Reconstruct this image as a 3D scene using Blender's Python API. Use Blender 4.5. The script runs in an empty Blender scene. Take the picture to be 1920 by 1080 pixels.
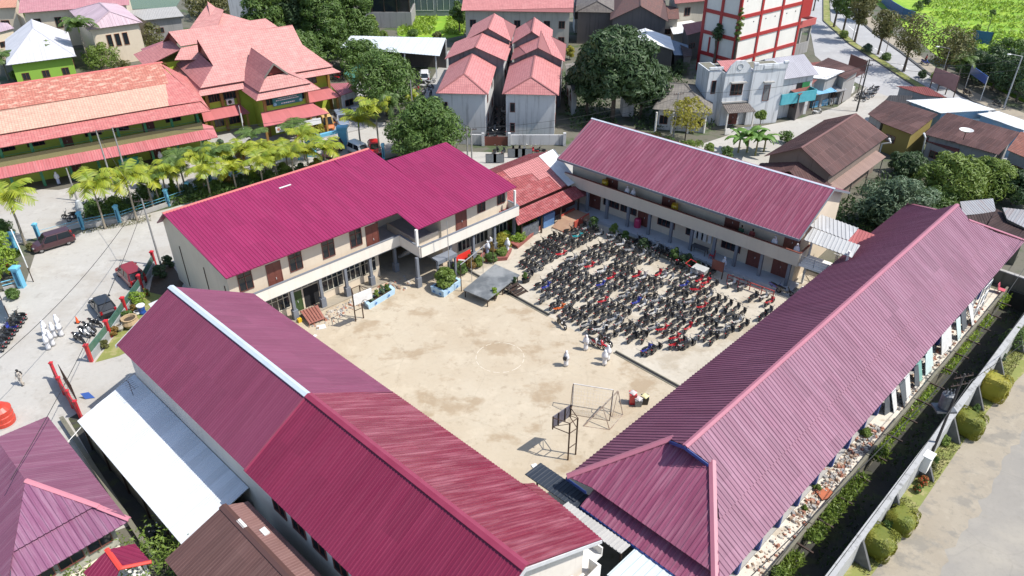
import bpy, math, random
from mathutils import Vector, Matrix
R = math.radians
SC = bpy.context.scene
COL = SC.collection
# ---------------------------------------------------------------- camera, sky, sun, exposure
CAM_H, FPX, PITCH = 42.0, 1430.0, R(33.0)
cam = bpy.data.cameras.new('camera'); camo = bpy.data.objects.new('camera', cam); COL.objects.link(camo)
camo.location = (0, 0, CAM_H); camo.rotation_euler = (R(90) - PITCH, 0, 0)
cam.sensor_width = 36.0; cam.lens = 36.0 * FPX / 1920.0; cam.clip_end = 3000; cam.clip_start = 0.5
SC.camera = camo
SUN_EL, SUN_AZ = R(55.7), R(-12.5)          # azimuth measured from +X towards +Y
world = bpy.data.worlds.new("World"); SC.world = world; world.use_nodes = True
nt = world.node_tree
sky = nt.nodes.new('ShaderNodeTexSky'); sky.sky_type = 'NISHITA'; sky.sun_disc = False
sky.sun_elevation = SUN_EL; sky.sun_rotation = R(90) - SUN_AZ
bg = nt.nodes['Background']; nt.links.new(sky.outputs['Color'], bg.inputs['Color']); bg.inputs['Strength'].default_value = 0.15
sun = bpy.data.lights.new('sun', 'SUN'); sun.energy = 4.1; sun.angle = R(0.5); sun.color = (1.0, 0.955, 0.89)
suno = bpy.data.objects.new('sun', sun); COL.objects.link(suno)
SUNV = Vector((math.cos(SUN_EL)*math.cos(SUN_AZ), math.cos(SUN_EL)*math.sin(SUN_AZ), math.sin(SUN_EL)))
suno.rotation_euler = SUNV.to_track_quat('Z', 'Y').to_euler(); suno.location = SUNV * 300
SC.view_settings.view_transform = 'Standard'; SC.view_settings.look = 'None'
SC.view_settings.exposure = 0.54; SC.view_settings.gamma = 1.0
SC.cycles.max_bounces = 6; SC.cycles.diffuse_bounces = 3; SC.cycles.glossy_bounces = 3
SC.cycles.transparent_max_bounces = 8

# ---------------------------------------------------------------- surveying and mesh helpers
def G(px, py, z=0.0):
    """survey: measured picture position + known height -> place in the world (metres)"""
    x = (px - 960) / FPX; y = -(py - 540) / FPX
    d = (x, math.cos(PITCH) + y*math.sin(PITCH), -math.sin(PITCH) + y*math.cos(PITCH))
    t = (z - CAM_H) / d[2]
    return Vector((t*d[0], t*d[1], z))
def height_at(base, top):
    g = G(*base); x = (top[0]-960)/FPX; y = -(top[1]-540)/FPX
    d = (x, math.cos(PITCH)+y*math.sin(PITCH), -math.sin(PITCH)+y*math.cos(PITCH))
    s = (d[0]*g.x + d[1]*g.y) / (d[0]**2 + d[1]**2)
    return CAM_H + s*d[2]
class Frame:
    def __init__(s, o, deg):
        s.o = Vector((o[0], o[1], 0)); s.deg = deg; a = R(deg)
        s.u = Vector((math.cos(a), math.sin(a), 0)); s.n = Vector((-s.u.y, s.u.x, 0))
    def __call__(s, a, b, z=0.0): return s.o + s.u*a + s.n*b + Vector((0, 0, z))
    def loc(s, p): d = Vector((p[0], p[1], 0)) - s.o; return d.dot(s.u), d.dot(s.n)
ORIG = {}
class MB:
    def __init__(s, fr=None): s.v = []; s.f = []; s.m = []; s.uv = []; s.fr = fr; s.hasuv = False
    def P(s, p): return s.fr(*p) if s.fr else Vector(p)
    def add(s, p): s.v.append(s.P(p)); return len(s.v) - 1
    def face(s, pts, mi=0, uv=None, raw=False):
        i0 = len(s.v)
        for p in pts: s.v.append(Vector(p) if raw else s.P(p))
        s.f.append(tuple(range(i0, i0 + len(pts)))); s.m.append(mi)
        if uv: s.hasuv = True
        s.uv.append(uv)
    def bx(s, a0, a1, b0, b1, z0, z1, mi=0, skip=''):
        c = [(a0,b0,z0),(a1,b0,z0),(a1,b1,z0),(a0,b1,z0),(a0,b0,z1),(a1,b0,z1),(a1,b1,z1),(a0,b1,z1)]
        for k, q in dict(d=(3,2,1,0), u=(4,5,6,7), f=(0,1,5,4), r=(1,2,6,5), b=(2,3,7,6), l=(3,0,4,7)).items():
            if k not in skip: s.face([c[i] for i in q], mi)
    def prism(s, pts, z0, z1, mi=0, raw=False, bottom=True):
        n = len(pts); lo = [(p[0], p[1], z0) for p in pts]; hi = [(p[0], p[1], z1) for p in pts]
        s.face(hi, mi, raw=raw)
        if bottom: s.face(lo[::-1], mi, raw=raw)
        for i in range(n):
            j = (i+1) % n; s.face([lo[i], lo[j], hi[j], hi[i]], mi, raw=raw)
    def tube(s, p0, p1, r0, r1=None, n=8, mi=0, raw=False, cap=True):
        p0 = Vector(p0) if raw else s.P(p0); p1 = Vector(p1) if raw else s.P(p1); r1 = r0 if r1 is None else r1
        d = (p1 - p0).normalized(); x = d.orthogonal().normalized(); y = d.cross(x)
        A = [p0 + (x*math.cos(2*math.pi*i/n) + y*math.sin(2*math.pi*i/n))*r0 for i in range(n)]
        B = [p1 + (x*math.cos(2*math.pi*i/n) + y*math.sin(2*math.pi*i/n))*r1 for i in range(n)]
        for i in range(n): s.face([A[i], A[(i+1)%n], B[(i+1)%n], B[i]], mi, raw=True)
        if cap: s.face(A[::-1], mi, raw=True); s.face(B, mi, raw=True)
    def path(s, pts, r, n=6, mi=0, raw=False):
        for a, b in zip(pts, pts[1:]): s.tube(a, b, r, r, n, mi, raw)
    def loft(s, rings, mi=0, cap=True, raw=False, closed=True):
        rr = [[Vector(p) if raw else s.P(p) for p in r] for r in rings]; n = len(rr[0]); b = len(s.v)
        for r in rr: s.v.extend(r)
        for k in range(len(rr)-1):
            for i in range(n if closed else n-1):
                j = (i+1) % n
                s.f.append((b+k*n+i, b+k*n+j, b+(k+1)*n+j, b+(k+1)*n+i)); s.m.append(mi); s.uv.append(None)
        if cap:
            s.f.append(tuple(b+i for i in range(n))[::-1]); s.m.append(mi); s.uv.append(None)
            s.f.append(tuple(b+(len(rr)-1)*n+i for i in range(n))); s.m.append(mi); s.uv.append(None)
    def lathe(s, c, prof, n=12, mi=0, sx=1.0, sy=1.0):
        s.loft([[(c[0]+r*sx*math.cos(2*math.pi*i/n), c[1]+r*sy*math.sin(2*math.pi*i/n), c[2]+z) for i in range(n)] for r, z in prof], mi)
    def torus(s, c, axis, R0, r, n=16, k=6, mi=0):
        c = s.P(c); ax = Vector(axis).normalized(); x = ax.orthogonal().normalized(); y = ax.cross(x)
        rings = []
        for i in range(n+1):
            t = 2*math.pi*i/n; d = x*math.cos(t) + y*math.sin(t)
            rings.append([c + d*(R0 + r*math.cos(2*math.pi*j/k)) + ax*(r*math.sin(2*math.pi*j/k)) for j in range(k)])
        s.loft(rings, mi, cap=False, raw=True)
    def roof(s, pts, pitch=0.3, h=0.03, thick=0.06, mi=0, raw=True, down=None, umi=None, ref=None):
        """a sheet of real corrugations over any convex sloping polygon; uv in metres (across, down)"""
        P = [Vector(p) if raw else s.P(p) for p in pts]
        n = Vector((0,0,0))
        for i in range(len(P)):
            a, b = P[i], P[(i+1) % len(P)]; n += Vector(((a.y-b.y)*(a.z+b.z), (a.z-b.z)*(a.x+b.x), (a.x-b.x)*(a.y+b.y)))
        n.normalize()
        if n.z < 0: n = -n; P = P[::-1]
        c = sum(P, Vector()) / len(P)
        P = [p - n*((p-c).dot(n)) for p in P]
        d = Vector((0,0,-1)) if down is None else Vector(down)
        d = d - n*d.dot(n)
        d = d.normalized() if d.length > 1e-4 else n.orthogonal().normalized()
        x = d.cross(n); o = P[0] if ref is None else (Vector(ref) if raw else s.P(ref))
        o = o - n*((o-c).dot(n))
        Q = [((p-o).dot(x), (p-o).dot(d)) for p in P]
        s0 = min(q[0] for q in Q); s1 = max(q[0] for q in Q)
        samp = {}
        def hh(u):
            if pitch <= 0: return 0.0
            f = (u/pitch) % 1.0
            return 0.0 if f < .56 else h*(f-.56)/.1 if f < .66 else h if f < .88 else h*(1-(f-.88)/.12)
        if pitch > 0:
            k = math.floor(s0/pitch)
            while k*pitch < s1:
                for f in (0.0, .56, .66, .88):
                    u = (k+f)*pitch
                    if s0+1e-4 < u < s1-1e-4: samp[round(u, 5)] = hh(u)
                k += 1
        for q in Q: samp[round(q[0], 5)] = hh(q[0])
        us = sorted(samp)
        def span(u):
            u = min(max(u, s0+1e-6), s1-1e-6); ts = []
            for i in range(len(Q)):
                a, b = Q[i], Q[(i+1) % len(Q)]
                if (a[0]-u)*(b[0]-u) <= 0 and abs(a[0]-b[0]) > 1e-9:
                    ts.append(a[1] + (b[1]-a[1])*(u-a[0])/(b[0]-a[0]))
            return min(ts), max(ts)
        b0 = len(s.v); row = []
        for u in us:
            t0, t1 = span(u); row.append((u, t0, t1))
            s.v.append(o + x*u + d*t0 + n*samp[u]); s.v.append(o + x*u + d*t1 + n*samp[u])
        for i in range(len(us)-1):
            s.f.append((b0+2*i, b0+2*i+1, b0+2*i+3, b0+2*i+2)); s.m.append(mi)
            (ua, a0, a1), (ub, c0, c1) = row[i], row[i+1]
            s.uv.append([(ua, a0), (ua, a1), (ub, c1), (ub, c0)]); s.hasuv = True
        lo = [p - n*thick for p in P]
        s.face(lo[::-1], mi if umi is None else umi, raw=True)
        for i in range(len(P)):
            j = (i+1) % len(P); s.face([lo[i], lo[j], P[j], P[i]], mi if umi is None else umi, raw=True)
    def build(s, name, mats, parent=None, smooth=False):
        org = ORIG.get(parent, Vector()) if parent else Vector()
        me = bpy.data.meshes.new(name)
        me.from_pydata([tuple(v - org) for v in s.v], [], s.f)
        for m in (mats if isinstance(mats, (list, tuple)) else [mats]): me.materials.append(m)
        me.polygons.foreach_set('material_index', s.m)
        if smooth: me.polygons.foreach_set('use_smooth', [True]*len(s.f))
        if s.hasuv:
            l = me.uv_layers.new(name='UVMap'); dat = []
            for f, uv in zip(s.f, s.uv):
                for k in range(len(f)): dat.extend(uv[k] if uv else (0, 0))
            l.data.foreach_set('uv', dat)
        me.update()
        o = bpy.data.objects.new(name, me); COL.objects.link(o)
        if parent: o.parent = parent; ORIG[o] = org
        else: ORIG[o] = Vector()
        return o
def tag(o, label=None, cat=None, group=None, kind=None):
    if label: o['label'] = label
    if cat: o['category'] = cat
    if group: o['group'] = group
    if kind: o['kind'] = kind
    return o
def thing(name, label, cat, loc=(0,0,0), group=None):
    o = bpy.data.objects.new(name, None); o.empty_display_size = 0.3; COL.objects.link(o); o.location = loc; ORIG[o] = Vector(loc)
    return tag(o, label, cat, group)
def copy_tree(o, parent=None):
    c = o.copy(); COL.objects.link(c)
    if parent: c.parent = parent
    for ch in list(o.children): copy_tree(ch, c)
    return c
def place(o, p, rz=0.0, sc=None, label=None, group=None):
    o.location = p; o.rotation_euler = (0, 0, rz)
    if sc: o.scale = (sc, sc, sc)
    if label: o['label'] = label
    if group: o['group'] = group
    return o
def solo(mb, name, mats, label, cat, group=None, smooth=False, kind=None):
    return tag(mb.build(name, mats, None, smooth), label, cat, group, kind)

# ---------------------------------------------------------------- materials
MATS = {}
def _new(name):
    m = bpy.data.materials.new(name); m.use_nodes = True; MATS[name] = m
    t = m.node_tree; return m, t, t.nodes['Principled BSDF']
def _n(t, typ, **kw):
    n = t.nodes.new(typ)
    for k, v in kw.items():
        if k in n.inputs: n.inputs[k].default_value = v
        else: setattr(n, k, v)
    return n
def c4(c): return (c[0], c[1], c[2], 1.0)
def _mix(t, f, a, b, mode='MIX'):
    n = t.nodes.new('ShaderNodeMix'); n.data_type = 'RGBA'; n.blend_type = mode
    for s, v in ((0, f), (6, a), (7, b)):
        if hasattr(v, 'is_linked') or hasattr(v, 'links'): t.links.new(v, n.inputs[s])
        else: n.inputs[s].default_value = v if s == 0 else c4(v)
    return n.outputs[2]
def _coord(t, kind, scale=(1,1,1)):
    tc = t.nodes.new('ShaderNodeTexCoord'); mp = t.nodes.new('ShaderNodeMapping'); mp.inputs['Scale'].default_value = scale
    t.links.new(tc.outputs[kind], mp.inputs['Vector']); return mp.outputs['Vector']
def _noise(t, vec, scale, detail=6, lo=.35, hi=.65, rough=.6):
    n = _n(t, 'ShaderNodeTexNoise', Scale=scale, Detail=detail, Roughness=rough); t.links.new(vec, n.inputs['Vector'])
    r = t.nodes.new('ShaderNodeMapRange'); r.inputs[1].default_value = lo; r.inputs[2].default_value = hi
    t.links.new(n.outputs['Fac'], r.inputs[0]); return r.outputs[0]
def _scale(t, out, k):
    m = t.nodes.new('ShaderNodeMath'); m.operation = 'MULTIPLY'; m.inputs[1].default_value = k; t.links.new(out, m.inputs[0]); return m.outputs[0]
def _bump(t, b, out, dist=.02, strength=.6):
    n = _n(t, 'ShaderNodeBump', Strength=strength, Distance=dist); t.links.new(out, n.inputs['Height']); t.links.new(n.outputs['Normal'], b.inputs['Normal'])
def plain(name, c, c2=None, scale=.8, rough=.7, metal=0.0, bump=0.0, bscale=8, lo=.3, hi=.7):
    if name in MATS: return MATS[name]
    m, t, b = _new(name); b.inputs['Roughness'].default_value = rough; b.inputs['Metallic'].default_value = metal
    c2 = c2 or tuple(x*.8 for x in c); v = _coord(t, 'Object')
    t.links.new(_mix(t, _noise(t, v, scale, 6, lo, hi), c, c2), b.inputs['Base Color'])
    if bump: _bump(t, b, _noise(t, v, bscale, 4, 0, 1), bump)
    return m
def wallm(name, c, dirt=(.16,.13,.10), amount=.35, rough=.85):
    """painted plaster with patchy weathering and vertical run-off stains"""
    if name in MATS: return MATS[name]
    m, t, b = _new(name); b.inputs['Roughness'].default_value = rough; v = _coord(t, 'Object'); vs = _coord(t, 'Object', (2.2, 2.2, .16))
    a = _mix(t, _scale(t, _noise(t, v, .5, 7, .35, .75), .35), c, tuple(x*.72 for x in c))
    a = _mix(t, _scale(t, _noise(t, vs, 1.2, 5, .52, .8), amount), a, dirt)
    t.links.new(a, b.inputs['Base Color']); _bump(t, b, _noise(t, v, 18, 4, 0, 1), .01, .4); return m
def metalroof(name, c, c2, rough=.42, streak=.5, patch=.5, spec=.3, fade=None, sheet=.86, lap=.8, lw=.006, bw=.76, bh=3.1):
    """coated corrugated sheet: fading in patches, dirt runs along the slope, sheet-to-sheet tone steps"""
    if name in MATS: return MATS[name]
    m, t, b = _new(name); b.inputs['Roughness'].default_value = rough; b.inputs['Specular IOR Level'].default_value = spec
    v = _coord(t, 'UV'); vs = _coord(t, 'UV', (1.0, .07, 1)); vp = _coord(t, 'UV', (.35, .25, 1))
    a = _mix(t, _scale(t, _noise(t, vp, .5, 5, .3, .7), patch), c, c2)
    a = _mix(t, _scale(t, _noise(t, vs, 3.2, 5, .45, .8), streak), a, fade or tuple(min(1, x*1.5+.04) for x in c2))
    br = _n(t, 'ShaderNodeTexBrick', offset=0.5); br.inputs['Color1'].default_value = (1,1,1,1); br.inputs['Color2'].default_value = (sheet,sheet,sheet,1); br.inputs['Mortar'].default_value = (lap,lap,lap,1)
    br.inputs['Scale'].default_value = 1; br.inputs['Mortar Size'].default_value = lw; br.inputs['Brick Width'].default_value = bw; br.inputs['Row Height'].default_value = bh
    t.links.new(v, br.inputs['Vector'])
    a = _mix(t, 1.0, a, br.outputs['Color'], 'MULTIPLY')
    t.links.new(a, b.inputs['Base Color'])
    rr = t.nodes.new('ShaderNodeMapRange'); rr.inputs[3].default_value = rough-.08; rr.inputs[4].default_value = rough+.2
    t.links.new(_noise(t, vs, 5, 4, .3, .7), rr.inputs[0]); t.links.new(rr.outputs[0], b.inputs['Roughness'])
    _bump(t, b, _noise(t, v, 1.4, 3, 0, 1), .03, .25); return m
def tile(name, c, c2, worn=None, wornamt=0.0, w=.28, h=.36, rough=.75, wscale=.25, mortar=.55):
    """pressed or clay roof tiles laid in courses"""
    if name in MATS: return MATS[name]
    m, t, b = _new(name); b.inputs['Roughness'].default_value = rough; v = _coord(t, 'UV')
    br = _n(t, 'ShaderNodeTexBrick', offset=0.0)
    br.inputs['Color1'].default_value = c4(c); br.inputs['Color2'].default_value = c4(c2); br.inputs['Mortar'].default_value = c4(tuple(x*mortar for x in c2))
    br.inputs['Scale'].default_value = 1; br.inputs['Mortar Size'].default_value = .028; br.inputs['Mortar Smooth'].default_value = .6
    br.inputs['Brick Width'].default_value = w; br.inputs['Row Height'].default_value = h; t.links.new(v, br.inputs['Vector'])
    a = br.outputs['Color']
    if worn:
        vw = _coord(t, 'UV', (.7, 1.3, 1)); f = _noise(t, vw, wscale*4, 8, .5, .6, .75)
        a = _mix(t, _scale(t, f, wornamt), a, worn)
    a = _mix(t, _scale(t, _noise(t, v, 1.1, 6, .45, .8), .35), a, tuple(x*.45 for x in c2))
    t.links.new(a, b.inputs['Base Color'])
    w1 = t.nodes.new('ShaderNodeTexWave'); w1.wave_profile = 'SAW'; w1.bands_direction = 'Y'; w1.inputs['Scale'].default_value = .314/h; w1.inputs['Distortion'].default_value = 0
    t.links.new(v, w1.inputs['Vector']); _bump(t, b, w1.outputs['Fac'], .04, .5); return m
def leafm(name, c, c2, trans=.25, rough=.55):
    if name in MATS: return MATS[name]
    m, t, b = _new(name); b.inputs['Roughness'].default_value = rough; v = _coord(t, 'Object')
    ge = t.nodes.new('ShaderNodeNewGeometry'); f = _noise(t, v, .9, 3, .3, .7)
    a = _mix(t, f, c, c2)
    a2 = _mix(t, _scale(t, ge.outputs['Random Per Island'], .6), a, tuple(x*.45 for x in c))
    t.links.new(a2, b.inputs['Base Color'])
    tr = t.nodes.new('ShaderNodeBsdfTranslucent'); t.links.new(_mix(t, .5, a2, tuple(min(1, x*1.5) for x in c2)), tr.inputs['Color'])
    mx = t.nodes.new('ShaderNodeMixShader'); mx.inputs[0].default_value = trans
    out = t.nodes['Material Output']; t.links.new(b.outputs[0], mx.inputs[1]); t.links.new(tr.outputs[0], mx.inputs[2]); t.links.new(mx.outputs[0], out.inputs['Surface'])
    return m
def glass(name='window_glass', c=(.02,.025,.03), rough=.08):
    if name in MATS: return MATS[name]
    m, t, b = _new(name); b.inputs['Base Color'].default_value = c4(c); b.inputs['Roughness'].default_value = rough; b.inputs['Specular IOR Level'].default_value = .6
    return m
def paint(name, c, rough=.3, coat=.5, metal=0.0):
    if name in MATS: return MATS[name]
    m, t, b = _new(name); b.inputs['Roughness'].default_value = rough; b.inputs['Metallic'].default_value = metal; b.inputs['Coat Weight'].default_value = coat; b.inputs['Coat Roughness'].default_value = .08
    v = _coord(t, 'Object'); t.links.new(_mix(t, _scale(t, _noise(t, v, 2.5, 5, .4, .8), .3), c, tuple(x*.75+.03 for x in c)), b.inputs['Base Color']); return m

# ---------------------------------------------------------------- ground, roads, yards
random.seed(7)
S = Frame((0, 0), 45)          # the school's own grid: a runs away to the right, b runs away to the left
def groundm(name, c, c2, c3, s1=.12, s2=.35, rough=.9, lo2=.52, hi2=.6, crack=0.0, k2=.9, bump=.02):
    m, t, b = _new(name); b.inputs['Roughness'].default_value = rough; v = _coord(t, 'Object'); v2 = _coord(t, 'Object', (1, 1.3, 1))
    a = _mix(t, _noise(t, v, s1, 8, .35, .65, .65), c, c2)
    a = _mix(t, _scale(t, _noise(t, v2, s2, 9, lo2, hi2, .62), k2), a, c3)
    a = _mix(t, _scale(t, _noise(t, v, s2*2.1, 9, .53, .62, .7), .4*k2), a, tuple(min(.62, x*1.18) for x in c))
    a = _mix(t, _scale(t, _noise(t, v, s2*4.3, 9, .56, .64, .72), .45*k2), a, tuple(x*.74 for x in c3))
    a = _mix(t, _scale(t, _noise(t, v, 2.6, 8, .5, .85, .7), .45), a, tuple(x*.62 for x in c))
    if crack:
        vo = t.nodes.new('ShaderNodeTexVoronoi'); vo.feature = 'DISTANCE_TO_EDGE'; vo.inputs['Scale'].default_value = .22
        nz = t.nodes.new('ShaderNodeTexNoise'); nz.inputs['Scale'].default_value = .8; t.links.new(v, nz.inputs['Vector'])
        ad = t.nodes.new('ShaderNodeMix'); ad.data_type = 'RGBA'; ad.inputs[0].default_value = .3; t.links.new(v, ad.inputs[6]); t.links.new(nz.outputs['Color'], ad.inputs[7])
        t.links.new(ad.outputs[2], vo.inputs['Vector'])
        r = t.nodes.new('ShaderNodeMapRange'); r.inputs[1].default_value = 0; r.inputs[2].default_value = .012; r.inputs[3].default_value = crack; r.inputs[4].default_value = 0
        t.links.new(vo.outputs['Distance'], r.inputs[0]); a = _mix(t, r.outputs[0], a, tuple(x*.4 for x in c))
    t.links.new(a, b.inputs['Base Color'])
    _bump(t, b, _noise(t, v, 9, 6, 0, 1), bump, .5)
    return m
m_earth = groundm('earth', (.13,.12,.095), (.10,.10,.07), (.05,.08,.025), .05, .16)
m_court = groundm('court_concrete', (.445,.385,.29), (.40,.33,.235), (.31,.235,.15), .12, .22, lo2=.54, hi2=.62, crack=.12, k2=.85)
m_park = groundm('parking_concrete', (.46,.42,.345), (.42,.375,.30), (.36,.31,.235), .15, .25, crack=.12)
m_street = groundm('street_concrete', (.405,.39,.355), (.37,.35,.315), (.33,.30,.255), .06, .2, crack=.06, lo2=.5, hi2=.7)
m_asph = groundm('road_asphalt', (.36,.36,.36), (.31,.31,.31), (.40,.40,.39), .05, .3, lo2=.5, hi2=.75)
m_rroad = groundm('worn_asphalt', (.27,.25,.215), (.225,.21,.185), (.33,.30,.245), .07, .13, lo2=.48, hi2=.68, crack=.12)
m_dust = groundm('dusty_shoulder', (.32,.28,.215), (.28,.24,.18), (.22,.20,.165), .2, .4)
m_grass = groundm('grass_ground', (.20,.36,.02), (.12,.25,.015), (.32,.42,.04), .05, .3, lo2=.45, hi2=.65)
m_lawn = groundm('lawn_ground', (.21,.22,.06), (.16,.19,.045), (.30,.27,.12), .4, .8)
m_rub = groundm('pale_rubble_ground', (.60,.56,.48), (.54,.49,.41), (.40,.34,.26), .3, .7)
m_ditch = groundm('ditch_mud', (.05,.048,.04), (.035,.035,.03), (.06,.07,.03), .3, .7)
m_conc = wallm('raw_concrete', (.36,.35,.33), (.10,.09,.08), .5)
m_moss = wallm('mossy_concrete', (.17,.16,.12), (.05,.06,.03), .7)
m_dark = plain('dark_void', (.012,.012,.014), rough=.9)

g = MB(S); zb = -0.03
L = 900
def gq(a0, a1, b0, b1, z): g.face([(a0,b0,z),(a1,b0,z),(a1,b1,z),(a0,b1,z)])
gq(-L, L, 10.2, L, zb); gq(-L, L, -L, 6.9, zb); gq(81, L, 6.9, 10.2, zb); gq(-L, 18, 6.9, 10.2, zb)
tag(g.build('ground', m_earth), kind='structure')
d = MB(S)
d.face([(18,6.9,-1.9),(81,6.9,-1.9),(81,10.2,-1.9),(18,10.2,-1.9)])
for q in ([(18,10.2,-1.9),(81,10.2,-1.9),(81,10.2,zb),(18,10.2,zb)], [(18,6.9,-1.9),(18,6.9,zb),(81,6.9,zb),(81,6.9,-1.9)], [(81,6.9,-1.9),(81,6.9,zb),(81,10.2,zb),(81,10.2,-1.9)]): d.face(q)
tag(d.build('ditch', m_ditch), kind='structure')
def sheet(name, pix, mat, z):
    m = MB(); m.face([(p[0], p[1], z) for p in [G(*q) for q in pix]], raw=True)
    return tag(m.build(name, mat), kind='structure')
def ssheet(name, ab, mat, z):
    m = MB(S); m.face([(a, b, z) for a, b in ab]); return tag(m.build(name, mat), kind='structure')
sheet('street', [(-700,620),(-300,560),(0,548),(45,540),(65,478),(160,432),(320,390),(480,340),(560,335),(720,308),(870,284),(1060,290),(1180,295),(1300,275),(1400,242),(1500,222),(1570,200),(1640,150),
                 (1700,200),(1640,262),(1500,330),(1300,380),(900,460),(500,700),(240,900),(120,1000),(-500,1700)][::-1], m_street, 0.0)
sheet('school_yard', [(-300,330),(0,352),(110,356),(300,316),(420,266),(480,255),(640,226),(770,232),(735,290),(640,300),(480,328),(320,382),(155,425),(60,448),(0,470),(-300,520)][::-1], m_street, -0.008)
ssheet('courtyard', [(18,22),(44.7,22),(44.7,56),(18,56)], m_court, 0.006)
ssheet('parking_yard', [(44.7,18),(70,18),(70,56),(44.7,56)], m_park, 0.010)
ssheet('paved_yard', [(-20,50),(18,40),(18,75),(-20,75)], m_street, 0.003)
dr = MB(S)
for b0, b1, hgt in ((39.8,52.0,.05),(25.0,31.8,.05)):
    dr.bx(44.55,44.66,b0,b1,.004,hgt); dr.bx(44.94,45.05,b0,b1,.004,hgt)
    dr.face([(44.66,b0,.016),(44.94,b0,.016),(44.94,b1,.016),(44.66,b1,.016)],1)
tag(dr.build('drain', [m_moss, m_dark]), kind='structure')
# painted half circle on the court
ln = MB(S)
for cx, cy, rr, a0, a1 in ((37.0,38.5,2.1,0,360),):
    for k in range(48):
        t0 = R(a0+(a1-a0)*k/48); t1 = R(a0+(a1-a0)*(k+1)/48)
        if (k*7) % 11 < 3: continue
        ln.face([(cx+math.cos(t0)*rr,cy+math.sin(t0)*rr,.012),(cx+math.cos(t1)*rr,cy+math.sin(t1)*rr,.012),(cx+math.cos(t1)*(rr+.06),cy+math.sin(t1)*(rr+.06),.012),(cx+math.cos(t0)*(rr+.06),cy+math.sin(t0)*(rr+.06),.012)][::-1])
tag(ln.build('court_marking', plain('faded_court_paint', (.62,.58,.50), (.5,.42,.3), 2)), kind='structure')
sheet('main_road', [(1470,-90),(1495,0),(1518,50),(1528,104),(1562,134),(1640,172),(1700,192),(1790,238),(1930,335),(2300,520),(2300,400),(1920,236),(1850,204),(1790,174),(1740,140),(1690,101),(1640,66),(1600,30),(1590,-90)][::-1], m_asph, 0.006)
sheet('pavement', [(1590,-90),(1600,30),(1640,66),(1690,101),(1740,140),(1790,174),(1850,204),(1920,236),(2300,400),(2300,340),(1920,212),(1850,184),(1790,152),(1740,116),(1690,78),(1650,48),(1625,20),(1620,-90)][::-1], m_dust, 0.012)
sheet('grass_field', [(1630,-120),(1640,5),(1668,28),(1700,58),(1750,100),(1800,132),(1920,192),(2400,360),(2600,100),(2500,-160)][::-1], m_grass, 0.004)
sheet('grass_patch', [(745,28),(870,28),(870,66),(800,80),(745,66)][::-1], m_grass, 0.004)
sheet('pond', [(225,-20),(350,-20),(330,14),(230,18)][::-1], plain('pond_water', (.09,.12,.025), (.07,.10,.02), .1, rough=.25), 0.004)
# kerbs and lane marks of the main road
kb = MB(); km = plain('kerb_dark', (.09,.09,.085), (.05,.05,.05), 1)
def strip(m, pix, w, z0, z1, mi=0):
    P = [G(*q) for q in pix]
    for a, b in zip(P, P[1:]):
        t = (b-a).normalized(); n = Vector((-t.y, t.x, 0))*w/2
        pts = [a-n, b-n, b+n, a+n]; m.prism([(p.x,p.y) for p in pts], z0, z1, mi, raw=True)
KERB = [(1600,-60),(1602,30),(1640,64),(1690,99),(1740,138),(1790,172),(1850,203),(1920,235),(2200,360)]
strip(kb, KERB, .5, 0, .16)
tag(kb.build('kerb', km), kind='structure')
md = MB(); MED = [(1548,-60),(1550,40),(1600,84),(1650,115),(1700,148),(1762,185),(1850,238),(1925,282),(2100,380)]
strip(md, MED, 1.7, 0, .14); strip(md, MED, 1.35, .14, .17, 1)
tag(md.build('median', [km, m_lawn]), kind='structure')
lm = MB()
for (x0,y0),(x1,y1) in zip([(1590,48),(1640,90),(1690,121),(1740,158),(1800,195),(1870,232)],[(1605,60),(1655,99),(1703,130),(1756,168),(1817,205),(1890,243)]):
    a, b = G(x0,y0), G(x1,y1); t = (b-a).normalized(); n = Vector((-t.y,t.x,0))*.09
    lm.face([(p.x,p.y,.012) for p in (a-n,b-n,b+n,a+n)], raw=True)
tag(lm.build('lane_marking', plain('road_paint', (.75,.75,.72), rough=.6)), kind='structure')
# right hand side: rubble yard, verge, worn road
ssheet('rubble_yard', [(18,10.35),(80,10.35),(80,14),(18,14)], m_rub, 0.004)
vg = MB(S)
edge = [(18,5.9),(34,5.7),(40,5.55),(47,5.6),(55,5.7),(62,5.5),(70,4.7),(84,2.5)]
vg.face([(18,6.88,.02),(18,5.9,.02)] + [(a,b,.02) for a,b in edge[1:]] + [(84,6.88,.02)])
tag(vg.build('verge', m_lawn), kind='structure')
sh = MB(S); rz = random.Random(4); sh.face([(a,b,.008) for a,b in edge] + [(84-k*.75, -2.2+4.9*min(1,k/34)**.6+rz.uniform(-.35,.35), .008) for k in range(89)])
tag(sh.build('shoulder', m_dust), kind='structure')
ssheet('side_road', [(10,-30),(95,-30),(95,7),(84,4.5),(84,2.4),(70,4.5),(62,5.3),(55,5.5),(47,5.4),(34,5.5),(10,5.7)], m_rroad, 0.0)

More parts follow.
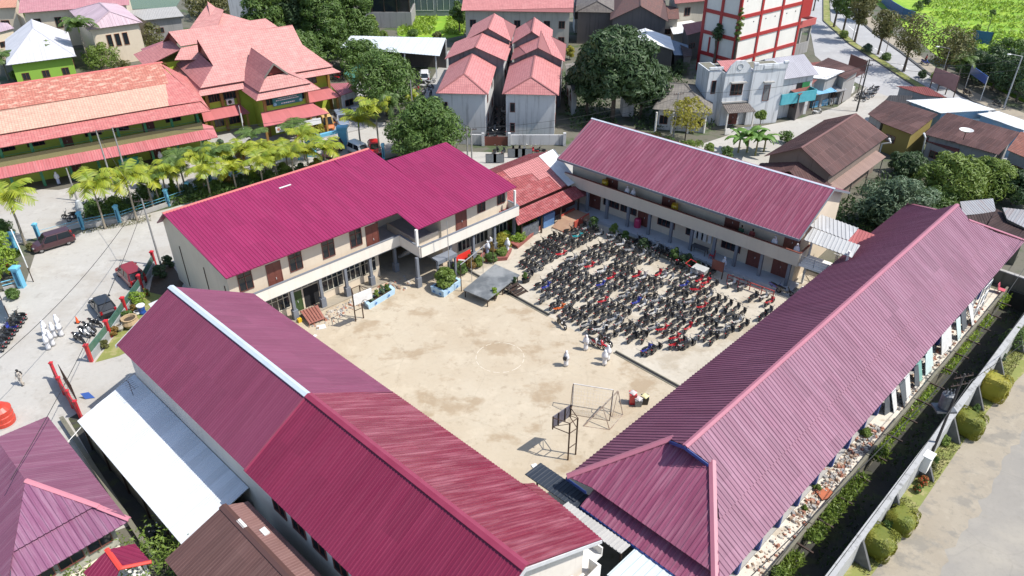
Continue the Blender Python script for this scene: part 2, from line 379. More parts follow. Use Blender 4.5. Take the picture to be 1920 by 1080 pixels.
# ---------------------------------------------------------------- makers: plants, vehicles, people, small things
bark = plain('bark', (.13,.10,.075), (.08,.06,.045), 3, .9, bump=.02)
palebark = plain('pale_bark', (.30,.26,.20), (.20,.17,.13), 3, .85)
LEAF = dict(dark=leafm('leaf_dark', (.042,.085,.03), (.085,.14,.045)), mid=leafm('leaf_mid', (.07,.14,.025), (.14,.22,.04)),
    light=leafm('leaf_light', (.13,.21,.03), (.22,.29,.05)), olive=leafm('leaf_olive', (.10,.12,.028), (.18,.16,.05)),
    yellow=leafm('leaf_yellow', (.30,.30,.03), (.42,.36,.05)), lime=leafm('leaf_lime', (.20,.33,.03), (.31,.40,.05)),
    grey=leafm('leaf_grey', (.085,.15,.075), (.16,.22,.12)), palm=leafm('leaf_palm', (.17,.28,.02), (.44,.42,.03)), gpalm=leafm('leaf_gpalm', (.08,.15,.03), (.14,.21,.04)),
    red=leafm('leaf_red', (.35,.05,.03), (.45,.10,.04)), banana=leafm('leaf_banana', (.10,.22,.03), (.17,.30,.05)), hedge=leafm('leaf_hedge', (.17,.22,.025), (.34,.31,.04)), rust=leafm('leaf_rust', (.20,.15,.03), (.30,.16,.04)), flame=leafm('flower_red', (.6,.05,.02), (.7,.12,.03)))
def leaves(m, blobs, n, size, rnd, inner=.55, flat=.6):
    """many small leaf sprays through the outer part of each clump's volume"""
    for (x,y,z,rx,ry,rz) in blobs:
        for _ in range(n):
            while True:
                d = Vector((rnd.uniform(-1,1), rnd.uniform(-1,1), rnd.uniform(-1,1)))
                if .05 < d.length <= 1: break
            d.normalize(); r = inner + (1-inner)*rnd.random()**.5
            if d.z < -.55 and rnd.random() < .6: continue
            p = Vector((x+d.x*rx*r, y+d.y*ry*r, z+d.z*rz*r))
            nn = (d + Vector((rnd.uniform(-1,1), rnd.uniform(-1,1), rnd.uniform(-.2,1)))*flat).normalized()
            a = nn.orthogonal().normalized(); a.rotate(Matrix.Rotation(rnd.uniform(0,6.28), 3, nn)); b = nn.cross(a)
            s = size*rnd.uniform(.6,1.35); w = s*rnd.uniform(.45,.7)
            tip = p + a*s - nn*s*.25
            m.face([p - a*s*.6, p + b*w*.5 + a*.1*s, tip, p - b*w*.5 + a*.1*s], 0, raw=True)
def crown_blobs(rnd, H, w, zb, k, shape='round'):
    out = []; core = shape in ('round','vine') and k > 11
    for i in range(k):
        t = (i+.5)/k
        z = zb + (H-zb)*(.12 + .80*t + rnd.uniform(-.05,.05))
        if shape == 'round': env = math.sin(math.pi*min(1,(.16+.84*t)))**.6 if t < .95 else .4
        elif shape == 'cone': env = 1.02 - t
        elif shape == 'column': env = .8 if t < .7 else .8*(1-t)/.3
        elif shape == 'vase': env = .45 + .55*t if t < .75 else 1.0*(1.15-t)/.4
        elif shape == 'vine': env = 1.0 - .45*t
        ang = i*2.399 + rnd.uniform(-.3,.3); rr = w*.5*max(env,.12)
        br = (rr*rnd.uniform(.20,.40) + w*.045) if core and i % 4 else rr*rnd.uniform(.34,.55) + w*.04
        off = max(0, rr - br*.5)*(rnd.uniform(.75,1.14) if core and i % 4 else rnd.uniform(.2,.7))
        out.append((math.cos(ang)*off, math.sin(ang)*off, z, br, br, br*rnd.uniform(.62,.9)))
    return out
def tree(name, label, base, H, w, leaf='mid', zb=None, k=18, n=230, size=.34, shape='round', seed=1, cat='tree', group=None, limbs=6, tr=None, lean=(0,0), barkm=None):
    rnd = random.Random(seed); k, n = (int(k*1.7), int(n*.62)) if shape in ('round','vine') and k > 11 else (k, n); zb = H*.32 if zb is None else zb
    t = thing(name, label, cat, base, group); o = Vector(base)
    blobs = crown_blobs(rnd, H, w, zb, k, shape)
    tr = tr or max(.05, .022*H); m = MB(); f = zb + (H-zb)*.25
    pts = [o, o + Vector((lean[0]*.4, lean[1]*.4, f*.5)), o + Vector((lean[0], lean[1], f))]
    m.tube(pts[0], pts[1], tr*1.25, tr, 8, raw=True); m.tube(pts[1], pts[2], tr, tr*.7, 8, raw=True)
    for q in rnd.sample(blobs, min(limbs, len(blobs))):
        e = o + Vector((q[0]*.8+lean[0], q[1]*.8+lean[1], q[2])); s = o + Vector((lean[0]*.8, lean[1]*.8, f*rnd.uniform(.6,1)))
        mid = (s+e)/2 + Vector((0,0,-.1*w*.2)); m.tube(s, mid, tr*.55, tr*.4, 6, raw=True); m.tube(mid, e, tr*.4, tr*.12, 6, raw=True)
    m.build('trunk', barkm or bark, t, True)
    m = MB(); leaves(m, [(o.x+lean[0]+b[0], o.y+lean[1]+b[1], b[2]+o.z, b[3], b[4], b[5]) for b in blobs], n, size, rnd)
    m.build('crown', LEAF[leaf], t)
    return t
def ptree(name, label, bpx, tpx, wpx, **kw):
    """tree measured in the photograph: foot, top and crown width"""
    b = G(*bpx); H = height_at(bpx, tpx); d = (b - Vector((0,0,CAM_H))).length
    return tree(name, label, b, H, wpx*d/FPX, **kw)
def shrub(label, p, h, w, leaf='mid', n=170, k=6, size=.16, name='shrub', shape='round', seed=None, group=None, cat='shrub', flowers=None):
    rnd = random.Random(seed if seed is not None else int(p[0]*131+p[1]*17) & 0xffff)
    t = thing(name, label, cat, p, group); o = Vector(p); bl = crown_blobs(rnd, h, w, h*.06, k, shape)
    m = MB(); leaves(m, [(o.x+b[0],o.y+b[1],o.z+b[2],b[3],b[4],b[5]) for b in bl], n, size, rnd); m.build('foliage', LEAF[leaf], t)
    m = MB()
    for b in bl[:3]: m.tube(o, o+Vector((b[0]*.7,b[1]*.7,b[2])), .035, .012, 5, raw=True)
    m.build('stem', bark, t)
    if flowers:
        m = MB(); leaves(m, [(o.x+b[0],o.y+b[1],o.z+b[2]+b[5]*.2,b[3],b[4],b[5]) for b in bl], max(6,n//10), size*.8, rnd, .95); m.build('flowers', LEAF[flowers], t)
    return t
def hedge(label, p, a, b, h, fr, leaf='lime', n=2600, size=.09, name='clipped_shrub'):
    """clipped rounded-box bush: leaves over a superellipsoid"""
    rnd = random.Random(int(p[0]*77+p[1]*31) & 0xffff); t = thing(name, label, 'shrub', p, 'clipped shrubs on the verge'); m = MB(); o = Vector(p); ra = R(fr.deg)
    for _ in range(n):
        th = rnd.uniform(0,6.283); ph = math.acos(rnd.uniform(-.9,1)); e = .36
        sg = lambda v: (abs(v)**e)*(1 if v >= 0 else -1)
        d = Vector((sg(math.sin(ph))*sg(math.cos(th)), sg(math.sin(ph))*sg(math.sin(th)), sg(math.cos(ph))))
        k = rnd.uniform(.93,1.01); x, y, z = d.x*a*k, d.y*b*k, h*.52 + d.z*h*.48*k
        c = o + fr.u*x + fr.n*y + Vector((0,0,z)); nn = (fr.u*d.x + fr.n*d.y + Vector((0,0,d.z)) + Vector((rnd.uniform(-.4,.4),rnd.uniform(-.4,.4),rnd.uniform(-.2,.5)))).normalized()
        q = nn.orthogonal().normalized(); q.rotate(Matrix.Rotation(rnd.uniform(0,6.28),3,nn)); r = nn.cross(q); s = size*rnd.uniform(.6,1.3)
        m.face([c-q*s*.6, c+r*s*.35, c+q*s, c-r*s*.35], 0, raw=True)
    m.loft([[o + fr.u*(a*.84*f*x) + fr.n*(b*.84*f*y) + Vector((0,0,h*zz)) for x, y in ((-1,-.6),(-.6,-1),(.6,-1),(1,-.6),(1,.6),(.6,1),(-.6,1),(-1,.6))] for f, zz in ((.85,.08),(1,.3),(1,.75),(.85,.9))], raw=True)
    m.build('foliage', LEAF[leaf], t); m = MB(); m.tube(o, o+Vector((0,0,h*.5)), .07, .04, 6, raw=True); m.build('stem', bark, t); return t
def palm_proto(leaf, nf, fl, seed, H, label, droop=1.0, group=None, tr=.11, barkm=None, wleaf=1.0):
    """trunk, smooth crownshaft and arching feather fronds, foot at the origin"""
    rnd = random.Random(seed); t = thing('palm_tree', label, 'palm tree', (0,0,0), group)
    m = MB(); P = [Vector((math.sin(k*.5)*.05*k*.3, 0, H*k/6)) for k in range(7)]
    for k in range(6): m.tube(P[k], P[k+1], tr*(1.3 if k == 0 else 1.02-.05*k), tr*(.97-.05*k), 8, raw=True)
    m.build('trunk', barkm or palebark, t, True)
    m = MB(); top = P[-1]; m.tube(top - Vector((0,0,.1)), top + Vector((0,0,fl*.28)), tr*.95, tr*.4, 8, raw=True); m.build('crownshaft', LEAF['lime'], t, True)
    m = MB(); o = top + Vector((0,0,fl*.22))
    for i in range(nf):
        az = i*2.399 + rnd.uniform(-.25,.25); el = R(rnd.uniform(22,80)); L_ = fl*rnd.uniform(.85,1.1)
        hd = Vector((math.cos(az), math.sin(az), 0)); sd = Vector((-hd.y, hd.x, 0)); ns = 9
        pts = []; p = o.copy(); e = el
        for s in range(ns+1):
            pts.append(p.copy()); p = p + (hd*math.cos(e) + Vector((0,0,math.sin(e))))*L_/ns; e -= R(13.5)*droop
        for s in range(ns):
            a, b = pts[s], pts[s+1]; d = (b-a).normalized(); up = sd.cross(d)
            m.face([a-sd*.025, b-sd*.02, b+sd*.02, a+sd*.025], 0, raw=True)
            wl = fl*.30*math.sin(math.pi*min(1,(s+1.2)/(ns+1.2)))**.7*wleaf + .05
            for sg in (-1, 1):
                for h in (0, .5):
                    q = a + (b-a)*h; tip = q + sd*sg*wl*.88 + d*wl*.5 - Vector((0,0,wl*rnd.uniform(.25,.6))); ww = d*(L_/ns*.27)
                    m.face([q - ww, q + ww, tip + ww*.45, tip - ww*.45], 0, raw=True)
    m.build('fronds', LEAF[leaf], t)
    return t
# -------- vehicles
tyre = plain('tyre_rubber', (.018,.018,.018), rough=.85); rimm = plain('alloy', (.45,.45,.46), (.3,.3,.3), 4, .35, .8); blk = plain('black_plastic', (.02,.02,.021), (.012,.012,.012), 5, .45)
lamp_r = paint('lamp_red', (.35,.01,.01), .2); lamp_w = paint('lamp_clear', (.6,.6,.58), .15); chrome = plain('chrome', (.6,.6,.6), (.5,.5,.5), 3, .2, .9)
def car(label, p, rz, col, kind='mpv', group='cars parked in the streets', roofc=None, cat='car', name='parked_car'):
    """x is forward; length, hood and cabin from the kind"""
    Ln, Wd, Ht, hood, deck, belt = dict(mpv=(4.3,1.7,1.68,.95,.12,.98), hatch=(3.8,1.66,1.52,.98,.25,.92), suv=(4.5,1.78,1.75,1.15,.15,1.05), van=(4.9,1.8,2.25,.28,.05,1.15), pickup=(4.9,1.75,1.7,1.3,1.7,1.0))[kind]
    t = thing(name, label, cat, (0,0,0), group); pm = paint('car_%s' % col[0], col[1]); h = Ln/2; w = Wd/2
    def sec(x, zt, ww, zb=.26): return [(x,-ww*.86,zb),(x,-ww,zb+.16),(x,-ww,zt*.62),(x,-ww*.95,zt-.06),(x,-ww*.84,zt),(x,ww*.84,zt),(x,ww*.95,zt-.06),(x,ww,zt*.62),(x,ww,zb+.16),(x,ww*.86,zb)]
    m = MB(); hz = belt*.9 if kind != 'van' else belt
    m.loft([sec(h,.62,w*.72,.34), sec(h-.08,.72,w*.86), sec(h-.3,hz*.86,w*.97), sec(h-hood,belt*.97,w), sec(0,belt,w), sec(-h+deck+.3,belt,w), sec(-h+.12,belt*.98,w*.95), sec(-h,belt*.8,w*.84,.36)]); m.build('body', pm, t, False)
    xa, xb = h-hood, -h+deck; rk = .55 if kind != 'van' else .25; bk = .3 if kind != 'hatch' else .45
    if kind == 'pickup': bk = .15
    def cs(x, z, ww): return [(x,-ww,z),(x,ww,z)]
    m = MB(); z0, z1, wi = belt-.01, Ht-.07, w*.93; wt = w*.76
    lo = [(xa,-wi*.86,z0),(xa-.12,-wi,z0),(xb+.1,-wi,z0),(xb,-wi*.86,z0),(xb,wi*.86,z0),(xb+.1,wi,z0),(xa-.12,wi,z0),(xa,wi*.86,z0)]
    hi = [(xa-rk,-wt*.86,z1),(xa-rk-.1,-wt,z1),(xb+bk+.05,-wt,z1),(xb+bk,-wt*.86,z1),(xb+bk,wt*.86,z1),(xb+bk+.05,wt,z1),(xa-rk-.1,wt,z1),(xa-rk,wt*.86,z1)]
    m.loft([lo, hi]); m.build('windows', gl, t)
    m = MB(); r1 = [(x*1.0, y*1.03, z) for x, y, z in hi]; r2 = [(x-.03 if x > 0 else x+.04, y*.97, z+.06) for x, y, z in hi]; r3 = [(x*.9+.0, y*.8, z+.085) for x, y, z in hi]
    m.loft([r1, r2, r3]); 
    for i in (0, 1, 2, 3, 4, 5, 6, 7):
        m.tube(Vector(lo[i])*1.0 + Vector((0, .01 if lo[i][1] > 0 else -.01, 0)), Vector(hi[i]) + Vector((0, .01 if lo[i][1] > 0 else -.01, 0)), .045, .04, 5, raw=True)
    xm = (xa-rk+xb+bk)/2
    for sgn in (-1, 1): m.tube((xm+.1, sgn*(wi+.005), z0), (xm, sgn*(wt+.005), z1), .045, .045, 5, raw=True)
    m.build('roof', paint('car_%s' % roofc[0], roofc[1]) if roofc else pm, t)
    for x in (h-.78, -h+.8):
        for sgn in (-1, 1):
            m = MB(); m.torus((x, sgn*(w-.1), .31), (0,1,0), .225, .09, 18, 8); o = m.build('tyre', tyre, t, True)
            m = MB(); m.tube((x, sgn*(w-.13), .31), (x, sgn*(w-.035), .31), .2, .18, 12, raw=True); m.build('rim', rimm, o)
    for sgn in (-1, 1):
        m = MB(); m.bx(h-.28,h-.1,sgn*w*.62-.16,sgn*w*.62+.16,.6,.73); m.build('headlight', lamp_w, t)
        m = MB(); m.bx(-h-.015,-h+.16,sgn*w*.78-.1,sgn*w*.78+.1,.72,1.02); m.build('tail_light', lamp_r, t)
        m = MB(); m.bx(xa-.3,xa-.1,sgn*(w+.09)-.09,sgn*(w+.09)+.09,belt,belt+.14); m.build('side_mirror', pm, t)
    m = MB(); m.bx(h-.06,h+.02,-w*.5,w*.5,.36,.58); m.bx(-h-.02,-h+.04,-w*.8,w*.8,.34,.5); m.build('bumper_trim', blk, t)
    if kind in ('mpv','hatch','suv'): m = MB(); m.bx(xb+bk-.12,xb+bk+.16,-wt*.85,wt*.85,z1+.05,z1+.09); m.build('spoiler', pm, t)
    return place(t, p, rz)
def bike_proto(tagname, col, seatc=None, label='', group=None):
    """small underbone motorcycle, x forward, foot of the stand at the origin"""
    t = thing('motorcycle', label, 'motorcycle', (0,0,0), group); pm = paint('bike_'+tagname, col, .28, .6)
    m = MB()
    m.loft([[(x,-y,z0),(x,y,z0),(x,y*.8,z1),(x,-y*.8,z1)] for x,y,z0,z1 in ((-.92,.04,.70,.78),(-.6,.10,.50,.76),(-.2,.105,.40,.66),(.12,.07,.30,.44),(.30,.07,.32,.50))])
    m.loft([[(.28,-.13,.30),(.36,-.13,.30),(.36,.13,.30),(.28,.13,.30)],[(.40,-.17,.55),(.47,-.14,.55),(.47,.14,.55),(.40,.17,.55)],[(.30,-.15,.84),(.40,-.13,.86),(.40,.13,.86),(.30,.15,.84)],[(.22,-.10,1.0),(.34,-.08,1.0),(.34,.08,1.0),(.22,.10,1.0)]])
    m.loft([[(.40,-.06,.56),(.40,.06,.56),(.42,.06,.60),(.42,-.06,.60)],[(.66,-.075,.60),(.66,.075,.60),(.66,.06,.64),(.66,-.06,.64)],[(.86,-.06,.52),(.86,.06,.52),(.90,.05,.55),(.90,-.05,.55)]])
    m.build('body', pm, t)
    m = MB(); m.loft([[(x,-y,z),(x,y,z),(x,y*.8,z+.09),(x,-y*.8,z+.09)] for x,y,z in ((-.78,.08,.80),(-.45,.11,.77),(-.1,.10,.70),(.08,.05,.66))]); m.build('seat', seatc or blk, t)
    for x in (-.60, .66):
        m = MB(); m.torus((x,0,.28), (0,1,0), .225, .055, 16, 6); m.tube((x,-.06,.28),(x,.06,.28),.07,.07,8,1,raw=True)
        for k in range(5): a = k*1.2566; m.tube((x,0,.28),(x+.2*math.cos(a),0,.28+.2*math.sin(a)),.03,.02,4,1,raw=True,cap=False)
        m.build('wheel', [tyre, rimm], t)
    m = MB()
    m.tube((.24,-.33,1.03),(.24,.33,1.03),.022,.022,6,raw=True)
    for sg in (-1,1):
        m.tube((.25,sg*.18,1.03),(.30,sg*.30,1.20),.012,.012,5,raw=True); m.lathe((.30,sg*.33,1.20), [(.01,-.04),(.07,-.02),(.07,.04),(.01,.06)], 8, 1, sx=.35)
        m.tube((.66,sg*.09,.28),(.36,sg*.07,.80),.025,.025,6,raw=True); m.tube((-.60,sg*.11,.28),(-.45,sg*.12,.62),.025,.025,6,raw=True)
        m.tube((-.1,.1,.3),(-.22,.22,0),.015,.015,5,raw=True)
    m.build('handlebar_frame', [blk, chrome], t)
    m = MB(); m.tube((-.92,.12,.40),(-.15,.11,.27),.06,.035,8,raw=True); m.tube((-.62,-.1,.28),(-.5,-.1,.62),.02,.02,5,raw=True); m.bx(-.1,.12,-.085,.085,.2,.36); m.build('exhaust', chrome, t)
    m = MB(); m.lathe((.36,0,.93), [(.02,-.06),(.07,-.04),(.08,.02),(.04,.06)], 8, sx=.6); m.build('headlight', lamp_w, t)
    m = MB(); m.bx(-.965,-.90,-.06,.06,.68,.76); m.build('tail_light', lamp_r, t)
    return t
# -------- people
skin = plain('skin', (.30,.17,.11), (.25,.14,.09), 6, .6); hairm = plain('black_hair', (.015,.013,.012), rough=.5); clw = plain('white_cloth', (.72,.72,.72), (.6,.6,.62), 2, .85); clb = plain('black_cloth', (.025,.025,.03), (.015,.015,.018), 3, .85)
clc = plain('beige_cloth', (.50,.45,.38), (.42,.37,.31), 3, .85); clg = plain('dark_green_cloth', (.03,.09,.05), (.02,.06,.035), 3, .85); clbl = plain('pale_blue_cloth', (.45,.50,.62), (.38,.42,.55), 3, .85); clred = plain('red_brown_cloth', (.22,.04,.035), (.16,.03,.03), 3, .85)
def person_proto(kind, label, seed=0):
    """one continuous skinned body in mid step, with clothes and head covering over it; x is forward"""
    t = thing('person', label, 'person', (0,0,0))
    J = [(0,0,.92),(0,0,1.18),(0,0,1.34),(.01,0,1.42),(.02,0,1.53),(.02,0,1.62),  # pelvis spine chest neck head crown
         (0,.10,.86),(.10,.10,.48),(.02,.10,.08),(.14,.10,.03), (0,-.10,.86),(.02,-.10,.48),(-.16,-.10,.10),(-.05,-.10,.03),
         (0,.17,1.33),(-.04,.23,1.08),(.08,.22,.88),(.13,.215,.80), (0,-.17,1.33),(.03,-.23,1.08),(.16,-.21,.90),(.22,-.205,.84)]
    Ed = [(0,1),(1,2),(2,3),(3,4),(4,5),(0,6),(6,7),(7,8),(8,9),(0,10),(10,11),(11,12),(12,13),(2,14),(14,15),(15,16),(16,17),(2,18),(18,19),(19,20),(20,21)]
    rad = [.135,.125,.13,.05,.095,.07,.085,.06,.04,.035,.085,.06,.04,.035,.055,.042,.032,.03,.055,.042,.032,.03]
    b = len(J)
    for hand, s in ((17, 1), (21, -1)):                      # five short fingers on each hand
        h = Vector(J[hand])
        for k, (dx, dy, dz) in enumerate(((.03,0,-.085),(.012,.008*s,-.095),(-.008,.008*s,-.088),(-.024,.004*s,-.07),(.05,-.012*s,-.03))):
            J.append((h.x+dx, h.y+dy, h.z+dz)); rad.append(.0085); Ed.append((hand, len(J)-1))
    J.append((.125,0,1.55)); rad.append(.014); Ed.append((4, len(J)-1))      # nose
    me = bpy.data.meshes.new('body'); me.from_pydata(J, Ed, []); o = bpy.data.objects.new('body', me); COL.objects.link(o); o.parent = t
    o.modifiers.new('skin', 'SKIN'); sv = me.skin_vertices[0].data
    for i, r in enumerate(rad): sv[i].radius = (r, r)
    sv[0].use_root = True
    sb = o.modifiers.new('sub', 'SUBSURF'); sb.levels = 1; sb.render_levels = 1
    me.materials.append(dict(student=clw, veil=clb, beige=clc).get(kind, clw) if kind in ('beige',) else skin)
    def ring(z, rx, ry, x=0.0, y=0.0, n=14): return [(x+rx*math.cos(2*math.pi*i/n), y+ry*math.sin(2*math.pi*i/n), z) for i in range(n)]
    def sleeves(mt):
        m = MB()
        for s, a in ((1,(14,15,16)),(-1,(18,19,20))):
            P = [Vector(J[k]) for k in a]; m.tube(P[0], P[1], .085, .075, 10, raw=True); m.tube(P[1], P[2], .078, .07, 10, raw=True)
        m.build('sleeves', mt, t, True)
    if kind in ('student','veil','blue','robe'):
        mt = dict(student=clw, veil=clb, blue=clbl, robe=clw)[kind]
        m = MB(); m.loft([ring(.06,.23,.21,.0), ring(.30,.215,.20), ring(.6,.20,.19), ring(.92,.18,.19), ring(1.12,.155,.185), ring(1.32,.13,.20), ring(1.40,.07,.09)]); m.build('robe', mt, t, True); sleeves(mt)
        hm = clb if kind == 'veil' else clw
        m = MB(); m.loft([ring(.86,.25,.31,-.03), ring(1.1,.225,.285,-.02), ring(1.34,.17,.22,0), ring(1.46,.13,.135,0), ring(1.56,.14,.135,-.01), ring(1.66,.11,.11,-.015), ring(1.73,.04,.04,-.015)]); m.build('headscarf', hm, t, True)
        m = MB(); m.loft([[(.118,-.05,1.47),(.118,.05,1.47),(.10,.06,1.47),(.10,-.06,1.47)],[(.135,-.058,1.55),(.135,.058,1.55),(.10,.07,1.55),(.10,-.07,1.55)],[(.122,-.045,1.62),(.122,.045,1.62),(.09,.06,1.62),(.09,-.06,1.62)]]); 
        m.build('face', skin, t, True)
    else:
        top, leg = dict(beige=(clc,clc), green=(clg,clg), red=(clred,clg), dark=(clb,clb))[kind]
        m = MB(); m.loft([ring(.78,.15,.17), ring(.95,.155,.175), ring(1.15,.145,.18), ring(1.32,.13,.19), ring(1.41,.07,.085)]); m.build('shirt', top, t, True); sleeves(top)
        m = MB()
        for a in ((6,7,8),(10,11,12)):
            P = [Vector(J[k]) for k in a]; m.tube(P[0], P[1], .10, .085, 10, raw=True); m.tube(P[1], P[2], .085, .07, 10, raw=True)
        m.build('trousers', leg, t, True)
        m = MB(); m.loft([ring(1.45,.10,.10,-.02), ring(1.54,.115,.105,-.02), ring(1.63,.10,.09,-.01), ring(1.69,.04,.04,0)]); m.build('headscarf' if kind == 'beige' else 'hair', hairm, t, True)
        if kind in ('beige','dark'):
            m = MB(); m.loft([[(-.14,-.13,1.0),(-.14,.13,1.0),(-.14,.12,1.34),(-.14,-.12,1.34)],[(-.27,-.12,1.02),(-.27,.12,1.02),(-.25,.11,1.32),(-.25,-.11,1.32)]]); m.build('rucksack', clb, t)
    m = MB()
    for q in (8, 12):
        p = Vector(J[q]); m.bx(p.x-.06,p.x+.17,p.y-.045,p.y+.045,p.z-.075,p.z+.0)
    m.build('shoes', clb, t)
    return t
def pole(label, base, top, h=None, r=.14, cross=2, mat=None, name='utility_pole', lamp=False):
    b = G(*base); H = h or height_at(base, top); mt = mat or plain('pole_concrete', (.34,.33,.31), (.22,.21,.2), 2)
    t = thing(name, label, 'pole', b); m = MB(); m.tube(b, b+Vector((0,0,H)), r, r*.62, 10, raw=True); m.build('shaft', mt, t, True)
    m = MB()
    for k in range(cross):
        z = H-.25-k*.7; m.tube(b+Vector((-.75,-.2,z)), b+Vector((.75,.2,z)), .05, .05, 5, raw=True)
        for x in (-.65,-.3,.3,.65): m.tube(b+Vector((x,x*.27,z)), b+Vector((x,x*.27,z+.22)), .045, .03, 6, raw=True)
    if cross: m.build('crossarm', steel, t)
    if lamp:
        m = MB(); m.tube(b+Vector((0,0,H)), b+Vector((-1.8,.2,H+.3)), .05, .04, 6, raw=True); m.build('arm', mt, t); m = MB(); m.lathe((b.x-2.0,b.y+.2,b.z+H+.27), [(.05,-.08),(.2,-.04),(.16,.06),(.02,.1)], 8, sx=1.8); m.build('lamp_head', whitep, t)
    return t, b + Vector((0,0,H))
def wire(label, p, q, sag=.5, r=.022, name='overhead_wire', mat=None):
    p, q = Vector(p), Vector(q); m = MB(); P = []
    for k in range(13): f = k/12; P.append(p + (q-p)*f - Vector((0,0,sag*4*f*(1-f))))
    m.path(P, r, 4, raw=True); return solo(m, name, mat or plain('black_cable', (.03,.03,.03)), label, 'wire')

# ---------------------------------------------------------------- the school round the courtyard
cream = wallm('cream_plaster', (.66,.56,.43), (.30,.24,.17), .22)
white = wallm('white_plaster', (.74,.72,.67), (.33,.29,.24), .22)
greyp = wallm('grey_painted', (.17,.185,.21), (.09,.09,.09), .3)
brownp = wallm('brown_wood_paint', (.17,.055,.04), (.07,.03,.025), .4, .55)
whitep = plain('white_paint', (.72,.72,.70), (.6,.59,.56), 2, .5)
gl = glass(); gldim = glass('dusty_glass', (.10,.095,.085), .3)
floor_t = plain('floor_tiles', (.42,.45,.48), (.36,.38,.41), 1.5, .35)
blue = plain('blue_paint', (.02,.06,.26), (.015,.04,.17), 2, .5)
steel = plain('dark_steel', (.05,.045,.04), (.09,.05,.035), 3, .5, .4)
soff = plain('soffit', (.20,.18,.17), (.15,.14,.13), 1)
def side(fr, deg=90): return Frame(fr.o, fr.deg + deg)          # a' = b, b' = -a  (for deg = 90)
def window(parent, fr, a0, a1, b, z0, z1, n=2, out=-1, fm=None, gm=None, transom=None, depth=.07, bar=.06):
    fm = fm or brownp; gm = gm or gl; m = MB(fr); y0, y1 = sorted((b, b + out*depth))
    m.bx(a0,a0+bar,y0,y1,z0,z1); m.bx(a1-bar,a1,y0,y1,z0,z1); m.bx(a0+bar,a1-bar,y0,y1,z0,z0+bar); m.bx(a0+bar,a1-bar,y0,y1,z1-bar,z1)
    w = (a1-a0-2*bar)/n
    for k in range(1, n): m.bx(a0+bar+w*k-bar/2,a0+bar+w*k+bar/2,y0,y1,z0+bar,z1-bar)
    if transom: m.bx(a0+bar,a1-bar,min(b,b+out*depth*.9),max(b,b+out*depth*.9),transom-bar/2,transom+bar/2)
    o = m.build('window', fm, parent)
    p = MB(fr); q = sorted((b, b+out*.02)); p.bx(a0+bar*.5,a1-bar*.5,q[0],q[1],z0+bar*.5,z1-bar*.5); p.build('pane', gm, o)
    return o
def door(parent, fr, a0, a1, b, z0, z1, out=-1, mat=None, ajar=False):
    m = MB(fr); y0, y1 = sorted((b, b+out*.08)); mid = (a0+a1)/2
    m.bx(a0-.08,a0,y0,y1,z0,z1); m.bx(a1,a1+.08,y0,y1,z0,z1); m.bx(a0-.08,a1+.08,y0,y1,z1,z1+.1)
    q = sorted((b, b+out*.05)); m.bx(a0,mid-.01,q[0],q[1],z0,z1); m.bx(mid+.01,a1,q[0],q[1],z0,z1)
    for c in (a0+.12, mid+.12):
        w = mid-a0-.24
        for zz in (z0+.15, z0+(z1-z0)*.55): qq = sorted((b+out*.05, b+out*.065)); m.bx(c,c+w,qq[0],qq[1],zz,zz+(z1-z0)*.33)
    o = m.build('door', mat or brownp, parent)
    h = MB(fr); qq = sorted((b+out*.05, b+out*.11)); h.bx(mid+.05,mid+.09,qq[0],qq[1],z0+1.0,z0+1.2); h.build('handle', whitep, o)
    return o
def cap(m, p0, p1, w=.36, t=.05, up=.02, fr=None, mi=0):
    """folded ridge or hip flashing: two wings that follow a line"""
    p0 = m.P(p0); p1 = m.P(p1); d = (p1-p0).normalized(); sdir = d.cross(Vector((0,0,1))).normalized()
    for sgn in (-1, 1):
        e = sdir*sgn*w*.5 - Vector((0,0,w*.2)); u = Vector((0,0,up+t))
        m.face([p0+u, p1+u, p1+e+u, p0+e+u], mi, raw=True); m.face([p0+e+u, p1+e+u, p1+e, p0+e], mi, raw=True)
        m.face([p0+u, p0+e+u, p0+e, p0], mi, raw=True); m.face([p1+u, p1, p1+e, p1+e+u], mi, raw=True)
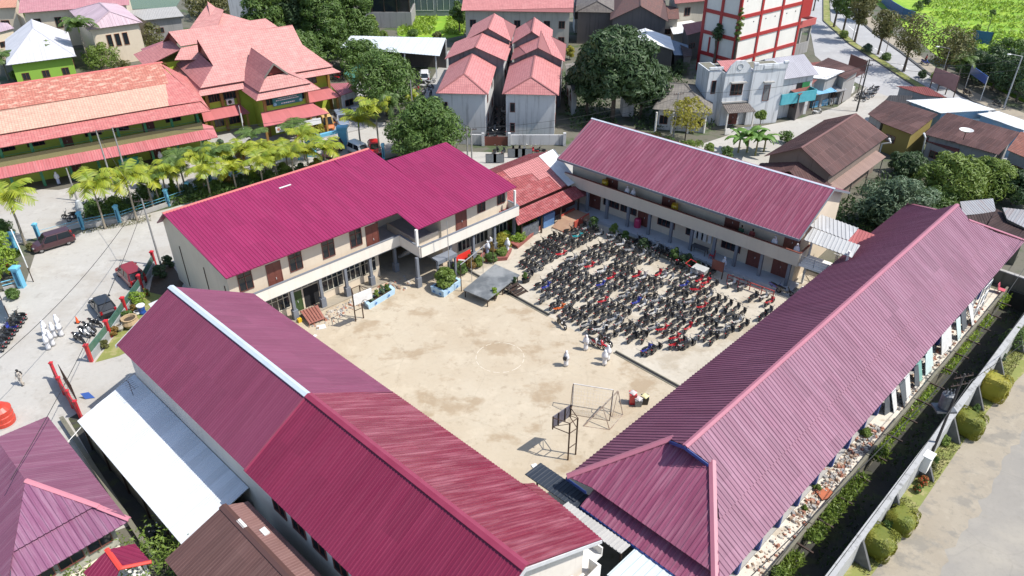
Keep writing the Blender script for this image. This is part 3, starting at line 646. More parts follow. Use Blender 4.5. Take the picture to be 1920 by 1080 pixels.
# ------- east long hall with hipped gablet roof (runs a = 27.6 .. 84)
mr_l = metalroof('faded_maroon_sheet', (.174,.060,.097), (.204,.082,.125), .5, .3, .6, .2)
mr_r = metalroof('bleached_pink_sheet', (.231,.107,.153), (.270,.140,.190), .5, .5, .7, .25, (.44,.27,.34), .80)
mr_c = plain('pink_ridge_cap', (.36,.125,.165), (.31,.11,.15), .6, .45)
E = thing('classroom_hall', 'long single storey hall with faded purple ribbed hipped roof and blue trim, right of courtyard', 'school building', S(56, 16.7, 0))
zc, ze, sl = 8.0, 4.2, .655
gb = 1.45; gz = zc - sl*gb; B0 = 16.7
rf = (56, B0, zc)
def Eroof():
    m = MB(S); rp = lambda p, ref: m.roof(p, .36, .05, .08, raw=False, ref=ref)
    rp([(31.9,B0,zc),(78.8,B0,zc),(78.3,B0+gb,gz),(32.6,B0+gb,gz)], rf)
    rp([(32.95,B0+gb,gz),(78.3,B0+gb,gz),(84,22.5,ze),(27.6,22.5,ze)], rf)
    m.build('roof', mr_l, E)
    m = MB(S)
    rp([(31.9,B0,zc),(78.8,B0,zc),(78.3,B0-gb,gz),(32.6,B0-gb,gz)], rf)
    rp([(32.95,B0-gb,gz),(78.3,B0-gb,gz),(80.6,12.95,5.545),(30.5,12.95,5.545)], rf)
    q = lambda a, b: (a, b, 5.545 - .06 - (12.95-b)*.62)
    rp([(30.35,13.1,5.50),(80.7,13.1,5.50),(84,10.85,4.08),(27.5,10.85,4.08)], rf)
    m.build('roof', mr_r, E)
    m = MB(S)
    rp([(33.1,B0+gb,gz-.05),(33.1,B0-gb,gz-.05),(27.9,11.1,4.35),(27.9,20.6,4.35),(30.05,20.6,5.44)], (30,B0,5))
    rp([(27.9,20.6,4.35),(30.05,20.6,5.44),(27.6,22.5,4.2)], (30,B0,5))
    rp([(28.3,20.7,3.85),(28.3,11.0,3.85),(26.95,10.85,3.30),(26.95,20.7,3.30)], (30,B0,5))
    m.build('hip_roof', metalroof('maroon_hip_sheet', (.204,.050,.097), (.244,.077,.130), .4, .5, .5, .3, (.42,.24,.29)), E); m = MB(S)
    rp([(78.2,B0+gb,gz-.05),(78.2,B0-gb,gz-.05),(84,10.9,ze),(84,22.5,ze)], (80,B0,5))
    m.build('hip_roof', MATS['maroon_hip_sheet'], E)
    m = MB(S)
    cap(m, (31.9,B0,zc), (78.8,B0,zc), .4); cap(m, (32.95,B0+gb,gz), (27.6,22.5,ze+.03), .45); cap(m, (32.95,B0-gb,gz), (27.2,10.9,4.1), .45)
    cap(m, (78.3,B0+gb,gz), (84,22.5,ze), .4); cap(m, (78.3,B0-gb,gz), (84,10.9,ze), .4)
    m.build('ridge_cap', mr_c, E)
    m = MB(S)
    for a, sgn in ((31.88,-1),(78.82,1)):
        for s_ in (-1, 1):
            p0 = (a,B0,zc-.02); p1 = (a - sgn*.65, B0+s_*gb, gz-.02)
            m.loft([[(p[0],p[1],p[2]),(p[0]+.05*sgn,p[1],p[2]),(p[0]+.05*sgn,p[1],p[2]-.24),(p[0],p[1],p[2]-.24)] for p in (p0,p1)])
        m.build('fascia', blue, E); m = MB(S)
    m.bx(26.9,26.94,10.85,20.7,3.05,3.28); m.build('fascia', blue, E); m = MB(S); m.bx(27.52,27.56,20.75,22.5,3.9,4.14)
    m.build('fascia', blue, E)
    m = MB(S); m.face([(33.2,B0-gb,gz-.06),(33.2,B0+gb,gz-.06),(33.2,B0,zc-.08)]); m.build('gablet_board', brownp, E); m = MB(S); m.face([(78.1,B0-gb,gz-.06),(78.1,B0,zc-.08),(78.1,B0+gb,gz-.06)])
    m.build('gablet_board', brownp, E)
Eroof()
m = MB(S); m.bx(29.2,82.6,13.4,21.0,0,4.5); m.build('wall', white, E)
m = MB(S); m.bx(28.6,83.0,11.7,13.4,0,.18); m.build('veranda_floor', m_conc, E)
for k in range(21):
    a = 29.4 + k*2.62
    m = MB(S); m.bx(a-.13,a+.13,11.62,11.88,.18,4.25); m.build('column', blue, E)
for k in range(16):
    a = 30.6 + k*3.2
    if k % 4 == 1: door(E, S, a, a+1.2, 13.4, .18, 2.3)
    else: window(E, S, a, a+2.0, 13.4, 1.1, 2.5, 3)
    window(E, S, a, a+2.0, 21.0, 1.1, 2.6, 3, out=1)
# ------- west long wing (in front on the left)
L = Frame(G(320,537,10), -43.3)
W = thing('classroom_wing', 'long two storey wing with crimson ribbed gable roof and pale ridge cap, nearest the camera', 'school building', L(18, 0, 0))
mo = metalroof('old_crimson_sheet', (.165,.034,.069), (.191,.050,.093), .42, .2, .5, .25)
mn = metalroof('new_crimson_sheet', (.170,.013,.043), (.201,.024,.059), .3, .2, .5, .4, (.34,.08,.13))
mn2 = metalroof('new_red_sheet', (.165,.013,.034), (.192,.021,.046), .24, .6, .5, .8, (.46,.19,.23))  # pale streaks along the ribs painted in place of glossy glints
m = MB(L)
m.roof([(0,0,10),(18.6,0,10),(18.6,-5,7.1),(0,-5,7.1)], .22, .022, .08, raw=False, ref=(18,0,10))
m.build('roof', mo, W)
m = MB(L); m.roof([(0,0,10),(18.6,0,10),(18.6,6.4,6.28),(0,6.4,6.28)], .22, .022, .08, raw=False, ref=(18,0,10)); m.build('roof', metalroof('old_crimson_sheet_court', (.174,.046,.088), (.200,.062,.112), .42, .2, .5, .3), W)
m = MB(L); m.roof([(18.45,0,10.06),(37.15,0,10.06),(37.15,-5.1,7.1),(18.45,-5.1,7.1)], .24, .035, .07, raw=False, ref=(18,0,10)); m.build('roof', mn, W)
m = MB(L); m.roof([(18.45,0,10.06),(37.15,0,10.06),(37.15,6.5,6.1),(18.45,6.5,6.2)], .24, .035, .07, raw=False, ref=(18,0,10)); m.build('roof', mn2, W)
m = MB(L); m.roof([(31.0,6.45,6.1),(37.1,6.45,6.0),(36.9,7.0,5.4),(33.6,7.5,5.2),(31.0,7.7,5.35)], .24, .035, .05, raw=False, ref=(18,0,10)); m.build('awning', mn2, W)
m = MB(L); cap(m, (-.05,0,10.02), (18.6,0,10.03), .5); m.build('ridge_cap', plain('pale_ridge_cap', (.46,.52,.56), (.40,.46,.50), 1, .4), W)
m = MB(L); cap(m, (18.5,0,10.1), (37.2,0,10.1), .55); cap(m, (18.5,0,10.06),(18.5,-5.1,7.1),.25); m.build('ridge_cap', plain('red_ridge_cap', (.22,.025,.055), (.25,.035,.07), 1, .35), W)
m = MB(L)                          # two storey walls with gable ends
for a in (.5, 36.6):
    pts = [(a,-4.5,0),(a,5.6,0),(a,5.6,6.55),(a,0,9.8),(a,-4.5,7.2)]; m.face(pts if a > 1 else pts[::-1])
m.face([(.5,-4.5,0),(36.6,-4.5,0),(36.6,-4.5,7.3),(.5,-4.5,7.3)]); m.face([(.5,5.6,0),(.5,5.6,6.6),(36.6,5.6,6.6),(36.6,5.6,0)])
m.build('wall', wallm('pale_beige_wall', (.66,.61,.54), (.3,.26,.2), .3), W)
m = MB(L)
for a in (-.04, 37.16):
    for b1, z1 in ((-5.1,7.1),(6.5,6.15)):
        m.loft([[(a,0,9.98),(a+.06,0,9.98),(a+.06,0,9.7),(a,0,9.7)],[(a,b1,z1),(a+.06,b1,z1),(a+.06,b1,z1-.26),(a,b1,z1-.26)]])
m.build('barge_board', plain('pale_grey_board', (.55,.56,.56), (.45,.45,.45), 1.5), W)
m = MB(L); m.bx(36.6,37.5,4.4,6.2,3.3,3.45); m.bx(37.38,37.5,4.4,6.2,3.45,4.5); m.bx(36.7,37.38,6.08,6.2,3.45,4.5); m.bx(36.7,37.38,4.4,4.52,3.45,4.5); m.build('balcony', white, W)
Ls = side(L)
for k in range(8): window(W, L, 20.2+k*2.1, 21.6+k*2.1, -4.5, 4.6, 6.0, 2)
for k in range(9): window(W, L, 2+k*3.8, 4.2+k*3.8, 5.6, 4.2, 5.6, 3, out=1); window(W, L, 2+k*3.8, 4.2+k*3.8, 5.6, 1.0, 2.4, 3, out=1)
m = MB(L); m.bx(1,36.6,5.6,7.6,3.2,3.4); m.bx(1,36.6,7.5,7.6,3.4,4.0,skip='d'); m.build('gallery', white, W)
# ------- shed with white sheet roof beside the wing
D = thing('lean_to_shed', 'long low shed with plain white sheet roof against the crimson wing', 'shed', L(9, -6.8, 0))
m = MB(L); m.roof([(.2,-4.55,4.1),(17.0,-4.55,4.1),(17.2,-9.4,2.75),(.6,-9.4,2.75)], .2, .018, .05, raw=False); m.build('roof', metalroof('white_sheet', (.66,.68,.70), (.58,.60,.62), .42, .25, .4, .5, (.45,.44,.42)), D)
m = MB(L); m.bx(.9,17.0,-9.15,-9.05,0,2.7); m.bx(.9,1.0,-9.05,-4.6,0,2.7); m.bx(16.9,17.0,-9.05,-4.6,0,2.7); m.build('wall', m_moss, D)
m = MB(L)
for k in range(6): m.bx(.95+k*3.2,1.07+k*3.2,-9.3,-9.18,0,2.72)
m.build('post', steel, D)
# television aerial and cables over it
A = thing('roof_aerial', 'thin wire television aerial mast on the white shed roof', 'aerial', L(2.2,-5.6,3.2))
m = MB(L); m.tube((2.2,-5.6,3.1),(2.2,-5.6,5.2),.025,.02,5); m.tube((1.7,-5.6,5.0),(3.2,-5.6,5.0),.015,.015,4); 
m.build('mast', steel, A)
m = MB(L)
for k in range(6): m.tube((1.8+k*.26,-5.95,5.0),(1.8+k*.26,-5.25,5.0),.01,.01,4)
m.build('rods', steel, A)
for nm, lab, pts in (('cable','black cable across the white shed roof to the crimson wing',((.3,-4.6,3.45),(6,-5.4,3.28),(11.5,-6.4,3.16),(16.9,-8.1,3.0))),('cable','pale cable from the street to the white shed roof',((-.2,-4.6,4.0),(.5,-7.6,3.0),(2.0,-10.8,2.4)))):
    m = MB(L); m.path(pts, .03, 5); solo(m, nm, plain('black_cable', (.03,.03,.03)) if 'black' in lab else whitep, lab, 'cable')
# ------- north west block: magenta roof in two steps, balcony, open stair
N = Frame(G(436,518,7), 43)
B = thing('classroom_block', 'two storey cream block with magenta ribbed roof stepping forward over an open porch', 'school building', N(15, 5, 0))
mm = metalroof('magenta_sheet', (.261,.020,.083), (.289,.034,.101), .36, .2, .45, .3, (.38,.08,.17))
zt = lambda b: 7.0 + b*2.0/11.55
m = MB(N)
m.roof([(-.6,0,7.0),(17.4,0,7.0),(17.4,11.55,zt(11.55)),(-.9,11.6,zt(11.6))], .33, .045, .08, raw=False, ref=(0,0,7))
m.roof([(17.4,-3.3,zt(-3.3)),(22.4,-3.2,zt(-3.2)),(22.0,11.5,zt(11.5)),(17.4,11.55,zt(11.55))], .33, .045, .08, raw=False, ref=(0,0,7))
m.roof([(22.35,-3.2,zt(-3.2)),(30.9,-3.0,zt(-3.0)),(30.3,8.2,zt(8.2)),(22.15,8.4,zt(8.4))], .33, .045, .08, raw=False, ref=(0,0,7))
m.build('roof', mm, B)
m = MB(N); m.roof([(-.9,11.6,9.0),(22.0,11.5,9.0),(22.0,15.0,6.6),(-.7,15.0,6.6)], .33, .045, .08, raw=False); m.build('roof', mm, B)
m = MB(N); cap(m, (-.9,11.6,9.02),(22,11.5,9.02),.4); m.build('ridge_cap', plain('salmon_cap', (.50,.14,.12), (.45,.12,.11), 1), B)
m = MB(N); m.bx(10.0,11.3,9.5,9.68,8.70,8.76); m.build('skylight_strip', whitep, B)
m = MB(N)                                   # gable end and outer walls
m.face([(-.2,1.0,0),(-.2,1.0,7.05),(-.2,11.6,8.9),(-.2,14.6,6.8),(-.2,14.6,0)]); m.face([(-.2,14.6,0),(-.2,14.6,6.8),(22,14.6,6.8),(22,14.6,0)]); m.face([(22,14.6,0),(22,14.6,6.8),(22,8,8.3),(22,8,0)])
m.face([(-.2,1.0,0),(15.3,1.0,0),(15.3,1.0,7.1),(-.2,1.0,7.1)]); m.face([(15.3,1.0,0),(15.3,4.5,0),(15.3,4.5,7.6),(15.3,1.0,7.1)])
m.face([(15.3,4.5,0),(21.2,4.5,0),(21.2,4.5,7.7),(15.3,4.5,7.7)]); m.face([(21.2,4.5,0),(21.2,-2.0,0),(21.2,-2.0,6.6),(21.2,4.5,7.7)])
m.face([(21.2,-2.0,0),(30.4,-2.0,0),(30.4,-2.0,6.6),(21.2,-2.0,6.6)]); m.face([(30.4,-2.0,0),(30.4,8,0),(30.4,8,8.2),(30.4,-2,6.6)]); m.face([(30.4,8,0),(22,8,0),(22,8,8.2),(30.4,8,8.2)])
m.build('wall', cream, B)
m = MB(N); m.bx(-.2,15.3,-.1,1.0,3.3,3.45); m.bx(21.2,30.6,-3.5,-2.0,3.3,3.45); m.bx(15.3,17.3,-.1,4.5,3.3,3.44); m.bx(17.3,21.2,-3.5,4.5,3.3,3.44); m.build('balcony_floor', floor_t, B)
def parapet(segs, name, mat, parent, fr, z0=3.0, z1=4.5, t=.14, capm=None):
    m = MB(fr); c = MB(fr)
    for (a0,b0),(a1,b1) in segs:
        d = Vector((a1-a0,b1-b0,0)).normalized(); n = Vector((-d.y,d.x,0))*t/2
        for mm_, k, za, zb_ in ((m,1.0,z0,z1),(c,1.5,z1,z1+.07)):
            mm_.prism([(a0-n.x*k,b0-n.y*k),(a1-n.x*k,b1-n.y*k),(a1+n.x*k,b1+n.y*k),(a0+n.x*k,b0+n.y*k)], za, zb_)
    o = m.build(name, mat, parent); c.build('coping', capm or greyp, o); return o
parapet([((-.2,-.1),(17.25,-.1)),((17.33,-.15),(17.33,-3.5)),((17.4,-3.57),(30.65,-3.57)),((30.6,-3.4),(30.6,-1.9))], 'parapet', wallm('bright_plaster', (.74,.69,.60), (.35,.28,.2), .2), B, N, 3.4, 4.55)
for a, b in [(2.2,.08),(5.0,.08),(8.0,.08),(10.8,.08),(13.7,.12),(17.0,-3.3),(17.0,.6),(21.3,-3.2),(24.4,-3.2),(27.4,-3.2),(30.3,-3.2)]:
    m = MB(N); m.bx(a-.14,a+.14,b-.14,b+.14,1.1,3.4); m.bx(a-.26,a+.26,b-.26,b+.26,0,1.1); m.build('column', greyp, B)
m = MB(N); m.bx(17.15,17.4,-3.3,-3.05,4.5,6.4); m.bx(30.3,30.5,-3.3,-3.1,4.5,6.3); m.build('column', white, B)
ivory = plain('ivory_frame', (.62,.58,.47), (.54,.50,.40), 2, .5)
for a0, kind in ((.3,'w'),(3.3,'d'),(5.3,'w'),(8.8,'w'),(11.9,'w'),(14.0,'o')):
    if kind == 'w': window(B, N, a0+.4, a0+1.75, 1.0, 4.5, 6.6, 2, transom=5.9)
    else: door(B, N, a0+.2, a0+1.5, 1.0, 3.45, 6.1)
for a0 in (.2, 2.6, 8.5, 11.1, 13.0): window(B, N, a0+.1, a0+(2.5 if a0 < 12 else 1.9), 1.0, .95, 3.15, 4, fm=ivory, transom=2.2)
door(B, N, 5.3, 6.3, 1.0, .1, 2.2, mat=plain('green_door', (.06,.10,.03), (.04,.07,.02), 2)); m = MB(N); m.bx(6.6,8.2,.96,1.0,.1,2.3); m.build('open_doorway', m_dark, B)
window(B, N, 5.2, 8.4, 1.0, 2.4, 3.15, 5, fm=ivory, gm=gldim)
for a0 in (23.2, 25.2, 28.0): window(B, N, a0, a0+2.3, -2.0, .95, 3.15, 4, fm=ivory, transom=2.2)
door(B, N, 23.2, 24.5, -2.0, 3.4, 5.8)
for a0 in (26.1, 28.9): window(B, N, a0, a0+1.1, -2.0, 4.6, 6.0, 2)
Ns = side(N)
m = MB(N)
for b in (1.9, 6.2, 11.6): m.bx(-.26,-.21,b-.05,b+.05,.6,5.2)
m.build('drain_pipe', steel, B)
# open stair inside the porch, notice panels
m = MB(N)
for k in range(12): m.bx(18.4,20.2,-1.4+k*.3,-1.1+k*.3,3.38-(k+1)*.24,3.38-k*.24)
m.build('stair', m_conc, B)
m = MB(N); m.bx(18.3,21.2,-1.75,-1.6,3.38,4.3); m.bx(18.2,18.35,-1.6,3.4,3.38,4.2); m.build('stair_rail', cream, B)
m = MB(N); m.bx(18.6,21.0,-4.6,-3.6,2.75,2.9); m.bx(18.55,18.75,-4.55,-4.35,0,2.75); m.bx(20.8,21.0,-4.55,-4.35,0,2.75); m.bx(18.55,21.05,-4.66,-4.6,2.5,2.9); m.build('entrance_canopy', greyp, B)
m = MB(N); m.bx(15.4,16.6,4.42,4.5,4.6,6.4); m.build('panel', whitep, B)
m = MB(N); m.bx(-.2,17.2,-.4,1.0,0,.12); m.bx(17.2,30.4,-3.4,-2.0,0,.12); m.bx(15.3,21.2,-2,4.5,0,.1); m.build('porch_floor', m_dust, B)
# ------- north east block: dusty maroon roof, long cream parapet
Q = Frame(G(1047,297,6.5), -41)
K = thing('classroom_block', 'two storey block with dusty maroon ribbed roof and long cream parapet above dark veranda', 'school building', Q(14, 4, 0))
mk = metalroof('dusty_maroon_sheet', (.185,.041,.074), (.214,.063,.099), .36, .35, .6, .35, (.40,.22,.27))
m = MB(Q); m.roof([(-.1,-.05,6.5),(29.0,-.05,6.5),(29.0,6.9,9.25),(-.4,6.9,9.25)], .42, .05, .08, raw=False, ref=(0,0,6.5)); m.build('roof', mk, K)
m = MB(Q); m.roof([(-.4,6.9,9.25),(29.0,6.9,9.25),(29.0,12.4,6.9),(-.3,12.4,6.9)], .42, .05, .08, raw=False, ref=(0,12,6.5)); m.build('roof', mk, K)
m = MB(Q); cap(m, (-.5,6.95,9.27), (29.05,6.95,9.27), .34, .05); m.build('ridge_cap', plain('silver_cap', (.62,.66,.70), (.5,.54,.58), 1, .35, .2), K)
m = MB(Q); m.bx(-.1,29.0,-.15,-.05,6.3,6.52)
for a in (-.14, 29.02): m.loft([[(a,-.05,6.52),(a+.05,-.05,6.52),(a+.05,-.05,6.28),(a,-.05,6.28)],[(a,6.9,9.27),(a+.05,6.9,9.27),(a+.05,6.9,9.02),(a,6.9,9.02)],[(a,12.4,6.92),(a+.05,12.4,6.92),(a+.05,12.4,6.68),(a,12.4,6.68)]])
m.build('fascia', greyp, K)
m = MB(Q); m.face([(.3,2.5,0),(28.4,2.5,0),(28.4,2.5,7.4),(.3,2.5,7.4)]); m.face([(28.4,2.5,0),(28.4,12,0),(28.4,12,7.0),(28.4,6.9,9.1),(28.4,2.5,7.4)]); m.face([(.3,2.5,0),(.3,2.5,7.4),(.3,6.9,9.1),(.3,12,7.0),(.3,12,0)]); m.face([(28.4,12,0),(.3,12,0),(.3,12,7.0),(28.4,12,7.0)])
m.build('wall', cream, K)
m = MB(Q); m.bx(.3,29.0,.95,2.5,3.3,3.45); m.build('balcony_floor', floor_t, K)
parapet([((.3,.98),(29.1,.98)),((29.1,1.0),(29.1,3.2))], 'parapet', wallm('parapet_plaster', (.60,.53,.42), (.33,.27,.2), .18), K, Q, 3.05, 4.5, capm=brownp)
m = MB(Q); m.bx(-.5,29.2,.2,2.5,0,.38); m.build('veranda_floor', floor_t, K)
for k, a in enumerate((.8,3.6,6.4,9.3,12.1,14.9,17.4,20.1,22.6,25.4,28.3)):
    m = MB(Q); m.bx(a-.15,a+.15,1.05,1.35,.38,3.05); m.build('column', greyp, K)
for a0 in (5.1, 12.6, 20.2, 26.7):
    door(K, Q, a0+.15, a0+1.6, 2.5, 3.45, 5.8)
for a0 in (3.0, 9.9, 23.4, 26.2): door(K, Q, a0, a0+1.5, 2.5, .38, 2.6)
for a0 in (5.0, 7.4, 12.4, 16.0, 20.3): window(K, Q, a0, a0+2.2, 2.5, 1.3, 2.8, 4)
m = MB(Q)
for a in (17.0,17.6,18.2,18.8): m.bx(a,a+.38,2.3,2.36,1.3,2.5)
m.build('notice_panel', whitep, K)
# bridge and roofs between that block and the hall on the right
T = thing('stair_bridge', 'white landing with grey rails and ribbed white canopy joining two school blocks', 'stair bridge', Q(31.5, 4, 0))
m = MB(Q); m.roof([(28.9,3.4,6.3),(33.6,3.4,6.05),(33.6,1.6,5.55),(28.9,1.6,5.7)], .36, .05, .05, raw=False); m.build('canopy', metalroof('white_rib_sheet', (.47,.47,.46), (.40,.40,.39), .4, .3, .4), T)
m = MB(Q); m.roof([(28.6,6.0,6.6),(32.4,6.0,6.45),(32.4,3.5,6.1),(28.6,3.5,6.35)], .36, .05, .05, raw=False); m.build('canopy', metalroof('grey_flat_sheet', (.44,.44,.44), (.38,.38,.37), .5, .3, .4), T)
m = MB(Q); m.bx(29.2,34.4,.9,3.2,3.2,3.45); m.build('landing', white, T)
m = MB(Q)
for z in (3.75,4.05,4.35): m.tube((29.3,.95,z),(34.4,.95,z),.03,.03,6)
for a in (29.3,30.6,31.9,33.2,34.4): m.tube((a,.95,3.45),(a,.95,4.4),.03,.03,6)
m.build('railing', greyp, T)
m = MB(Q)
for k in range(11): m.bx(29.6+k*.3,29.9+k*.3,1.2,2.4,0,.3+k*.29)
m.build('stair', white, T)
for a, b in ((29.2,3.3),(33.2,3.3),(33.2,1.8)):
    m = MB(Q); m.bx(a-.1,a+.1,b-.1,b+.1,0,6.0); m.build('post', whitep, T)
m = MB(Q); m.roof([(30.6,9.0,4.9),(37.5,9.0,4.6),(37.5,6.6,3.6),(30.6,6.6,3.9)], .3, .03, .05, raw=False); rr = m.build('roof', metalroof('pink_low_sheet', (.42,.13,.13), (.36,.11,.11), .5), None)
Z = thing('covered_walk', 'low pink roofed walkway with white truss behind the stair landing', 'walkway', Q(34, 7.8, 0)); rr.parent = Z
rr.data.transform(Matrix.Translation(-Q(34,7.8,0))); ORIG[rr] = Q(34,7.8,0)
m = MB(Q)
m.path([(31,6.4,3.8),(37,6.4,3.6)], .05, 6); m.path([(31,5.2,3.4),(37,5.2,3.2)], .05, 6)
for k in range(5): m.path([(31+k*1.4,6.4,3.75),(31.7+k*1.4,5.2,3.35)], .05, 6)
m.build('truss', whitep, Z)
m = MB(Q)
for a in (31,34,37): m.bx(a-.1,a+.1,8.7,8.9,0,4.6); m.bx(a-.1,a+.1,6.4,6.6,0,3.6)
m.build('post_frame', white, Z)
# ------- canteen house with patched red roof between the two blocks
H = thing('canteen_house', 'small low house with patched red tile roof and one white sheet strip', 'house', N(25, 2, 0))
MH = Frame(G(959,393,3.6), 43)
red_t = tile('weathered_red_tile', (.33,.07,.07), (.25,.05,.052), (.42,.18,.175), .5, .3, .38)
pink_t = tile('fresh_pink_tile', (.46,.18,.175), (.42,.16,.155), None, 0, .3, .38)
m = MB(MH); m.roof([(-1.5,0,3.6),(8.8,0,3.6),(9.0,4.9,5.6),(-1.5,4.9,5.6)], .3, .03, .06, raw=False); m.build('roof', red_t, H)
m = MB(MH)
for q in ([(6.2,2.0),(9.0,2.0),(9.02,4.9),(3.2,4.9),(3.2,3.6),(6.2,3.2)], [(7.8,.1),(8.8,.1),(8.9,2.0),(7.8,2.0)]):
    pts = [(a,b,3.6+b*2/4.9+.045) for a,b in q]
    m.roof(pts, .3, .03, .01, raw=False)
m.build('roof_patch', pink_t, H)
m = MB(MH); m.roof([(8.85,-.2,3.64),(10.7,-.1,3.66),(11.7,5.2,5.75),(9.1,5.0,5.68)], .25, .03, .05, raw=False); m.build('sheet_strip', metalroof('white_sheet_b', (.70,.71,.70), (.62,.62,.61), .4, .3, .4), H)
m = MB(MH); m.roof([(10.75,-.1,3.6),(12.1,2.0,2.6),(13.0,5.4,4.4),(11.75,5.2,5.7)], .25, .03, .05, raw=False); m.build('sheet_strip', metalroof('zinc_sheet', (.30,.36,.42), (.25,.30,.35), .4, .4, .5), H)
m = MB(MH); m.roof([(0,-.2,3.35),(9.8,-.2,3.35),(9.9,-1.9,2.65),(-.8,-1.9,2.65)], .3, .03, .05, raw=False); m.build('awning', red_t, H)
m = MB(MH); m.roof([(9.8,-.25,3.3),(11.6,-.3,2.9),(11.6,-1.6,2.4),(9.9,-1.9,2.62)], .3, .03, .05, raw=False); m.build('awning', tile('dark_red_tile', (.22,.05,.045), (.16,.035,.035), None, 0, .3, .38), H)
m = MB(MH); m.roof([(-1.5,4.9,5.6),(11.5,5.2,5.6),(11.5,9,4.0),(-1.5,9,4.0)], .3, .03, .05, raw=False); m.build('roof', red_t, H)
m = MB(MH); m.bx(-1.0,10.8,.4,8.4,0,3.7); m.build('wall', brownp, H)
m = MB(MH)
for a in (.2,3.3,6.4,9.4): m.bx(a-.08,a+.08,-1.5,-1.34,0,2.75)
m.build('post', steel, H)
m = MB(MH); m.bx(.4,3.0,-1.3,-1.2,.1,1.7); m.build('netting', plain('grey_netting', (.16,.18,.20), (.06,.06,.07), 3), H)
m = MB(MH); m.bx(4.2,6.0,-.9,.3,0,1.6); m.build('counter', plain('blue_counter', (.10,.22,.42), (.08,.15,.3), 2), H)
# ------- covered ways near the camera, between wing and hall
c1 = thing('link_canopy', 'narrow ribbed off white canopy between crimson wing and purple hip roof', 'canopy', L(35, 8.8, 0))
m = MB(L); m.roof([(32.5,8.3,3.5),(32.5,9.3,3.35),(37.45,9.3,3.35),(37.45,8.3,3.5)], .27, .05, .04, raw=False, down=(L.n.x,L.n.y,0)); m.build('roof', metalroof('offwhite_rib_sheet', (.40,.39,.37), (.34,.33,.31), .5, .35, .5), c1)
m = MB(L)
for a in (32.7,37.2): m.bx(a-.05,a+.05,8.7,8.8,0,3.3)
m.build('post_frame', steel, c1)
c2 = thing('link_canopy', 'wide bright white sheet canopy at the bottom edge beside the purple hip roof', 'canopy', L(40, 8, 0))
m = MB(L); m.roof([(37.7,6.6,3.4),(37.7,9.9,3.1),(44,9.9,3.1),(44,6.6,3.4)], .5, .03, .04, raw=False); m.build('roof', metalroof('bright_white_sheet', (.50,.56,.57), (.44,.50,.51), .4, .2, .3), c2)
m = MB(L)
for a in (38,41,44): m.bx(a-.06,a+.06,8.2,8.3,0,3.1)
m.build('post_frame', steel, c2)
c3 = thing('link_canopy', 'dark slate flat canopy under the purple hip eave, shade painted into its colour', 'canopy', L(33, 9.9, 0))
m = MB(L); m.roof([(28.6,9.4,3.0),(28.6,11.0,2.9),(39,11.0,2.9),(39,9.4,3.0)], .3, .03, .05, raw=False, down=(L.n.x,L.n.y,0)); m.build('roof', metalroof('shade_dark_slate_sheet', (.028,.036,.05), (.02,.026,.036), .5, .3, .4), c3)  # slate colour taken near black to carry the hip eave's shade
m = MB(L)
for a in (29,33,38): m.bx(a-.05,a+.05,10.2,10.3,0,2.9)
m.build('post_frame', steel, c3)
tk = thing('water_tank', 'dark round topped water tank in the shaded gap by the white end wall', 'water tank', L(38.6, 5.9, 0))
m = MB(); m.lathe((L(38.9,6.4,0).x, L(38.9,6.4,0).y, 0), [(.9,0),(.95,.3),(.9,.35),(.95,.7),(.9,.75),(.95,1.1),(.9,1.5),(.6,1.75),(.25,1.85),(.25,1.95),(.02,1.97)], 20); m.build('body', plain('tank_plastic', (.06,.065,.075), (.04,.045,.05), 2, .4), tk)

# ---------------------------------------------------------------- things in the courtyard
rnd = random.Random(11)
# stage with steps
dk = plain('stage_board', (.105,.115,.12), (.23,.24,.24), .5, .5, lo=.42, hi=.62)
T = thing('stage', 'low square stage with scuffed grey deck on dark legs beside the parked motorcycles', 'stage', N(22, -8.8, 0))
m = MB(N); m.prism([(19.0,-7.9),(19.6,-10.9),(25.0,-9.7),(24.6,-6.4)], .82, .92); m.build('deck', dk, T)
for a, b in ((19.2,-8.0),(19.7,-10.75),(22.2,-10.2),(24.8,-9.6),(24.4,-6.6),(21.8,-7.2),(20.9,-10.5),(23.5,-9.9)):
    m = MB(N); m.bx(a-.04,a+.04,b-.04,b+.04,0,.82); m.build('leg', steel, T)
m = MB(N)
for k in range(4): m.bx(22.6+.1*k,24.0+.1*k,-10.6-k*.3,-10.3-k*.3,.66-k*.2,.72-k*.2)
for a in (22.55,24.0): m.loft([[(a,-10.2,.75),(a+.06,-10.2,.75),(a+.06,-10.2,.6),(a,-10.2,.6)],[(a+.35,-11.6,.1),(a+.41,-11.6,.1),(a+.41,-11.6,0),(a+.35,-11.6,0)]])
m.build('stairs', steel, T)
F = thing('banner_stand', 'open rectangular pipe frame standing behind the grey stage', 'frame', N(22.5, -6.0, 0))
m = MB(N); m.path([(19.6,-6.9,0),(19.6,-6.9,3.1)], .05); m.path([(25.4,-5.2,0),(25.4,-5.2,3.1)], .05); m.build('upright_frame', steel, F)
m = MB(N); m.path([(19.6,-6.9,3.1),(25.4,-5.2,3.1)], .05); m.path([(21.5,-6.3,0),(21.5,-6.3,3.12)], .03); m.path([(23.5,-5.75,0),(23.5,-5.75,3.12)], .03); m.build('top_rail', plain('galvanised', (.5,.5,.5), (.4,.4,.4), 3, .4, .6), F)
m = MB(); b = G(844,530); m.tube(b, b+Vector((0,0,7.1)), .055, .035, 8, raw=True); T = thing('flagpole', 'slim pale flagpole without a flag rising from the planter by the porch', 'flagpole', b); m.build('pole', plain('galvanised', (.5,.5,.5)), T); m = MB(); m.tube(b, b+Vector((0,0,.35)), .2, .16, 8, raw=True); m.build('base', m_conc, T)
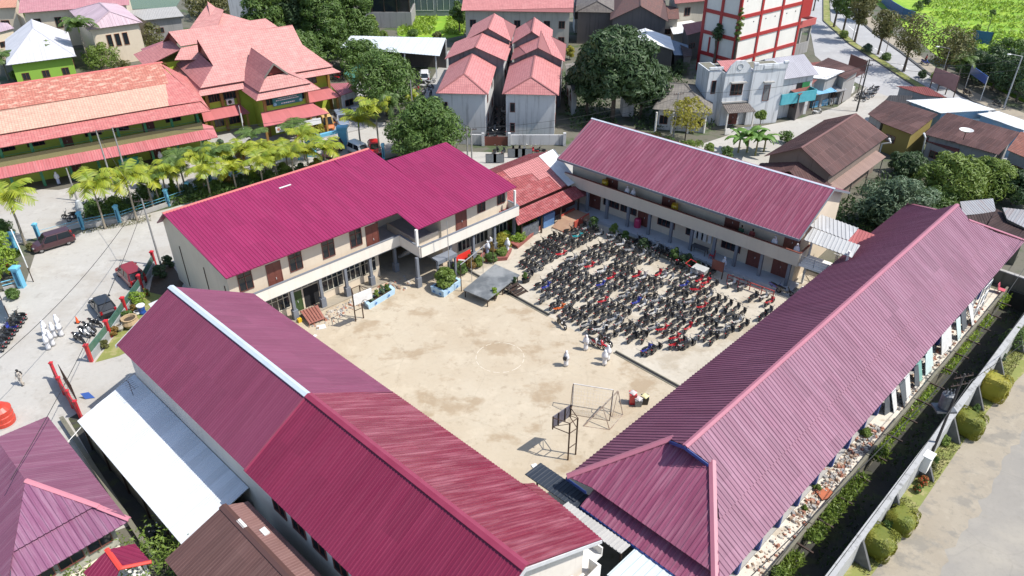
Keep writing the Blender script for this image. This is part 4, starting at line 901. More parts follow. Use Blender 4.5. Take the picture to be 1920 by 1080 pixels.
# planters
pblue = plain('planter_blue', (.40,.58,.72), (.35,.5,.62), 2, .6); pmot = plain('planter_motif', (.05,.18,.45), (.04,.14,.36), 3)
def planter(label, fr, pts, h, mat, motif=True, soil=True):
    t = thing('planter', label, 'planter', fr(pts[0][0], pts[0][1], 0)); m = MB(fr); n = len(pts); cx = sum(p[0] for p in pts)/n; cy = sum(p[1] for p in pts)/n
    inn = [(cx+(p[0]-cx)*.86, cy+(p[1]-cy)*.86) for p in pts]; out = [(cx+(p[0]-cx)*1.06, cy+(p[1]-cy)*1.06) for p in pts]
    for i in range(n):
        j = (i+1) % n
        m.face([(*pts[i],0),(*pts[j],0),(*out[j],h),(*out[i],h)]); m.face([(*out[i],h),(*out[j],h),(*inn[j],h),(*inn[i],h)]); m.face([(*inn[i],h),(*inn[j],h),(*inn[j],h-.15),(*inn[i],h-.15)])
    m.build('box', mat, t); m = MB(fr); m.face([(*p,h-.12) for p in inn]); m.build('soil', plain('soil', (.08,.055,.035), (.05,.035,.02), 4), t)
    if motif:
        m = MB(fr)
        for i in range(n):
            j = (i+1) % n; a, b = Vector((*pts[i],0)), Vector((*pts[j],0)); L_ = (b-a).length
            if L_ < 1: continue
            d = (b-a)/L_; nn = Vector((d.y,-d.x,0)); 
            if nn.dot(a+(b-a)*.5-Vector((cx,cy,0))) < 0: nn = -nn
            for f in (.25,.75):
                c = a + d*L_*f + nn*.09; m.face([c+Vector((0,0,.15)), c+d*.17+Vector((0,0,.32))+nn*.02, c+Vector((0,0,.49))+nn*.03, c-d*.17+Vector((0,0,.32))+nn*.02])
        m.build('motif', pmot, t)
    return t
planter('long white and blue planter box behind the far basketball hoop', N, [(11.0,-3.3),(14.4,-2.75),(14.5,-1.9),(11.1,-2.4)], .6, pblue)
for k in range(4): shrub(['pale green leafy plant in the long blue planter, end nearest the hoop','yellowish low plant, second in the long blue planter','bushy pale plant, third in the long blue planter','tall wispy plant at the porch end of the long blue planter'][k], N(11.6+k*.75,-2.75+k*.13,.5), .7+.2*(k%3), .8, ['grey','light','grey','mid'][k], 90, 5, .12)
planter('wide pale blue planter with diamond motifs at the porch corner', N, [(17.3,-5.0),(17.6,-6.6),(20.2,-6.1),(20.0,-4.7)], .75, pblue)
shrub('big feathery fern palm bursting from the wide pale blue planter', N(18.7,-5.6,.6), 1.9, 2.9, 'light', 330, 9, .3, name='fern_palm')
red_brick = plain('red_bed_wall', (.30,.10,.08), (.22,.07,.06), 3)
planter('brick red flower bed nearest the grey stage', N, [(24.5,-3.9),(27.0,-5.6),(28.6,-4.6),(26.2,-2.9)], .45, red_brick, False)
planter('brick red flower bed in front of the canteen, long and low', N, [(29.6,-4.6),(36.5,-2.6),(36.5,-1.2),(29.6,-2.9)], .45, red_brick, False)
for i, (a, b, h, w, lf, lab) in enumerate(((25.6,-4.6,.9,1.5,'mid','blue green leafy bush in the bed nearest the stage'),(26.6,-3.6,1.5,1.0,'rust','narrow orange leaved croton at the end of the bed nearest the stage'),(27.2,-4.6,.8,1.2,'light','low bright green plant filling the bed nearest the stage'),
    (28.4,-3.2,1.4,2.4,'yellow','wide rounded golden yellow bush before the canteen netting'),(29.6,-2.6,1.3,1.3,'lime','bright lemon bush touching the golden bush'),(30.5,-3.6,.9,2.2,'lime','bright green ground bush at the near corner of the long red bed'),
    (31.2,-2.6,2.6,1.9,'mid','round headed small tree growing from a brown tub by the canteen'),(32.2,-2.6,1.6,1.2,'olive','small olive conical bush in the long red bed'),(33.0,-2.2,1.9,1.0,'rust','rusty narrow croton between conical bush and spiky plant'),
    (34.0,-2.0,2.4,1.8,'light','tall spiky leaved dracaena with pale flower in the long red bed'),(35.6,-1.6,2.4,1.9,'lime','pointed lime green cypress at far end of the long red bed'),(37.4,-1.0,1.9,1.9,'dark','dark round bush in the shade at the corner of the two blocks'),
    (21.6,-4.4,1.3,1.6,'mid','leafy bush behind the stage, nearest the red board'),(23.0,-4.2,1.5,1.7,'rust','reddish topped bush in the middle behind the stage'),(24.0,-4.5,1.1,1.2,'light','pale green bush behind the stage corner'))):
    shrub(lab, N(a,b,.05), h*1.15, w*1.3, lf, 210, 7, .16, shape='cone' if lf in ('rust','olive') or 'pointed' in lab else 'round')
for i, (px, lab) in enumerate((((927,560),'round green potted bush at the near corner of stage steps'),((965,540),'tall thin potted plant right of the stage steps'),((984,530),'leafy plant in black pot, farthest from the steps'))):
    p = G(*px); t = thing('plant_pot', ['black tub holding the round bush by the steps','black tub right of the steps','black pot farthest right of the stage'][i], 'plant pot', p); m = MB(); m.lathe((p.x,p.y,0), [(.22,0),(.32,.4),(.35,.42),(.35,.47),(.28,.47),(.26,.4)], 12); m.build('pot', blk, t); shrub(lab, p+Vector((0,0,.4)), [1.0,1.0,.9][i], [1.1,.6,.8][i], ['lime','dark','mid'][i], 130, 5, .13)
# round brown tub, red board, table, bins
t = thing('plant_tub', 'brown wooden tub under the small canteen tree', 'plant pot', N(31.2,-2.6,0)); m = MB(N); m.loft([[(30.8,-3.0,0),(31.6,-3.0,0),(31.6,-2.2,0),(30.8,-2.2,0)],[(30.7,-3.1,.8),(31.7,-3.1,.8),(31.7,-2.1,.8),(30.7,-2.1,.8)]]); m.build('box', plain('brown_tub', (.33,.19,.13), (.25,.14,.1), 3), t)
t = thing('notice_board', 'bright red slanted board with white strip under the balcony', 'board', N(22.6,-3.5,0)); m = MB(N); m.loft([[(21.3,-3.9,.35),(23.6,-3.75,.35),(23.6,-3.7,.35),(21.3,-3.85,.35)],[(21.3,-3.8,1.9),(23.6,-3.65,1.9),(23.6,-3.6,1.9),(21.3,-3.75,1.9)]]); m.build('panel', paint('board_red', (.62,.03,.02), .5, 0), t)
m = MB(N); m.bx(21.5,21.6,-3.78,-3.7,0,.4); m.bx(23.3,23.4,-3.64,-3.56,0,.4); m.build('leg_frame', steel, t); m = MB(N); m.loft([[(21.7,-3.96,1.45),(22.7,-3.9,.95),(22.7,-3.86,.95),(21.7,-3.92,1.45)],[(21.7,-3.96,1.6),(22.7,-3.9,1.1),(22.7,-3.86,1.1),(21.7,-3.92,1.6)]]); m.build('strip', whitep, t)
t = thing('broken_table', 'collapsed reddish wooden desk frame lying in the rubble by the colonnade', 'table', N(6.4,-1.0,0)); pw = plain('red_timber', (.30,.12,.09), (.22,.08,.06), 3)
m = MB(N); m.loft([[(5.5,.0,.75),(7.3,-.1,.65),(7.3,-.1,.6),(5.5,.0,.7)],[(5.3,-1.9,.35),(6.9,-2.0,.3),(6.9,-2.0,.25),(5.3,-1.9,.3)]]); m.build('top', pw, t)
m = MB(N)
for k in range(6): m.tube((5.5+k*.3,.0,.8),(5.3+k*.28,-1.9,.42),.03,.03,5)
for q in (((5.5,0,.75),(5.6,.1,0)),((7.3,-.1,.7),(7.4,0,0)),((5.3,-1.9,.35),(5.2,-1.95,0)),((6.9,-2,.3),(7.1,-2.1,0))): m.tube(*q,.035,.035,5)
m.build('slats', pw, t)
t = thing('plastic_canister', 'small yellow canister beside the broken desk', 'canister', N(5.0,-.5,0)); m = MB(N); m.bx(4.85,5.2,-.7,-.4,0,.4); m.tube((5.0,-.55,.4),(5.0,-.55,.48),.05,.05,6); m.build('body', paint('canister_yellow', (.65,.42,.02), .4), t)
for i, (px, rz, kind) in enumerate((((1065,862),-38,'near'),((672,603),140,'far'))):
    p = (G(1064.9,863.3)+G(1079,851.5))/2 if i == 0 else (G(667,603)+G(682,596))/2
    w = .42; fr = Frame(p, 45+90 if i == 0 else 43-90)      # a' forward to the board, b' across
    t = thing('basketball_hoop', ['rusty twin post basketball hoop seen from behind, near the purple hall','white board basketball hoop on dark frame by the far planter'][i], 'basketball hoop', p, 'basketball hoops')
    A = fr; hh = 3.7
    fw = Frame(p, 45+88 if i == 0 else -50)
    m = MB(fw)
    for s in (-w, w): m.tube((0,s,0),(0,s,hh),.06,.06,8); m.tube((0,s,hh),(1.25,s*2.1,hh),.035,.035,6); m.tube((0,s,hh-1.0),(1.25,s*2.1,hh-.9),.035,.035,6); m.tube((0,s,hh-.05),(1.25,s*2.1,hh-.85),.025,.025,5)
    for z in (hh, hh-1.0, 1.2): m.tube((0,-w,z),(0,w,z),.035,.035,6)
    m.build('frame', plain('rusty_steel', (.10,.055,.035), (.06,.035,.025), 3, .7, .3), t)
    m = MB(fw); m.bx(1.22,1.27,-.95,.95,hh-1.0,hh+.15); m.build('backboard', [plain('bare_board_back', (.10,.09,.12), (.16,.15,.17), 2), whitep][i], t)
    m = MB(fw)
    for s in (-.95,-.35,.35,.95): m.bx(1.15,1.22,s-.04,s+.04,hh-1.05,hh+.2)
    m.build('ribs', steel, t)
    m = MB(fw); m.torus((1.55,0,hh-.75), (0,0,1), .225, .02, 16, 5); m.build('rim', steel, t)
# goals
netm = plain('net_cord', (.55,.53,.5), rough=.9)
def goal(label, p, deg, w=3.0, h=2.0, d=1.0):
    fr = Frame(p, deg); t = thing('goal', label, 'goal', p, 'futsal goals'); m = MB(fr)
    m.path([(0,0,0),(0,0,h),(w,0,h),(w,0,0)], .045, 8); m.build('frame', plain('white_pipe', (.62,.61,.58), (.5,.45,.4), 3), t)
    m = MB(fr); m.path([(0,0,h),(0,-d*.35,h),(0,-d,0),(w,-d,0),(w,-d*.35,h),(w,0,h)], .03, 6); m.path([(0,0,.02),(0,-d,.02)], .03, 6); m.path([(w,0,.02),(w,-d,.02)], .03, 6); m.build('stay', plain('rusty_steel', (.1,.055,.035)), t)
    m = MB(fr)
    for k in range(1,13): x = w*k/13; m.path([(x,-d*.35,h),(x,-d,.0)], .006, 3)
    for k in range(8): f = k/8; m.path([(0,-d*.35-d*.65*f,h*(1-f)),(w,-d*.35-d*.65*f,h*(1-f))], .006, 3)
    m.build('net', netm, t)
goal('white pipe goal standing upright on the court, farther from camera', G(1073,760), -14, 3.2, 2.3, 1.1)
t = thing('goal', 'rusty goal frame leaning over beside the twin post hoop', 'goal', G(1130,800), 'futsal goals')
m = MB(); a = G(1148,782); b_ = G(1168,778); q0 = G(1143,806); q1 = G(1094,799); up = Vector((0,0,2.3))
m.path([q1, G(1159,733,1.9)], .06, 8, raw=True); m.path([G(1159,733,1.9), b_], .04, 6, raw=True); m.path([G(1159,733,1.9), a], .03, 6, raw=True); m.path([q0, G(1130,762,1.7)], .04, 6, raw=True); m.path([q1, q0], .04, 6, raw=True); m.path([q0, b_], .04, 6, raw=True); m.path([a, b_], .03, 6, raw=True)
m.build('frame', plain('worn_pipe', (.42,.36,.30), (.2,.12,.08), 2), t)
m = MB()
for k in range(10): f = k/9; m.path([G(1159,733,1.9)*(1-f)+G(1130,762,1.7)*f, b_*(1-f)+q0*f], .006, 3, raw=True)
m.build('net', netm, t)
for i, (px, c, lab, lid) in enumerate((((1185,756),'red','tall red bin with pale top against the hall',None),((1196,760),'grey','short grey bin between the red and yellow topped bins',None),((1208,756),'blk','dark bin with cream yellow lid touching the purple eave',(.75,.68,.35)))):
    p = G(*px); t = thing('rubbish_bin', lab, 'bin', p); m = MB(); h = [1.1,.7,.75][i]; m.loft([[(p.x-.24,p.y-.24,0),(p.x+.24,p.y-.24,0),(p.x+.24,p.y+.24,0),(p.x-.24,p.y+.24,0)],[(p.x-.3,p.y-.3,h),(p.x+.3,p.y-.3,h),(p.x+.3,p.y+.3,h),(p.x-.3,p.y+.3,h)]])
    m.build('body', [paint('bin_red', (.5,.02,.03), .4), plain('bin_grey', (.25,.26,.26)), blk][i], t); m = MB(); m.lathe((p.x,p.y,h), [(.36,0),(.36,.06),(.2,.14),(.02,.16)], 4); m.build('lid', plain('lid_%d' % i, lid or (.55,.5,.48)), t)
# rubble along the colonnade and at the wing corner: nobody could count it
def debris(name, label, fr, ab, n, smin, smax, cols, seed):
    r = random.Random(seed); m = MB(fr)
    a0, a1, b0, b1 = ab
    for _ in range(n):
        a, b = r.uniform(a0,a1), r.gauss((b0+b1)/2, (b1-b0)/4); s = smin*(smax/smin)**(r.random()**1.6); h = s*r.uniform(.4,.8); rz = r.uniform(0,3.14)
        c, sn = math.cos(rz), math.sin(rz); pt = lambda x, y: (a+x*c-y*sn, b+x*sn+y*c)
        lo = [pt(-s*.5,-s*.35), pt(s*.5,-s*.4), pt(s*.45,s*.35), pt(-s*.5,s*.4)]; hi = [pt(-s*.3,-s*.25), pt(s*.4,-s*.2), pt(s*.3,s*.25), pt(-s*.35,s*.2)]
        m.loft([[(x,y,0) for x,y in lo],[(x,y,h*r.uniform(.7,1)) for x,y in hi]], r.randrange(len(cols)))
    o = m.build(name, cols); tag(o, label, 'rubble', kind='stuff'); return o
stone = [plain('stone_pale', (.50,.46,.40)), plain('stone_brown', (.33,.23,.16)), plain('stone_grey', (.30,.29,.28)), plain('brick_bit', (.38,.17,.11))]
debris('rubble', 'broken stones and plaster along the colonnade edge', N, (5.5,17.0,-2.6,-.6), 420, .06, .38, stone, 3)
debris('rubble', 'broken stones at the end of the crimson wing', L, (31.5,33.5,6.8,10.0), 130, .08, .5, stone, 4)
for i, (px, rz, w, lab) in enumerate((((602,614),20,.9,'flat white slab lying near the far hoop'),((590,631),70,.4,'small white scrap on the court near crimson roof'),((1002,874),30,.45,'white paper scrap by the corner of the purple hall'))):
    p = G(*px); f = Frame(p, rz); m = MB(f); m.prism([(-w/2,-w/3),(w/2,-w/2.6),(w*.45,w/3),(-w*.4,w/2.5)], .02, .08); solo(m, 'slab' if i == 0 else 'scrap', whitep, lab, 'debris')
# long blue shaded trough / benches along the veranda of the north east block
for i, (a0, a1, b, lab) in enumerate(((8.6,12.4,-1.0,'long planting bed with dark kerb below the veranda, left part'),(15.2,21.5,-1.3,'long planting bed with dark kerb below the veranda, right part'))):
    planter(lab, Q, [(a0,b-.45),(a1,b-.45),(a1,b+.45),(a0,b+.45)], .4, m_moss, False)
for i, (a, b, h, w, lf, lab) in enumerate(((6.6,-1.6,2.0,1.7,'mid','round green bush left of the veranda beds'),(10.6,-1.2,1.4,1.2,'mid','small green bush in the left veranda bed'),(9.0,-1.0,1.6,1.4,'light','light green bush beside the first veranda column'),(13.4,-1.8,1.7,2.0,'dark','dark leafy bush between the two veranda beds'),(17.2,-1.6,2.0,1.6,'mid','tall green bush in the right veranda bed'),(18.6,-1.5,1.5,2.2,'dark','wide dark bush in the right veranda bed'),(19.8,-1.6,1.2,1.2,'mid','low bush at the end of the right veranda bed'))):
    shrub(lab, Q(a,b,.05), h, w, lf, 150, 6, .15)
t = thing('signboard', 'red topped notice stand by the veranda near the bikes', 'sign', Q(22.0,-1.4,0)); m = MB(Q); m.bx(21.4,22.7,-1.5,-1.42,.9,2.0); m.build('panel', brownp, t); m = MB(Q); m.bx(21.4,21.5,-1.42,-1.34,0,2.0); m.bx(22.6,22.7,-1.42,-1.34,0,2.0); m.build('post_frame', steel, t)
t = thing('handcart', 'grey and red wheeled cart parked beside the notice stand', 'cart', Q(20.6,-2.4,0)); m = MB(Q); m.loft([[(20.0,-2.9,.5),(21.3,-2.9,.5),(21.3,-2.0,.5),(20.0,-2.0,.5)],[(19.9,-3.0,1.1),(21.4,-3.0,1.1),(21.4,-1.9,1.1),(19.9,-1.9,1.1)]]); m.build('tray', plain('cart_grey', (.45,.45,.43), (.35,.35,.33), 3), t)
m = MB(Q); m.path([(19.9,-3,1.15),(19.2,-3,1.3),(19.2,-1.9,1.3),(19.9,-1.9,1.15)], .04); m.build('handle', paint('cart_red', (.45,.03,.03)), t); m = MB(Q); m.torus((20.7,-3.02,.3), tuple(Q.n), .24, .05, 14, 6); m.build('wheel', tyre, t); m = MB(Q); m.torus((20.7,-1.88,.3), tuple(Q.n), .24, .05, 14, 6); m.build('wheel', tyre, t)
t = thing('ramp_platform', 'low concrete ramp with orange red sides at the inner corner of the yard', 'ramp', Q(3.8,-1.8,0)); m = MB(Q); m.loft([[(2.6,-4.2,0),(4.6,-4.2,0),(4.6,-4.2,.15),(2.6,-4.2,.15)],[(2.6,-2.6,0),(4.6,-2.6,0),(4.6,-2.6,.8),(2.6,-2.6,.8)],[(2.8,.1,0),(4.8,.1,0),(4.8,.1,.8),(2.8,.1,.8)]]); m.build('deck', plain('ramp_top', (.40,.26,.17), (.34,.2,.13), 2), t); m = MB(Q)
for a in (2.5,4.6): m.bx(a,a+.12,-2.7,.1,0,.95)
m.build('side_wall', plain('ramp_red', (.45,.08,.05), (.36,.06,.04), 2), t)
t = thing('low_rail', 'long low red rail with supports along the kerb before the veranda', 'rail', Q(25.6,-1.2,0)); m = MB(Q); m.path([(23.3,-1.5,.9),(28.2,-1.3,.9)], .06, 6); m.path([(23.3,-1.5,.5),(28.2,-1.3,.5)], .04, 6)
for k in range(5): a = 23.3+k*1.22; m.path([(a,-1.5+k*.05,0),(a,-1.5+k*.05,.95)], .05, 6)
m.build('rail', plain('rail_red', (.42,.06,.05), (.3,.05,.04), 2), t)
for i, (a, lab) in enumerate(((7.6,'yellow drum on the upper balcony, left of the two'),(14.4,'yellow drum on the upper balcony, right of the two'))):
    p = Q(a-2.2 if i == 0 else a+.2, 1.9, 3.45); t = thing('water_drum', lab, 'drum', p); m = MB(); m.lathe(tuple(p), [(.35,0),(.38,.1),(.38,1.05),(.33,1.2),(.36,1.22),(.36,1.3),(.02,1.34)], 14); m.build('body', paint('drum_yellow', (.55,.36,.01), .45), t)
t = thing('water_dispenser', 'pink round tub on a stand on the veranda', 'tub', Q(11.0,1.9,.38)); p = Q(10.2,1.9,.38); m = MB(); m.lathe(tuple(p), [(.4,0),(.42,.3),(.42,.9),(.3,1.05),(.02,1.1)], 14); m.build('body', paint('tub_pink', (.45,.03,.10), .45), t)
# stacks of tables on the veranda and red plastic chairs
t = thing('desk', 'dark school desk on the veranda beside the white panels', 'desk', Q(18.9,1.2,.38)); m = MB(Q); m.bx(17.6,19.4,.9,1.7,1.08,1.14); m.build('top', plain('desk_dark', (.05,.05,.06), (.08,.08,.09), 2, .3), t); m = MB(Q)
for a in (17.7,19.3):
    for b in (1.0,1.6): m.bx(a-.03,a+.03,b-.03,b+.03,.38,1.08)
m.build('leg_frame', steel, t)
cred = paint('chair_red', (.5,.02,.025), .4)
t = thing('plastic_chair', 'red plastic chair on the veranda beside the dark desk', 'chair', Q(20.1,1.1,.38)); m = MB(Q); m.bx(19.85,20.35,.85,1.35,.8,.86); m.build('seat', cred, t); m = MB(Q); m.loft([[(19.87,1.3,.86),(20.33,1.3,.86),(20.33,1.36,.86),(19.87,1.36,.86)],[(19.9,1.42,1.3),(20.3,1.42,1.3),(20.3,1.46,1.3),(19.9,1.46,1.3)]]); m.build('backrest', cred, t)
for a in (19.88,20.32):
    for b in (.88,1.32): m = MB(Q); m.tube((a,b,.38),(a,b,.82),.03,.03,6); m.build('leg', cred, t)
# ------- motorcycles, nose to tail in rows
rows_l = ['the row nearest the drain','the second row from the drain','the third row from the drain','the fourth row from the drain','the fifth row from the drain','the sixth row from the drain','the seventh row from the drain','the eighth row from the drain','the last row before the veranda']
seatred = plain('seat_red', (.25,.02,.03)); PRO = {}
for nm, c, st in (('black',(.018,.018,.02),None),('dark_grey',(.07,.075,.08),None),('silver',(.33,.34,.35),None),('white',(.62,.62,.60),None),('red',(.50,.015,.03),None),('blue',(.03,.05,.32),None),('teal',(.02,.32,.36),None),('orange',(.6,.12,.02),None),('green',(.02,.2,.08),None)):
    PRO[nm] = bike_proto(nm, c, st)
used = set()
def put_bike(nm, p, rz, label, group):
    o = PRO[nm] if nm not in used else copy_tree(PRO[nm]); used.add(nm)
    place(o, p, rz, rnd.uniform(.9,1.0), label, group); return o
NM = dict(black='black', dark_grey='dark grey', silver='silver grey', white='white', red='red', blue='blue', teal='turquoise', orange='orange', green='green')
def pick(r):
    x = r.random(); 
    for k, v in (('black',.56),('dark_grey',.72),('silver',.82),('white',.90),('red',.972),('blue',.984),('teal',.989),('orange',.996)):
        if x < v: return k
    return 'green'
def inside(a, b):
    poly = [(44.9,34.0),(46.6,43.8),(53.9,45.0),(60.6,44.6),(63.8,40.2),(62.8,33.0),(58.8,30.2),(59.6,27.4),(56.6,25.4),(52.5,26.0),(49.8,27.2),(48.2,30.2),(46.0,30.6),(45.0,33.4)]
    c = False
    for i in range(len(poly)):
        (x1,y1),(x2,y2) = poly[i], poly[i-1]
        if (y1 > b) != (y2 > b) and a < (x2-x1)*(b-y1)/(y2-y1)+x1: c = not c
    return c
G1 = 'motorcycles parked in rows in the courtyard'
cnt = 0
for i in range(9):
    a = 46.0 + i*2.0; b = 25.2 + rnd.uniform(0,.3)
    while b < 45.4:
        aa = a + rnd.uniform(-.28,.28); bb = b
        gap = (57.4 < aa < 61.0 and 36.9 < bb < 38.4) or (44 < aa < 46.2 and 31.5 < bb < 33) or (rnd.random() < .06)
        if inside(aa, bb) and not gap:
            k = pick(rnd); put_bike(k, S(aa,bb,.01), R(45)+rnd.gauss(0,.13), '%s motorcycle parked in %s of the dense courtyard block' % (NM[k], rows_l[i]), G1); cnt += 1
        b += rnd.uniform(.64,.82)
G2 = 'motorcycles in the smaller block by the flower beds'
for i in range(6):
    a = 49.9 + i*2.05; b = 46.0 + (.3 if i > 0 else 0)
    while b < [48.6,49.4,49.6,50.0,49.6,48.8][i]:
        k = pick(rnd); k = 'black' if k in ('red','teal','white','blue') else k
        if i == 2 and b < 46.4: k = 'red'
        if i == 4 and 47.2 < b < 47.9: k = 'teal'
        if i == 0 and b > 48.0: k = 'blue'
        put_bike(k, S(a+rnd.uniform(-.25,.25),b,.01), R(45)+rnd.gauss(0,.12), '%s motorcycle in the smaller block by the flower beds, %s from the stage' % (NM[k], ['nearest row','second row','third row','fourth row','fifth row','last row'][i]), G2); cnt += 1
        b += rnd.uniform(.58,.72)
for px, k, dz, lab in (((995,523),'black',70,'lone black motorcycle parked crosswise beside the potted plants'),((1053,612),'black',-60,'lone black motorcycle facing away at the outer edge of the dense block'),((1212,662),'blue',45,'blue and silver motorcycle standing apart at the court end'),((1221,664),'dark_grey',45,'dark grey motorcycle in the pair standing apart at the court end'),((1231,660),'black',45,'black motorcycle in the pair standing apart at the court end'),((1266,652),'red',35,'red motorcycle right of the pair at the court end'),((1282,652),'silver',40,'silver motorcycle right of the red one at the court end'),((1187,640),'black',42,'black motorcycle alone between dense block and the drain'),
    ((1112,648),'white',-40,'white motorcycle turned sideways behind walking students'),((1122,652),'red',-35,'red motorcycle turned sideways behind walking students'),((1135,645),'black',-50,'black motorcycle turned sideways behind walking students'),((1372,537),'white',40,'pale step through motorcycle standing alone in the shade edge'),((1392,543),'silver',40,'silver motorcycle standing alone in the shade edge'),((1412,563),'black',42,'black motorcycle alone in the sun right of the dense block'),((1432,562),'white',40,'white fronted motorcycle near the purple eave'),((1442,572),'red',40,'red motorcycle touching the purple eave'),((1430,598),'black',45,'black motorcycle half hidden by the purple eave'),((1440,590),'dark_grey',45,'dark grey motorcycle half hidden by the purple eave'),((1150,447),'white',20,'white motorcycle beside the red ramp'),((1455,545),'blue',-40,'blue motorcycle lying along the red rail'),((1470,552),'dark_grey',-30,'grey motorcycle at the far end of the red rail')):
    put_bike(k, G(*px)+Vector((0,0,.01)), R(dz), lab, None)

# ---------------------------------------------------------------- right hand boundary
rnd = random.Random(23)
t = thing('retaining_wall', 'low mossy retaining wall along the rubble yard beside the ditch', 'wall', S(50,10.2,0))
m = MB(S)
for k in range(21): m.bx(18+k*3,21+k*3-.02,10.16,10.36,-1.9,.28+.05*((k*7)%3))
m.build('wall', m_moss, t)
m = MB(S)
for k in range(16): a = 34+k*2.9; m.bx(a,a+.12,9.0,10.3,.1,.2)
m.build('outrigger', steel, t)
bw = thing('boundary_wall', 'long weathered white concrete wall with sloping buttresses beside the side road', 'wall', S(50,7,0))
m = MB(S); wst = wallm('weathered_white_wall', (.37,.37,.36), (.09,.09,.08), .95)
for k in range(11): m.bx(18+k*5.75,18+(k+1)*5.75-.03,6.85,7.15,-1.9,2.2)
m.build('wall', wst, bw)
m = MB(S); m.bx(18,81,6.8,7.25,2.2,2.34); m.build('coping', wst, bw)
for k in range(8):
    a = 38.3 + k*5.35
    m = MB(S); m.loft([[(a,6.95,0),(a+.22,6.95,0),(a+.22,5.75,0),(a,5.75,0)],[(a,6.95,2.1),(a+.22,6.95,2.1),(a+.22,6.8,2.1),(a,6.8,2.1)]]); m.build('buttress', plain('dark_concrete', (.13,.13,.13), (.08,.08,.08), 2), bw)
# ferns between retaining wall and ditch
def fern_strip(name, label, fr, a0, a1, b0, b1, n, leaf, h, seed, z=-.1, size=.16):
    r = random.Random(seed); m = MB(); 
    for _ in range(n):
        a = r.uniform(a0,a1); 
        if math.sin(a*1.3)+math.sin(a*.47+1) < -.9: continue
        o = fr(a, r.uniform(b0,b1), z + r.random()*h); d = Vector((r.uniform(-1,1),r.uniform(-1,1),r.uniform(0,1.2))).normalized(); q = d.orthogonal().normalized(); q.rotate(Matrix.Rotation(r.uniform(0,6.28),3,d)); s = size*r.uniform(.6,1.5)
        m.face([o-q*s*.18, o+d*s*.6-q*s*.3, o+d*s*1.4, o+d*s*.6+q*s*.3], 0, raw=True)
    return tag(m.build(name, LEAF[leaf]), label, 'plants', kind='stuff')
fern_strip('fern_growth', 'ferns growing on the ditch side of the retaining wall', S, 28, 50, 9.2, 10.1, 5200, 'light', .55, 5, -.35, .2)
fern_strip('weed_growth', 'mossy weeds along the ditch edge', S, 50, 80, 9.5, 10.1, 3200, 'lime', .35, 6, -.3, .16)
fern_strip('weed_growth', 'dark weeds in the ditch bottom', S, 28, 80, 7.2, 9.2, 1500, 'dark', .5, 8, -1.85, .2)
fern_strip('grass_growth', 'short grass on the verge', S, 30, 80, 5.7, 6.85, 6500, 'olive', .06, 9, .02, .10)
debris('rubble', 'long heap of broken bricks and stones on the pale yard', S, (38.5,52.0,10.5,11.7), 900, .06, .42, stone, 12)
debris('rubble', 'scattered broken stones at the near end of the pale yard', S, (33.0,38.5,10.4,11.6), 130, .05, .3, stone, 13)
debris('rubble', 'scattered stones and plaster beneath leaning sheets', S, (55,76,10.4,11.8), 420, .06, .4, stone, 14)
m = MB(Frame(S(42.3,10.75,0), 20)); m.prism([(-.6,-.4),(.6,-.35),(.5,.45),(-.5,.4)], .15, .2); solo(m, 'sheet_scrap', plain('orange_sheet', (.45,.12,.05), (.3,.1,.05), 3), 'orange rusty sheet lying on the brick heap', 'debris')
sheets = [(53.6,'dark'),(54.4,'white'),(55.6,'dark'),(56.6,'white'),(58.6,'dark'),(59.4,'green'),(61.0,'pale'),(61.9,'pale'),(65.0,'white'),(66.4,'white'),(68.2,'pale'),(70.0,'dark'),(71.5,'white')]
sm = dict(dark=plain('board_dark', (.10,.11,.12)), white=plain('board_white', (.66,.66,.64), (.5,.5,.48), 2), green=plain('board_green', (.22,.42,.36), (.16,.33,.29), 2), pale=plain('board_pale', (.52,.62,.60), (.45,.54,.52), 2))
ordn = ['first','second','third','fourth','fifth','sixth','seventh','eighth','ninth','tenth','eleventh','twelfth','last']
for i, (a, k) in enumerate(sheets):
    w = rnd.uniform(.7,1.3); m = MB(S); b0 = 10.7 + rnd.uniform(-.1,.3); tw = rnd.uniform(-.3,.3)
    m.loft([[(a,b0+tw,0),(a+w,b0,0),(a+w,b0+.05,0),(a,b0+tw+.05,0)],[(a+.1,b0+.75,1.9),(a+w+.1,b0+.7,1.9),(a+w+.1,b0+.75,1.9),(a+.1,b0+.8,1.9)]])
    solo(m, 'leaning_board', sm[k], '%s board leaning on the hall, %s from the brick heap end' % (dict(dark='dark grey',white='white',green='sea green',pale='pale greenish')[k], ordn[i]), 'board', 'boards leaning against the hall')
t = thing('steel_scaffold', 'white pipe scaffold standing under the far eave of the purple hall', 'scaffold', S(74,11.0,0)); m = MB(S)
for a in (72.6,73.8,75.0): m.path([(a,10.9,0),(a,10.9,3.6)], .05); m.path([(a,11.6,0),(a,11.6,3.6)], .05)
for z in (1.2,2.4,3.5): m.path([(72.6,10.9,z),(75.0,10.9,z)], .04)
m.path([(72.6,10.9,.2),(75,10.9,2.4)], .04); m.build('frame', whitep, t)
t = thing('plastic_chair', 'pink chair on the wall end at the top of the ditch', 'chair', S(79.5,10.4,0)); m = MB(S); m.bx(79.3,79.9,10.2,10.8,.4,.46); m.build('seat', paint('chair_pink', (.55,.12,.16), .4), t); m = MB(S); m.loft([[(79.3,10.75,.46),(79.9,10.75,.46),(79.9,10.82,.46),(79.3,10.82,.46)],[(79.3,10.9,1.0),(79.9,10.9,1.0),(79.9,10.95,1.0),(79.3,10.95,1.0)]]); m.build('backrest', paint('chair_pink', (.55,.12,.16)), t)
for a in (79.35,79.85):
    for b in (10.25,10.75): m = MB(S); m.tube((a,b,0),(a,b,.42),.03,.03,5); m.build('leg', paint('chair_pink', (.5,.1,.1)), t)
